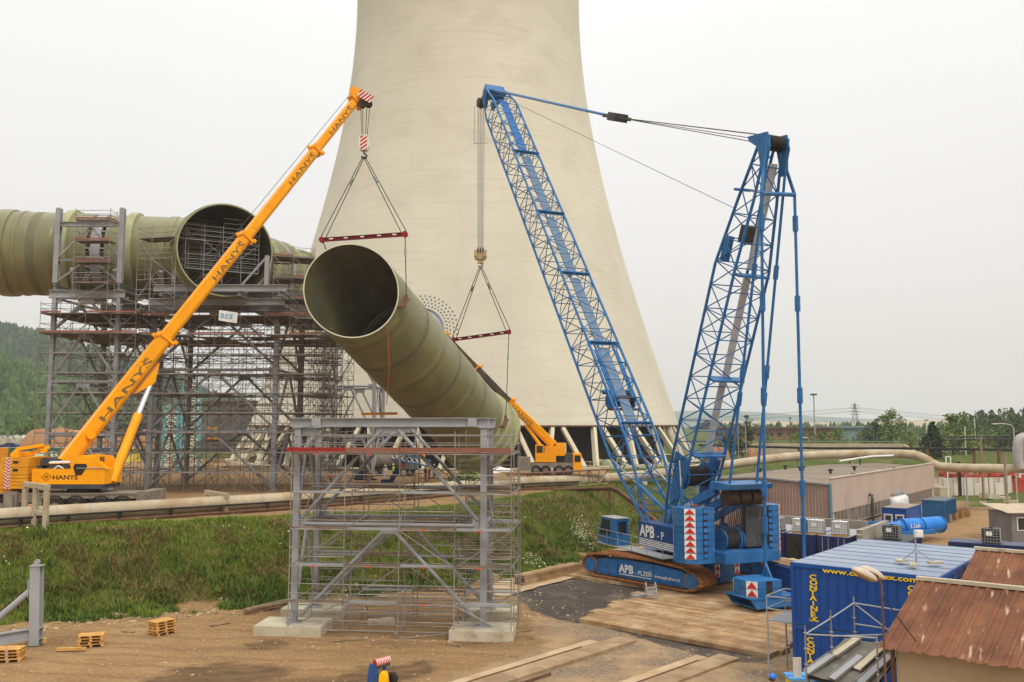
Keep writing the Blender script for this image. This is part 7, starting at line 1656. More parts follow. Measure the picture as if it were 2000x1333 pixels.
def pose(kind):
    P0 = {'pelvis': ((0, 0, .95), (.155, .12)), 'waist': ((0, -.01, 1.1), (.145, .105)), 'chest': ((0, 0, 1.33), (.165, .12)), 'neckb': ((0, .01, 1.47), (.085, .075)), 'neck': ((0, -.005, 1.53), (.06, .06)), 'head': ((0, -.02, 1.64), (.085, .1)), 'crown': ((0, -.015, 1.74), (.07, .085))}
    for s, g in (('l', 1), ('r', -1)):
        P0['sho' + s] = ((g * .19, 0, 1.41), .072); P0['elb' + s] = ((g * .27, .02, 1.13), .052); P0['wri' + s] = ((g * .27, -.08, .89), .036); P0['han' + s] = ((g * .265, -.12, .8), (.045, .03))
        P0['hip' + s] = ((g * .1, 0, .88), .105); P0['kne' + s] = ((g * .12, -.02, .5), .072); P0['ank' + s] = ((g * .13, .02, .09), .048); P0['toe' + s] = ((g * .15, -.15, .035), (.045, .035))
    if kind == 'walk':
        P0['knel'] = ((.11, -.16, .52), .072); P0['ankl'] = ((.12, -.2, .1), .048); P0['toel'] = ((.13, -.38, .05), (.045, .035)); P0['kner'] = ((-.11, .06, .5), .072); P0['ankr'] = ((-.12, .28, .14), .048); P0['toer'] = ((-.13, .14, .04), (.045, .035))
        P0['elbl'] = ((.27, .14, 1.15), .052); P0['wril'] = ((.25, .1, .92), .036); P0['hanl'] = ((.25, .08, .84), (.045, .03)); P0['elbr'] = ((-.27, -.08, 1.14), .052); P0['wrir'] = ((-.24, -.26, .98), .036); P0['hanr'] = ((-.23, -.33, .93), (.045, .03))
    if kind == 'work':
        P0['elbl'] = ((.27, -.12, 1.18), .052); P0['wril'] = ((.16, -.34, 1.15), .036); P0['hanl'] = ((.13, -.42, 1.16), (.045, .03)); P0['elbr'] = ((-.27, -.1, 1.16), .052); P0['wrir'] = ((-.16, -.32, 1.08), .036); P0['hanr'] = ((-.12, -.4, 1.08), (.045, .03))
    return P0
BODY = {k: body_mesh('person_' + k, pose(k)) for k in ('stand', 'walk', 'work')}
MSKIN = mat('skin', S(206, 154, 124), None, rough=.6); MHIV = mat('vest_orange', S(255, 84, 34), None, rough=.7); MHIY = mat('vest_yellow', S(216, 240, 40), None, rough=.7); MNAVY = mat('work_navy', S(46, 58, 92), S(38, 48, 78), 4, .8); MOVR = mat('overall_red', S(150, 30, 34), S(126, 26, 30), 4, .8); MOVW = mat('overall_white', S(220, 214, 204), S(198, 190, 180), 4, .8); MDARKT = mat('trousers_dark', S(44, 42, 46), None, rough=.8); MHAIR = mat('hair', S(60, 46, 36), None, rough=.8)
def person(label, loc, rz, kind, top_m, leg_m, helm_m, sc=1.0, vest=None):
    t = bpy.data.objects.new('person', BODY[kind].copy()); link(t); t.location = loc; t.rotation_euler = (0, 0, rz); t.scale = (sc, sc, sc); tag(t, label, 'person', None); me = t.data
    for m_ in (leg_m, top_m, MSKIN, MBLACK): me.materials.append(m_)
    ids = []
    for p in me.polygons:
        c = p.center
        hand = abs(c.x) > .1 and ((kind == 'work' and c.y < -.36) or (kind == 'stand' and c.z < .88 and c.z > .7 and abs(c.x) > .21) or (kind == 'walk' and abs(c.x) > .2 and c.z < 1.0 and c.z > .7 and (c.y < -.28 or (c.x > 0 and c.z < .9))))
        ids.append(2 if hand or c.z > 1.5 else 3 if c.z < .13 else 1 if c.z > 1.0 or (abs(c.x) > .2 and c.z > .75) else 0)
    me.polygons.foreach_set('material_index', ids)
    ROOTINV[t.name] = Matrix()
    b = B(); b.lathe((0, -.02, 1.7), [(.125, -.02), (.13, .0), (.118, .06), (.085, .115), (.03, .14), (.005, .142)], 16); b.box((0, -.13, 1.695), (.17, .1, .012)); obj('helmet', b, helm_m, t, smooth=True, local=True)
    b = B(); b.lathe((0, -.112, 1.625), [(.004, -.03), (.016, -.01), (.02, .0), (.012, .02), (.004, .03)], 8, (0, -.3, 1)); b.box((0, -.108, 1.58), (.05, .012, .008)); 
    for g in (-1, 1): b.lathe((g * .098, 0, 1.64), [(.004, -.035), (.018, -.015), (.02, .015), (.004, .035)], 8)
    obj('face_features', b, MSKIN, t, smooth=True, local=True)
    b = B()
    for g in (-1, 1): b.lathe((g * .034, -.1, 1.655), [(.003, -.008), (.011, 0), (.003, .008)], 8)
    obj('eyes', b, MBLACK, t, local=True)
    b = B(); b.lathe((0, .005, 1.66), [(.108, -.07), (.116, -.02), (.11, .04)], 14); obj('hair', b, MHAIR, t, smooth=True, local=True)
    if vest:
        b = B()
        for z in (1.12, 1.24): b.lathe((0, -.003, z), [(.165, -.02), (.168, .0), (.165, .02)], 16)
        o = obj('reflective_strip', b, MWHITE, t, local=True); o.scale = (1.02, .82, 1)
    return t
def gp(px, py): p = G(px, py, UP); return (p.x, p.y, ground_z(p.x, p.y))
person('person in orange vest and white helmet walking behind the free-standing frame', gp(646, 950), 2.7, 'walk', MHIV, MDARKT, MWHITE, vest=True)
person('person in white overalls and white helmet standing on the upper yard', gp(752, 937), .6, 'work', MOVW, MOVW, MWHITE)
person('person in yellow vest facing the worker in white overalls', gp(768, 934), -1.2, 'stand', MHIY, MNAVY, MWHITE, vest=True)
person('person in orange vest and blue trousers beside the blue steel frame', gp(784, 930), .4, 'work', MHIV, MNAVY, MHIY)
person('person in dark red overalls and red helmet under the suspended duct', gp(831, 939), 1.0, 'stand', MOVR, MOVR, MRED)
person('person in yellow vest next to the worker in red overalls', gp(838, 934), 2.2, 'stand', MHIY, MNAVY, MHIY, vest=True)
person('person in blue work clothes right of the worker in red', gp(848, 936), -.8, 'work', MNAVY, MNAVY, MWHITE)
person('person in yellow vest behind the small yellow crane ballast', gp(997, 915), .3, 'stand', MHIY, MDARKT, MHIY, vest=True)
person('person in yellow vest standing by the rail under the blue boom', gp(1208, 912), 0.2, 'stand', MHIY, MNAVY, MHIY, vest=True)
c = P(1508, 1318, 33); person('person in blue helmet and orange vest beside the blue container stack', (c.x, c.y, c.z - 1.80), 1.9, 'stand', MHIV, MNAVY, mat('helmet_blue', S(48, 122, 214), None, rough=.4))

# ------------------------------------------------------------------ background: vegetation
LEAFM = {}
def leafmat(name, c1, c2, c3):
    m = bpy.data.materials.new(name); m.use_nodes = True; t = m.node_tree; N = t.nodes; K = t.links.new; b = N['Principled BSDF']
    b.inputs['Roughness'].default_value = .7; b.inputs['Specular IOR Level'].default_value = .2
    g = N.new('ShaderNodeNewGeometry'); r = N.new('ShaderNodeValToRGB'); r.color_ramp.elements[0].color = c1; r.color_ramp.elements[1].color = c2; e_ = r.color_ramp.elements.new(.5); e_.color = c3
    K(g.outputs['Random Per Island'], r.inputs[0]); K(r.outputs[0], b.inputs['Base Color']); return m
LG = leafmat('leaf_spring', S(74, 96, 34), S(112, 132, 54), S(92, 114, 42)); LD = leafmat('leaf_dark', S(44, 62, 32), S(72, 88, 44), S(56, 74, 38)); LC = leafmat('needle_dark', S(36, 52, 32), S(58, 74, 42), S(46, 62, 36)); LY = leafmat('leaf_pale', S(96, 112, 56), S(132, 142, 74), S(112, 128, 62))
MBARK = mat('bark', S(92, 80, 66), S(70, 60, 50), 3, .9)
def tree(name, label, loc, hgt, wid, kind, m, seed, n=900, group='background trees'):
    rnd = random.Random(seed); loc = V(loc); t = thing(name, label, 'tree' if hgt > 3.2 else 'bush', loc, 0, group)
    b = B(); b.tube(loc - V((0, 0, .3)), loc + V((rnd.uniform(-.2, .2), 0, hgt * .8)), hgt * .022 + .05, 7, .03); tips = []
    nl_ = 9 if kind != 'conifer' else 0
    for k in range(nl_):
        z = hgt * (.2 + .6 * k / nl_); a = k * 2.4 + rnd.random(); l_ = wid * .42 * (1 - .35 * k / nl_) * rnd.uniform(.6, 1.1); q = loc + V((cos(a) * l_, sin(a) * l_, z + l_ * .7)); b.tube(loc + V((0, 0, z)), q, hgt * .01 + .02, 5, .015); tips.append((q, wid * rnd.uniform(.16, .28)))
    obj('trunk', b, MBARK, t, smooth=True)
    b = B(); vs_, fs_ = [], []
    clumps = []
    if kind == 'conifer':
        for k in range(40): z = k / 40; r_ = wid / 2 * (1 - z) ** .85 + .1; a = k * 2.4; rr = r_ * rnd.uniform(.35, .85); clumps.append((loc + V((cos(a) * rr, sin(a) * rr, hgt * (.08 + .9 * z))), max(.25, r_ * .45)))
    else:
        clumps = list(tips)
        for k in range(16):
            z = rnd.uniform(.22, 1); pr = {'round': sqrt(max(.05, 1 - (2 * z - 1.15) ** 2)), 'tall': sin(pi * min(1, z * .82 + .12)) ** .7, 'bush': sqrt(max(.05, 1 - z * z)) * 1.05}[kind]; a = rnd.uniform(0, 6.28); rr = wid / 2 * pr * sqrt(rnd.random()) * .9; clumps.append((loc + V((cos(a) * rr, sin(a) * rr, hgt * z * .94)), wid * rnd.uniform(.1, .2)))
    sz = max(.16, wid * .035)
    for i in range(n):
        c, r_ = rnd.choice(clumps); u = V((rnd.gauss(0, 1), rnd.gauss(0, 1), rnd.gauss(0, .8))).normalized() * r_ * rnd.random() ** .4; p = c + u
        if p.z < loc.z + .1: p.z = loc.z + .1 + rnd.random() * .3
        d1_ = V((rnd.gauss(0, 1), rnd.gauss(0, 1), rnd.gauss(0, .7))).normalized(); d2_ = d1_.cross(V((rnd.gauss(0, 1), rnd.gauss(0, 1), rnd.gauss(0, 1)))).normalized(); s_ = sz * rnd.uniform(.6, 1.5); k = len(vs_)
        vs_ += [p - d1_ * s_, p + d2_ * s_ * .6, p + d1_ * s_, p - d2_ * s_ * .6]; fs_.append((k, k + 1, k + 2, k + 3))
    b.add(vs_, fs_); obj('crown', b, m, t, fix=False)
    return t
def gz_(p): return V((p.x, p.y, ground_z(p.x, p.y)))
def spot(px, y): p = P(px, 860, y); return gz_(p)
def hpx(y, n_): return n_ / FPX * y
TREES = [
 ('deciduous_tree', 'tall slender leafy tree behind the curved street lamp', 1457, 178, 84, 34, 'tall', LD, 1500), ('deciduous_bush', 'dense round dark bush beside the curved street lamp', 1427, 174, 46, 58, 'bush', LD, 1500),
 ('deciduous_bush', 'yellow green bush before the long brown building', 1500, 215, 30, 40, 'bush', LY, 800), ('deciduous_bush', 'broad green bush between the blue crane pendants', 1560, 215, 32, 56, 'bush', LG, 900), ('deciduous_bush', 'leafy bush right of the rear pendant, before the brown building', 1605, 212, 34, 48, 'bush', LG, 900),
 ('deciduous_tree', 'small loose tree beside the power pylon foot', 1640, 225, 44, 40, 'round', LG, 800), ('deciduous_tree', 'first dark slender tree right of the power pylon', 1709, 226, 66, 38, 'tall', LD, 1300), ('deciduous_tree', 'taller forked tree right of the dark slender one', 1742, 222, 82, 54, 'tall', LG, 1700), ('deciduous_bush', 'rounded green bush under the forked tree', 1690, 230, 40, 50, 'bush', LG, 800),
 ('deciduous_bush', 'pale green bush between forked tree and dark spruce', 1778, 218, 40, 46, 'bush', LY, 900), ('spruce_tree', 'dark spruce standing beside the black overhead pipe', 1822, 168, 74, 62, 'conifer', LC, 2400), ('deciduous_tree', 'loose topped tree right of the dark spruce', 1868, 205, 74, 60, 'round', LG, 1800), ('deciduous_bush', 'wide olive bush in front of the loose topped tree', 1872, 196, 36, 70, 'bush', LY, 1100), ('deciduous_bush', 'green bush below the two arm street lamp', 1930, 215, 36, 60, 'bush', LG, 900),
 ('deciduous_bush', 'green bush before the far wood, next to the expansion loop', 1975, 210, 38, 60, 'bush', LD, 900), ('deciduous_bush', 'low dark shrub right behind the hall roof', 1735, 131, 24, 80, 'bush', LD, 1500), ('deciduous_bush', 'low bright shrub behind the hall beside the pipeline bend', 1790, 129, 22, 56, 'bush', LG, 1000), ('deciduous_bush', 'small bush in the scrap yard behind the white wall', 1856, 141, 18, 22, 'bush', LG, 500),
 ('deciduous_bush', 'leafy bush growing before the thick pipeline behind the steel frame', 905, 88, 30, 60, 'bush', LG, 1300), ('deciduous_bush', 'rounded bush at the foot of the dirt mound by the hillside', 45, 300, 40, 60, 'bush', LG, 900)]
for i, (nm_, lb, px, y, hp, wp_, kd, m_, n_) in enumerate(TREES): tree(nm_, lb, spot(px, y), hpx(y, hp), hpx(y, wp_), kd, m_, 40 + i, n_, 'background trees and bushes')
# weed heap on the pipe behind the hall: pale flowering shrubs
def scatter(name, pts, m, size, seed, up=.7):
    rnd = random.Random(seed); vs_, fs_ = [], []
    for p, s_ in pts:
        d1_ = V((rnd.gauss(0, 1), rnd.gauss(0, 1), rnd.gauss(0, .6))).normalized(); d2_ = d1_.cross(V((rnd.gauss(0, 1), rnd.gauss(0, 1), rnd.gauss(0, 1)))).normalized(); k = len(vs_)
        vs_ += [p - d1_ * s_ * size, p + d2_ * s_ * size * .6, p + d1_ * s_ * size, p - d2_ * s_ * size * .6]; fs_.append((k, k + 1, k + 2, k + 3))
    me = bpy.data.meshes.new(name); me.from_pydata([tuple(p) for p in vs_], [], fs_); me.materials.append(m); o = bpy.data.objects.new(name, me); link(o); o['kind'] = 'stuff'; return o
rnd = random.Random(5); pts = []
for i in range(2600):
    f = rnd.random(); p = P(1500 + 150 * f, 916 - 22 * f, 112 + 4 * f); p = p + V((rnd.gauss(0, .5), rnd.gauss(0, 1), 0)); p.z = max(ground_z(p.x, p.y), 0) + rnd.random() ** 2 * 1.3 + .1; pts.append((p, rnd.uniform(.5, 1.4)))
scatter('weed_thicket', pts[:1700], LG, .22, 6); scatter('flower_thicket', pts[1700:], mat('cow_parsley', S(226, 224, 196), S(190, 196, 150), 2, .8), .16, 7)
# far wood on the right, hills
def wood(name, fn, n, m, seed, smin, smax, segs=6):
    rnd = random.Random(seed); b = B(); vs_, fs_ = [], []
    for i in range(n):
        p, h_ = fn(rnd); r_ = h_ * rnd.uniform(.22, .36); cone = rnd.random() < .45; k = len(vs_); rings = ((0.0, .7), (.25, 1.0), (.55, .8), (.8, .45)) if not cone else ((0.0, 1.0), (.35, .7), (.7, .35))
        for f, rr in rings:
            for j in range(segs): a = 6.283 * j / segs + f * 2; q = rnd.uniform(.72, 1.25); vs_.append(p + V((cos(a) * r_ * rr * q, sin(a) * r_ * rr * q, h_ * f * rnd.uniform(.93, 1.07))))
        vs_.append(p + V((0, 0, h_)))
        for g in range(len(rings) - 1): fs_ += [(k + g * segs + j, k + g * segs + (j + 1) % segs, k + (g + 1) * segs + (j + 1) % segs, k + (g + 1) * segs + j) for j in range(segs)]
        g = len(rings) - 1; fs_ += [(k + g * segs + j, k + g * segs + (j + 1) % segs, k + len(rings) * segs) for j in range(segs)]
    me = bpy.data.meshes.new(name); me.from_pydata([tuple(p) for p in vs_], [], fs_); me.materials.append(m); o = bpy.data.objects.new(name, me); link(o); o['kind'] = 'stuff'; return o
def leafwood(name, c1, c2, c3): return leafmat(name, c1, c2, c3)
WD = leafwood('wood_mixed', S(52, 72, 36), S(86, 104, 50), S(66, 86, 42))
def f_right(r):
    f = r.random() ** .8; px = 1885 + 330 * f; y = r.uniform(285, 420); p = P(px, 860, y); rise = max(0, (px - 1900)) / 120 * 3.0; return V((p.x, y, UP + rise * (y - 285) / 120)), r.uniform(7, 12.5)
pts = []; rnd = random.Random(3)
for i in range(190):
    p, h_ = f_right(rnd); cone = rnd.random() < .5; r_ = h_ * rnd.uniform(.2, .3)
    for k in range(230):
        f = rnd.random() ** .8; rr = r_ * ((1 - f) ** .8 + .08 if cone else sin(pi * min(1, f * .85 + .12)) ** .6) * rnd.uniform(.45, 1.05); a = rnd.uniform(0, 6.283); pts.append((p + V((cos(a) * rr, sin(a) * rr, h_ * f)), rnd.uniform(.6, 1.4)))
scatter('far_wood', pts, WD, .42, 3)
def f_line(r): px = r.uniform(1390, 1990); y = r.uniform(420, 620); p = P(px, 840, y); return V((p.x, y, UP)), r.uniform(4, 8.5)
wood('far_tree_line', f_line, 420, WD, 4, 4, 8)
def hill(name, pts, m, depth):
    """ridge line given as (x, y, z): sloping land from the plain up to it and down behind"""
    b = B(); n = len(pts); vs_ = []; rows = 10
    for j in range(rows + 1):
        f = j / rows
        for (x, y, z) in pts: yy = y - depth * (1 - f); q = smooth01(f); vs_.append(V((x, yy, UP - 1 + (z - UP) * q + 3.5 * noise.noise(V((x * .012, yy * .012, 1))) * q)))
    for (x, y, z) in pts: vs_.append(V((x, y + depth, UP - 2)))
    b.add(vs_, [(j * n + i, j * n + i + 1, (j + 1) * n + i + 1, (j + 1) * n + i) for j in range(rows + 1) for i in range(n - 1)]); return struct(name, b, m, smooth=True)
MHILL = mat('hill_meadow', S(70, 92, 42), S(88, 104, 52), .006, .9, c3=S(52, 74, 36), s3=.01)
def ridge(px_list, y): return [tuple(P(px, py, y)) for px, py in px_list]
H1 = ridge([(-700, 560), (-500, 585), (-300, 605), (-100, 632), (0, 648), (60, 655), (140, 672), (230, 700), (320, 735), (420, 775), (520, 808), (620, 822)], 950)
hill('hill', H1, MHILL, 430)
H2 = ridge([(-500, 640), (-200, 680), (0, 712), (60, 735), (130, 760), (220, 795), (300, 815)], 520); hill('foothill', H2, MHILL, 180)
H3 = ridge([(1150, 822), (1300, 803), (1400, 800), (1480, 806), (1560, 812), (1700, 820), (1900, 823)], 2600); hill('far_hill', H3, mat('far_hill', S(96, 112, 104), None, rough=.9), 700)
H4 = ridge([(1380, 822), (1650, 822), (1760, 818), (1850, 817), (1950, 819), (2300, 822)], 900); hill('spoil_bank', H4, mat('spoil', S(164, 148, 124), None, rough=.9), 120)
def f_hill(ridge_pts, depth, zlo):
    def fn(r):
        i = r.randrange(len(ridge_pts) - 1); f = r.random(); a, c = V(ridge_pts[i]), V(ridge_pts[i + 1]); q = a.lerp(c, f); g = 1 - r.random() ** 1.2 * (1 - zlo); yy = q.y - depth * (1 - g); z = UP - 1 + (q.z - UP) * smooth01(g) + 3.5 * noise.noise(V((q.x * .012, yy * .012, 1))) * smooth01(g); return V((q.x, yy, z - 1.5)), r.uniform(7, 14)
    return fn
wood('hill_forest', f_hill(H1, 430, .12), 5200, leafwood('forest_dark', S(34, 52, 34), S(70, 90, 50), S(48, 68, 40)), 8, 8, 12, 6)
wood('foothill_wood', f_hill(H2, 180, .25), 1300, leafwood('forest_light', S(50, 72, 32), S(84, 104, 50), S(66, 88, 40)), 9, 8, 12, 6)
# ------------------------------------------------------------------ background: buildings and walls
def slabs(name, label, cat, a, c, z0, z1, n, th, m, cap=None):
    t = thing(name, label, cat, V((a.x, a.y, z0)), 0); dd_ = (c - a) / n
    for k in range(n): p, q = a + dd_ * (k + .012), a + dd_ * (k + .988); part('panel', 'box', V((p.x, p.y, (z0 + z1) / 2)), V((q.x, q.y, (z0 + z1) / 2)), th, z1 - z0, m, t)
    for k in range(n + 1): p = a + dd_ * k; part('post', 'box', V((p.x, p.y, z0)), V((p.x, p.y, z1 - .05)), th * 1.5, .25, MCONC, t)
    return t
MWALL = mat('pale_wall_concrete', S(188, 172, 146), S(172, 156, 130), .3, .9, rand=.05)
slabs('embankment_wall', 'long pale concrete panel wall along the far road embankment', 'wall', P(1392, 880, 195), P(1768, 880, 186), UP - .3, 7.0, 22, .3, MWALL)
b = B(); a, c = P(1765, 880, 186), P(1835, 905, 170); b.prism([V((a.x, a.y, UP - .5)), V((a.x, a.y, 6.9)), V((c.x, c.y, 3.2)), V((c.x, c.y, 2))], V((.4, .3, 0))); solo('ramp_wall', 'sloping concrete ramp wall running down beside the grass bank', 'wall', b, MWALL)
t = thing('guard_rail', 'green guard rail on top of the long concrete embankment wall', 'guard rail', P(1560, 866, 192)); a, c = P(1392, 864, 195.5), P(1768, 864, 186.5); part('beam', 'box', V((a.x, a.y, 7.45)), V((c.x, c.y, 7.45)), .12, .22, mat('rail_green', S(112, 132, 104), None, rough=.6), t)
for k in range(20): p = a.lerp(c, k / 19); part('post', 'box', V((p.x, p.y, 6.9)), V((p.x, p.y, 7.5)), .1, .1, MDGREY, t)
WA, WB, WC = G(1822, 968, .0), G(1963, 967, 0), G(2040, 935, 0)
for a, c, n_, lb in ((WA, WB, 7, 'low white panel wall round the scrap yard, with small red emblems'), (WB, WC, 8, 'white panel wall turning away along the scrap yard side')):
    t = slabs('panel_wall', lb, 'wall', a, c, -.1, 2.75, n_, .12, mat('white_panel', S(214, 206, 192), S(196, 188, 174), .4, .8, rand=.04))
    if n_ == 7:
        for k in (0, 2, 4, 6):
            p = a.lerp(c, (k + .35) / 7) + V((0, -.1, 2.35))
            for dx_, dz_ in ((0, .25), (0, -.25), (.25, 0), (-.25, 0)): part('emblem_bar', 'box', p + V((dx_ - (.25 if dz_ else 0), 0, dz_ - (0 if dz_ else .25))), p + V((dx_ + (.25 if dz_ else 0), 0, dz_ + (0 if dz_ else .25))), .03, .07, MRED, t)
# red machine parts in the scrap yard
rnd = random.Random(11)
MORED = mat('old_red_paint', S(186, 72, 52), S(150, 56, 42), .8, .7, rand=.15)
RN = ('longest at the front', 'beside the small bush', 'with upright brackets', 'in the middle of the pile', 'with yellow patches', 'half behind the post', 'nearest the corner of the wall', 'stacked crosswise', 'at the back of the pile', 'at the far end of the pile')
for k in range(10):
    px = 1860 + k * 14; y = 143 + rnd.uniform(0, 8); c = P(px, 934 - rnd.uniform(0, 8), y); c.z = 1.6 + rnd.uniform(0, 1.2); L_ = rnd.uniform(2.5, 5.5); a_ = rnd.uniform(-.3, .3)
    t = thing('machine_part', f'old red steel machine part in the scrap yard, {RN[k]}', 'scrap metal', V((c.x, c.y, 0)), a_, 'red machine parts in the scrap yard')
    b = B(); b.box((0, 0, c.z), (L_, 1.2, .5)); b.box((L_ * .3, 0, c.z + .45), (.5, 1.0, .6)); b.tube((-L_ * .4, -.5, c.z + .2), (-L_ * .4, .5, c.z + .2), .5, 12); b.box((0, 0, c.z * .45), (L_ * .5, .8, c.z * .9)); obj('frame', b, MORED, t, local=True)
    b = B(); b.box((-L_ * .1, -.62, c.z + .05), (.6, .05, .3)); obj('bracket', b, MBROWN, t, local=True)
# long brown building and far sheds
t = thing('long_building', 'long low brown brick building with dark roof behind the trees', 'building', P(1520, 850, 340)); a, c = P(1395, 856, 350), P(1640, 856, 335); dd_ = (c - a).normalized(); n_ = V((-dd_.y, dd_.x, 0))
b = B(); b.prism([V((p.x, p.y, UP - .5)) for p in (a, c, c + n_ * 15, a + n_ * 15)], V((0, 0, 5.2))); obj('wall', b, mat('brown_brick', S(142, 106, 80), S(122, 90, 68), .4, .9), t)
b = B(); b.prism([V((p.x, p.y, UP + 4.7)) for p in (a - n_, c - n_, c + n_ * 15, a + n_ * 15)], V((0, 0, .7))); obj('roof', b, mat('dark_roof', S(98, 70, 62), S(84, 60, 54), .3, .8), t)
for k in range(12): p = a.lerp(c, (k + .5) / 12) - n_ * .05; part('window', 'box', V((p.x, p.y, UP + 2.6)) - dd_ * 1.3, V((p.x, p.y, UP + 2.6)) + dd_ * 1.3, .1, 1.2, MGLASS, t)
t = thing('flat_shed', 'low blue grey flat shed right of the long brown building', 'building', P(1670, 845, 360)); a, c = P(1610, 846, 360), P(1705, 846, 360); b = B(); b.span((a.x, 358, UP - .4), (c.x, 372, UP + 5)); obj('wall', b, mat('pale_teal', S(120, 138, 140), None, rough=.8), t); b = B(); b.span((a.x - 1, 357, UP + 5), (c.x + 1, 373, UP + 5.7)); obj('roof', b, mat('blue_grey_roof', S(108, 128, 142), None, rough=.7), t)
t = thing('grey_building', 'dark grey boxy building seen through the scaffolding left of the tower', 'building', P(440, 840, 215)); a, c = P(392, 860, 215), P(492, 860, 215); b = B(); b.span((a.x, 215, UP - .4), (c.x + 12, 235, 16.5)); obj('wall', b, mat('grey_cladding', S(112, 106, 100), S(98, 92, 88), .2, .8), t); b = B(); b.span((a.x - .3, 214.6, 16.5), (c.x + 12, 235.3, 17.0)); obj('roof_edge', b, MBROWN, t)
b = B(); b.span((a.x + 1.5, 214.5, UP + 3), (a.x + 4.2, 214.95, UP + 6)); obj('door', b, MYEL2, t)
# lamp posts, pylon, poles
def pole(name, label, px, ytop, ybase, y, r_=.08, arm=None, m=MCONC, head=True):
    p = P(px, ytop, y); base = gz_(p); t = thing(name, label, 'street lamp' if head else 'pole', base)
    if arm:
        b = B(); b.path([base, V((p.x, p.y, p.z - .9)), V((p.x - arm * .12, p.y, p.z - .25)), V((p.x - arm * .5, p.y, p.z)), V((p.x - arm, p.y, p.z))], r_, 7); obj('pole', b, m, t, smooth=True)
        b = B(); b.box((p.x - arm - .3, p.y, p.z - .02), (.8, .3, .16)); obj('lamp_head', b, MWHITE, t)
    else:
        bar('shaft', base, p, r_, m, t, 8)
        if head: b = B(); b.box(p, (r_ * 9, r_ * 5, r_ * 2.5)); obj('lamp_head', b, MDGREY, t)
    return t
pole('street_lamp', 'street lamp with curved arm behind the blue crane', 1456, 826, 895, 150, .09, 1.6, MSTEEL)
pole('street_lamp', 'straight white lamp post beside the curved street lamp', 1441, 830, 895, 152, .07, None, MSTEEL)
pole('floodlight_pole', 'very tall floodlight pole above the brown building', 1589, 771, 850, 300, .22, None, MSTEEL)
pole('street_lamp', 'small street lamp over the concrete wall between the pendants', 1580, 855, 875, 188, .08, .6, MSTEEL)
pole('street_lamp', 'lamp post above the embankment wall left of the pendants', 1543, 817, 860, 240, .1, None, MBROWN)
for k, (px, yt, y, lb) in enumerate(((1845, 812, 210, 'slim lamp post left of the loose topped tree'), (1884, 831, 190, 'pale lamp post right of the loose topped tree'), (1903, 814, 205, 'tall pale lamp post before the far wood'), (1809, 821, 230, 'grey lamp post left of the dark spruce'), (1762, 830, 225, 'white lamp post right of the forked tree'))): pole('street_lamp', lb, px, yt, 870, y, .1, None, MWHITE)
pole('street_lamp', 'two arm street lamp standing beside the bridge pipes', 1979, 828, 1000, 160, .1, 3.2, MCONC)
pole('utility_pole', 'thick concrete pole standing beside the dirt road', 1962, 884, 1045, 88, .15, None, mat('pole_concrete', S(150, 134, 118), S(132, 116, 100), 1, .9), head=False)
pole('utility_pole', 'weathered wooden pole behind the scrap yard', 1915, 853, 940, 128, .16, None, mat('pole_wood', S(142, 118, 92), None, rough=.9), head=False)
pole('utility_pole', 'short black steel post in front of the white panel wall', 1873, 902, 965, 137, .22, None, MBLACK, head=False)
pole('utility_pole', 'thin grey pole beside the white wall corner', 1984, 925, 985, 128, .1, None, MCONC, head=False)
pc = P(1669, 788, 620); base = V((pc.x, pc.y, UP)); t = thing('power_pylon', 'grey lattice power pylon with four crossarms on the skyline', 'pylon', base)
Hh = pc.z - UP
for sx_2, sy_2 in ((1, 1), (1, -1), (-1, 1), (-1, -1)): bar('leg', base + V((sx_2 * 2.6, sy_2 * 2.6, 0)), base + V((sx_2 * .3, sy_2 * .3, Hh)), .16, MDGREY, t)
for k in range(9):
    f0, f1 = k / 9, (k + 1) / 9
    for s in (-1, 1): bar('lattice_bar', base + V((s * (2.6 - 2.3 * f0), -2.6 + 2.3 * f0, Hh * f0)), base + V((-s * (2.6 - 2.3 * f1), -2.6 + 2.3 * f1, Hh * f1)), .09, MDGREY, t)
for f, w_ in ((.62, 3.8), (.73, 5.2), (.84, 4.4), (.93, 2.6)): bar('crossarm', base + V((-w_, 0, Hh * f)), base + V((w_, 0, Hh * f)), .16, MDGREY, t)
t = thing('power_lines', 'thin overhead power lines crossing the sky at the pylon', 'power line', base)
for f, w_ in ((.73, 5.2), (.84, 4.4)):
    for s in (-1, 1):
        b = B(); q = base + V((s * w_, 0, Hh * f)); pts = [q + V((s2 * 260 * g_, 60 * g_, -14 * (1 - (1 - g_) ** 2) + 4 * g_)) for s2, g_ in ((-1, 1), (-1, .75), (-1, .5), (-1, .25), (1, 0), (1, .25), (1, .5), (1, .75), (1, 1))]; b.path(pts, .07, 4); obj('wire', b, MDGREY, t, fix=False)
# things on the left: site cabins, goods, car, mounds
CAB = [(-8, 14, MYEL2, 'yellow', 'at the left end of the row'), (18, 42, None, 'green', 'first green one of the row'), (43, 66, None, 'green', 'second green one of the row'), (67, 92, None, 'green', 'third green one of the row'), (98, 117, None, 'green', 'last green one, before the yellow cabin'), (118, 136, MYEL2, 'yellow', 'after the green ones'), (185, 208, MCBLUE, 'blue', 'seen under the crane boom'), (228, 262, mat('cabin_pale_yellow', S(226, 206, 96), None, rough=.6), 'pale yellow', 'seen beside the lift cylinder')]
MGRN = mat('cabin_green', S(32, 112, 86), S(28, 98, 76), .8, .6)
for (p0, p1, m_, cn, wh) in CAB:
    c = G((p0 + p1) / 2, 903, UP); w_ = (p1 - p0) / FPX * c.y; container('site_cabin', f'{cn} site cabin across the upper yard, {wh}', (c.x, c.y + 1.2, UP), 0, w_, 2.44, 2.6, m_ or MGRN, MCROOF, ribs=True, group='site cabins on the upper yard')
rnd = random.Random(21)
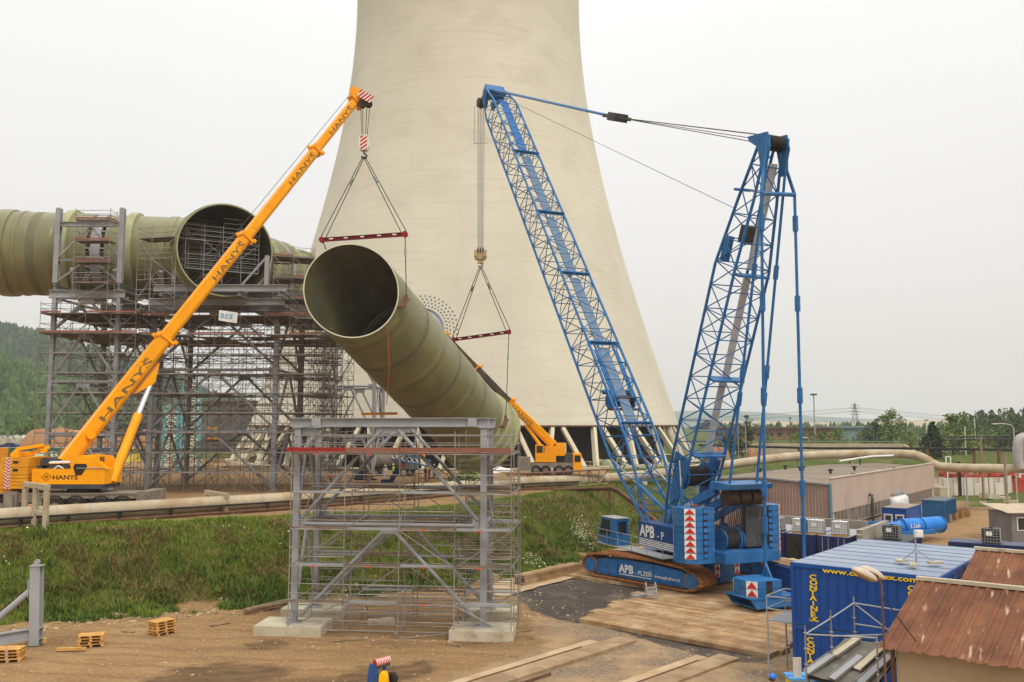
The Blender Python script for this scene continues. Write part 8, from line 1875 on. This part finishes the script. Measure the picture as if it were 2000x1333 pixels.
GN = ['white', 'pale grey', 'cream']
for k in range(22):
    px = -10 + k * 4.2; y = 300 + rnd.uniform(-12, 25); c = P(px, 842, y); s_ = rnd.uniform(1.8, 3.4); b = B(); b.box((c.x, y, UP + s_ * .35), (s_ * 1.1, 2, s_ * .7)); b.box((c.x + .2, y, UP + s_ * .8), (s_ * .8, 1.6, s_ * .25))
    solo('wrapped_goods', f'{GN[k % 3]} wrapped goods stack in the far storage yard', 'goods stack', b, (MWHITE, MWATER, MCONC)[k % 3], group=f'{GN[k % 3]} goods in the far storage yard')
c = P(21, 848, 232); t = thing('parked_car', 'dark blue estate car parked on the far road at the left', 'car', V((c.x, c.y, UP + .3)))
b = B(); b.prism([V((c.x + x_, c.y - .85, UP + .3 + z_)) for x_, z_ in ((-2.2, .3), (-2.2, .85), (-1.4, .98), (-.8, 1.45), (1.2, 1.5), (2.0, 1.05), (2.2, .9), (2.2, .3))], V((0, 1.7, 0))); obj('body', b, mat('car_blue', S(44, 54, 96), None, rough=.25), t)
b = B(); b.prism([V((c.x + x_, c.y - .87, UP + .3 + z_)) for x_, z_ in ((-1.15, 1.0), (-.7, 1.36), (1.1, 1.4), (1.6, 1.05))], V((0, 1.74, 0))); obj('window', b, MGLASS, t)
for x_ in (-1.35, 1.35): wheel((c.x + x_, c.y - .75, UP + .62), .32, .2, t, MSTEEL); wheel((c.x + x_, c.y + .75, UP + .62), .32, .2, t, MSTEEL)
def mound(name, label, px0, px1, y, hgt, m, seed):
    a, c = P(px0, 850, y), P(px1, 850, y); b = B(); nx_, ny_ = 26, 8; vs_ = []
    for j in range(ny_ + 1):
        for i in range(nx_ + 1):
            u, v_ = i / nx_, j / ny_; z = min(1, 2.6 * sin(pi * u)) * sin(pi * v_) ** .6 * hgt * (1 + .35 * noise.noise(V((u * 5, v_ * 3, seed)))); vs_.append(V((a.x + (c.x - a.x) * u, y + (c.x - a.x) * .5 * (v_ - .5), UP - .3 + z)))
    b.add(vs_, [(j * (nx_ + 1) + i, j * (nx_ + 1) + i + 1, (j + 1) * (nx_ + 1) + i + 1, (j + 1) * (nx_ + 1) + i) for j in range(ny_) for i in range(nx_)]); o = struct(name, b, m, smooth=True); return o
MEARTH = mat('bare_earth', S(172, 128, 94), S(146, 104, 74), .3, .95, bump=.05, bscale=1)
mound('earth_mound', '', 46, 196, 255, 6.0, MEARTH, 2); mound('earth_mound', '', 190, 300, 250, 5, MEARTH, 4); mound('earth_mound', '', 1385, 1425, 168, 2.6, MEARTH, 6); mound('earth_mound', '', 1455, 1500, 170, 2.2, MEARTH, 8)
# turquoise lattice mast parts stored behind the scaffold
MTURQ = mat('turquoise_paint', S(120, 186, 192), S(98, 166, 174), .8, .6)
for i, (p0, p1, lb) in enumerate(((318, 345, 'turquoise lattice mast piece standing behind the dense scaffold'), (352, 388, 'taller turquoise lattice mast piece behind the dense scaffold'))):
    y = 128; a, c = P(p0, 900, y), P(p1, 900, y); t = thing('lattice_piece', lb, 'lattice mast', V((a.x, y, UP))); zt = 14 + 3 * i
    for x_ in (a.x, c.x): part('chord', 'box', V((x_, y, UP)), V((x_, y, zt)), .35, .3, MTURQ, t)
    nn3 = 11
    for k in range(nn3): z0_, z1_ = UP + (zt - UP) * k / nn3, UP + (zt - UP) * (k + 1) / nn3; bar('brace', V((a.x, y, z0_)), V((c.x, y, z1_)), .07, MWHITE, t); bar('brace', V((a.x, y, z1_)), V((c.x, y, z1_)), .06, MWHITE, t); bar('brace', V((c.x, y, z0_)), V((a.x, y, z1_)), .05, MWHITE, t)
# site clutter on the upper yard
c = G(728, 935, UP); t = thing('tanker_truck', 'grey tanker truck parked on the upper yard before the tower columns', 'truck', V((c.x, c.y + 6, UP)))
b = B(); x0_ = c.x - 2.6; y = c.y + 6; b.tube((x0_, y, UP + 2.0), (x0_ + 5.6, y, UP + 1.9), 1.0, 16); obj('tank', b, MGREYC, t, smooth=True); b = B(); b.span((x0_ - .2, y - 1, UP + .75), (x0_ + 7.6, y + 1, UP + 1.0)); obj('chassis', b, MDGREY, t); b = B(); b.span((x0_ + 5.8, y - 1.1, UP + .9), (x0_ + 7.7, y + 1.1, UP + 2.9)); cbt = obj('cab', b, mat('truck_grey', S(118, 118, 116), None, rough=.5), t); b = B(); b.span((x0_ + 6.3, y - 1.12, UP + 1.9), (x0_ + 7.4, y - 1.09, UP + 2.7)); obj('window', b, MGLASS, cbt)
for x_ in (.9, 2.2, 6.7): wheel((x0_ + x_, y - .9, UP + .5), .5, .3, t, MSTEEL); wheel((x0_ + x_, y + .9, UP + .5), .5, .3, t, MSTEEL)
for k, (px, py, wd_, hh_, m_, nm_, lb) in enumerate(((645, 916, 3.6, 1.3, mat('pale_green_grp', S(196, 204, 170), S(178, 186, 150), .6, .5), 'grp_dome', 'pale green plastic dome cover on the upper yard beside the column'), (1165, 911, 3.0, 1.3, MATS['pale_green_grp'], 'grp_dome', 'pale green plastic dome cover behind the blue boom'), (1185, 912, 2.4, 1.2, MATS['pale_green_grp'], 'grp_dome', 'smaller pale green dome cover by the safety rail'))):
    c = G(px, py, UP); b = B(); b.lathe((c.x, c.y, UP), [(wd_ / 2, 0), (wd_ / 2, hh_ * .4), (wd_ * .42, hh_ * .75), (wd_ * .2, hh_ * .95), (.01, hh_)], 20); solo(nm_, lb, 'cover', b, m_, smooth=True)
for k, (px0, py0, px1, py1, lb) in enumerate(((60, 906, 105, 904, 'pale green pipe section lying behind the yellow crane'), )):
    a, c = G(px0, py0, UP) , G(px1, py1, UP); a.z = c.z = UP + 1.0; b = B(); b.lathe(a, [(1.0, 0), (1.0, (c - a).length), (.9, (c - a).length), (.9, 0), (1.0, 0)], 22, (c - a)); solo('pipe_section', lb, 'pipe', b, MATS['pale_green_grp'], smooth=True)
for k, (px, py, lb, L_) in enumerate(((760, 945, 'blue steel bracket frame lying on the upper yard', 2.2), (708, 942, 'dark blue compressor trailer with rusty roller on the upper yard', 2.0))):
    c = G(px, py, UP); t = thing('steel_bracket' if k == 0 else 'compressor_trailer', lb, 'machine', c); b = B()
    if k == 0: b.beam(c + V((-.9, 0, .3)), c + V((.5, 0, .3)), .8, .35); b.beam(c + V((.2, 0, .3)), c + V((1.1, 0, 1.8)), .9, .5); b.beam(c + V((.5, 0, 1.2)), c + V((1.2, 0, 1.2)), .8, .2)
    else: b.box(c + V((-.2, 0, .9)), (1.5, 1.1, 1.0)); b.box(c + V((.4, 0, .3)), (2.6, .9, .15))
    obj('frame', b, mat('navy_steel', S(40, 60, 104), S(34, 50, 88), 1, .6), t)
    if k: bar('roller', c + V((.8, -.5, .7)), c + V((.8, .5, .7)), .5, MATS['bare_earth'], t, 14)
a, c = P(722, 888, 118), P(840, 912, 112); t = thing('jib_section', 'blue lattice jib section lying slanted before the tower columns', 'crane part', V((c.x, c.y, UP)))
jt = B(); 
for o1 in (V((0, 0, 0)), V((0, .9, 0)), V((0, .45, .8))): bar('chord', a + o1, c + o1, .09, MBLUE, t)
for k in range(12): f0, f1 = k / 12, (k + 1) / 12; p, q = a.lerp(c, f0), a.lerp(c, f1); bar('brace', p, q + V((0, .45, .8)), .05, MWHITE, t); bar('brace', p + V((0, .45, .8)), q, .05, MWHITE, t)
c = G(612, 925, UP); t = thing('green_tractor', 'green machine parked behind the scaffold foot on the upper yard', 'machine', V((c.x, c.y + 4, UP))); x_, y = c.x, c.y + 4; b = B(); b.box((x_, y, UP + 1.1), (2.6, 1.3, .9)); b.box((x_ - .5, y, UP + 1.9), (1.1, 1.2, .9)); obj('body', b, mat('tractor_green', S(58, 112, 48), None, rough=.5), t)
for xx, r_ in ((-.8, .75), (.95, .5)): wheel((x_ + xx, y - .8, UP + r_), r_, .4, t, MCYEL); wheel((x_ + xx, y + .8, UP + r_), r_, .4, t, MCYEL)
for k, (px, py, lb) in enumerate(((975, 921, 'white tarpaulin heap beside the lower duct end'), (950, 924, 'flat white tarpaulin below the suspended duct'))):
    c = G(px, py, UP); b = B(); n1_ = 12; vs_ = []
    for j in range(7):
        for i in range(n1_): a = 6.283 * i / n1_; r_ = (1 - j / 6) * 1.6 * (1 + .3 * noise.noise(V((cos(a) * 2, sin(a) * 2, k + j * .3)))); vs_.append(V((c.x + cos(a) * r_ * 1.4, c.y + sin(a) * r_ * .7, UP + .75 * (j / 6) ** .8 * (1 - .5 * k))))
    b.add(vs_, [(j * n1_ + i, j * n1_ + (i + 1) % n1_, (j + 1) * n1_ + (i + 1) % n1_, (j + 1) * n1_ + i) for j in range(6) for i in range(n1_)]); solo('tarpaulin_heap', lb, 'tarpaulin', b, MWHITE, smooth=True)
t = thing('safety_rail', 'yellow grey safety rail along the yard edge before the tower columns', 'railing', G(1150, 912, UP)); rail([gz_(G(px, 917, UP)) for px in (1140, 1153, 1166, 1179, 1192, 1205, 1218)], t, 1.1, .04, mat('rail_pale', S(176, 168, 130), None, rough=.6)); 
t = thing('lifting_beam', 'yellow lifting beam hanging behind the free-standing frame', 'lifting beam', P(740, 810, 100)); part('beam', 'box', P(706, 809, 100), P(776, 808, 100), .25, .3, MYEL2, t); bar('rope', P(741, 806, 100), P(733, 740, 101.5), .03, MROPE, t); bar('rope', P(741, 806, 100), P(745, 742, 101.5), .03, MROPE, t)
# slabs and debris by the road
for k, (px, py, sx_2, sy_2, h_, a_, lb) in enumerate(((1933, 975, 2.6, 1.6, .8, .5, 'tilted thick concrete slab lying in the weeds by the road'), (1955, 974, 2.4, 1.0, .3, .1, 'flat concrete slab beside the tilted thick one'), (1975, 982, 1.9, .5, .35, -.4, 'long concrete beam lying at the road edge'), (1838, 972, 2.4, 1.8, 1.6, .4, 'cardboard coloured crate stack at the hall corner'), (1852, 966, 2.8, 1.5, 1.8, .2, 'large brown crate before the white wall'), (1920, 984, 1.2, .8, .25, .9, 'small broken slab in the weeds by the road'))):
    c = G(px, py); b = B(); b.box(c + V((0, 0, h_ / 2)), (sx_2, sy_2, h_), R=Matrix.Rotation(a_, 3, 'Z') @ Matrix.Rotation(.12 if k == 0 else .02, 3, 'Y')); solo('concrete_slab' if k not in (3, 4) else 'crate_stack', lb, 'concrete slab' if k not in (3, 4) else 'crate', b, MCONC if k not in (3, 4) else MWALL)

# ------------------------------------------------------------------ grass, flowers, stones on the bank and in the yard
rnd = random.Random(77)
GRM = leafmat('grass_blades', S(78, 102, 24), S(138, 146, 52), S(106, 124, 36)); DRM = leafmat('dry_grass', S(112, 94, 56), S(156, 134, 86), S(134, 114, 70)); HBM = leafmat('herb_leaves', S(48, 72, 22), S(88, 108, 38), S(66, 90, 28))
def blades(name, n, m, fn, hmin, hmax, wd, lean, nb):
    vs_, fs_ = [], []
    for i in range(n):
        q = fn()
        if q is None: continue
        x, y, sc = q; z = ground_z(x, y) - .03
        for k in range(nb):
            a = rnd.uniform(0, 6.283); h_ = rnd.uniform(hmin, hmax) * sc; l_ = rnd.uniform(.2, 1) * lean * h_; bx_, by_ = x + rnd.gauss(0, .09), y + rnd.gauss(0, .09); wx, wy = cos(a + 1.57) * wd, sin(a + 1.57) * wd; j = len(vs_)
            vs_ += [(bx_ - wx, by_ - wy, z), (bx_ + wx, by_ + wy, z), (bx_ + cos(a) * l_, by_ + sin(a) * l_, z + h_)]; fs_.append((j, j + 1, j + 2))
    me = bpy.data.meshes.new(name); me.from_pydata(vs_, [], fs_); me.materials.append(m); o = bpy.data.objects.new(name, me); link(o); o['kind'] = 'stuff'; return o
def bank_pt(lo, hi, bias=1.0):
    """random place on the bank between two distances from its foot"""
    k = rnd.choices((1, 2, 3, 4, 5, 6, 7), (26, 20, 22, 10, 10, 7, 6))[0]; a, c = TOE[k], TOE[k + 1]; f = rnd.random()
    if k == 1: f = .55 + .45 * f
    p = a.lerp(c, f); d_ = (c - a).normalized(); n_ = V((-d_.y, d_.x)); q = p + n_ * rnd.uniform(lo, hi); return q.x, q.y
def patch(x, y, s_, sd): return fnoise(x, y, s_, sd)
def g_green():
    x, y = bank_pt(-1.6, 10.2); v_ = patch(x, y, .22, 31)
    if gmask(x, y, bank(x, y)) < .5: return None
    if x > -30 and patch(x, y, .35, 40) > .12 and rnd.random() < .7: return None
    return x, y, 1 + .35 * v_
def g_dry():
    x, y = bank_pt(1.5, 8)
    if patch(x, y, .35, 40) < .05 and rnd.random() < .8: return None
    return x, y, 1
def g_herb():
    x, y = bank_pt(-1.8, 3.4)
    if gmask(x, y, bank(x, y)) < .4: return None
    if patch(x, y, .4, 44) < -.1: return None
    return x, y, 1
blades('grass', 42000, GRM, g_green, .1, .36, .022, .9, 5)
blades('dry_grass', 15000, DRM, g_dry, .2, .55, .022, 1.9, 5)
blades('herbs', 9000, HBM, g_herb, .12, .42, .05, .9, 5)
def g_weed():
    x, y = rnd.uniform(-34, 4), rnd.uniform(36, 66); d_ = bank(x, y)
    if d_ > -.3 or d_ < -3.2 or patch(x, y, .5, 50) < .12: return None
    return x, y, .8
blades('yard_weeds', 5000, HBM, g_weed, .06, .22, .03, .9, 4)
fl_ = []
for i in range(5200):
    x, y = bank_pt(.2, 3.0) if rnd.random() < .75 else bank_pt(3, 9)
    if patch(x, y, .3, 60) < .36: continue
    fl_.append((V((x, y, ground_z(x, y) + rnd.uniform(.25, .5))), rnd.uniform(.5, 1.3)))
scatter('wild_flowers', fl_, mat('flower_white', S(232, 232, 200), S(212, 216, 170), 3, .8), .075, 13)
for (px, y, hh_, n_) in ((1135, 84.0, 1.0, 500),):
    pts = []
    for i in range(n_): p = P(px + rnd.gauss(0, 14), 1000, 79 + rnd.gauss(0, 1.2)); p.z = ground_z(p.x, p.y) + rnd.random() * .8; pts.append((p, rnd.uniform(.5, 1.3)))
    scatter('flower_thicket', pts, MATS['flower_white'], .06, 17)
# loose stones and rubble
def stones(name, n, fn, m, smin, smax):
    vs_, fs_ = [], []
    oct_ = [(1, 0, 0), (0, 1, 0), (-1, 0, 0), (0, -1, 0), (0, 0, 1), (0, 0, -1)]; of = [(0, 1, 4), (1, 2, 4), (2, 3, 4), (3, 0, 4), (1, 0, 5), (2, 1, 5), (3, 2, 5), (0, 3, 5)]
    for i in range(n):
        q = fn()
        if q is None: continue
        x, y = q; s_ = smin + (smax - smin) * rnd.random() ** 3; z = ground_z(x, y); a = rnd.uniform(0, 6.28); k = len(vs_)
        for u, v_, w_ in oct_: j = rnd.uniform(.7, 1.3); xx, yy = u * s_ * 1.3 * j, v_ * s_ * .9 * j; vs_.append((x + xx * cos(a) - yy * sin(a), y + xx * sin(a) + yy * cos(a), z + w_ * s_ * .55 * j + s_ * .1))
        fs_ += [tuple(k + t_ for t_ in f) for f in of]
    me = bpy.data.meshes.new(name); me.from_pydata(vs_, [], fs_); me.materials.append(m); o = bpy.data.objects.new(name, me); link(o); o['kind'] = 'stuff'
STM = leafmat('stones', S(132, 110, 82), S(188, 166, 134), S(158, 134, 102))
def s_yard():
    x, y = rnd.uniform(-32, 12), rnd.uniform(24, 64)
    if bank(x, y) > -.2: return None
    return (x, y) if patch(x, y, .25, 70) > -.15 else None
def s_toe(): return bank_pt(-2.0, .3)
def s_slab():
    x, y = rnd.uniform(-14, 2), rnd.uniform(45, 60); return (x, y) if bank(x, y) < 0 else None
stones('yard_stones', 5200, s_yard, STM, .015, .09); stones('rubble', 1700, s_toe, STM, .02, .17); stones('rubble', 900, s_slab, STM, .02, .12)

# tall weed clumps on the bank and a few offcuts in the yard
def g_tall():
    x, y = bank_pt(.3, 8.5)
    return (x, y, rnd.uniform(.6, 1.3)) if patch(x, y, .6, 83) > .32 else None
blades('tall_weeds', 5200, leafmat('weed_leaves', S(58, 84, 24), S(110, 126, 50), S(82, 104, 34)), g_tall, .35, .85, .05, .55, 6)
for k, (px, py, L_, a_, lb) in enumerate(((680, 1252, 1.6, .3, 'grey weathered board lying before the frame'), (885, 1262, .9, -.4, 'short weathered board near the right footing'), (430, 1222, 1.2, .8, 'broken board at the foot of the bank'), (250, 1236, .8, -.2, 'small board between the two pallet stacks'), (1020, 1235, 1.3, .5, 'board lying at the gravel edge beside the footing'))):
    c = G(px, py, 0); c.z = ground_z(c.x, c.y) + .04; b = B(); b.box(c, (L_, .16, .04), rz=a_); solo('loose_board', lb, 'board', b, MATS['old_wood'])

# ------------------------------------------------------------------ hazy air
hz = B(); hz.span((-2700, -60, -3), (2700, 3500, 135)); ho = obj('haze', hz, [], None); ho['kind'] = 'stuff'; ho.data.materials.clear()
hm_ = bpy.data.materials.new('haze'); hm_.use_nodes = True; t = hm_.node_tree; t.nodes.clear(); o_ = t.nodes.new('ShaderNodeOutputMaterial'); pv = t.nodes.new('ShaderNodeVolumePrincipled')
pv.inputs['Color'].default_value = (.93, .95, .97, 1); pv.inputs['Density'].default_value = .00021; pv.inputs['Anisotropy'].default_value = .2; t.links.new(pv.outputs[0], o_.inputs['Volume']); ho.data.materials.append(hm_)
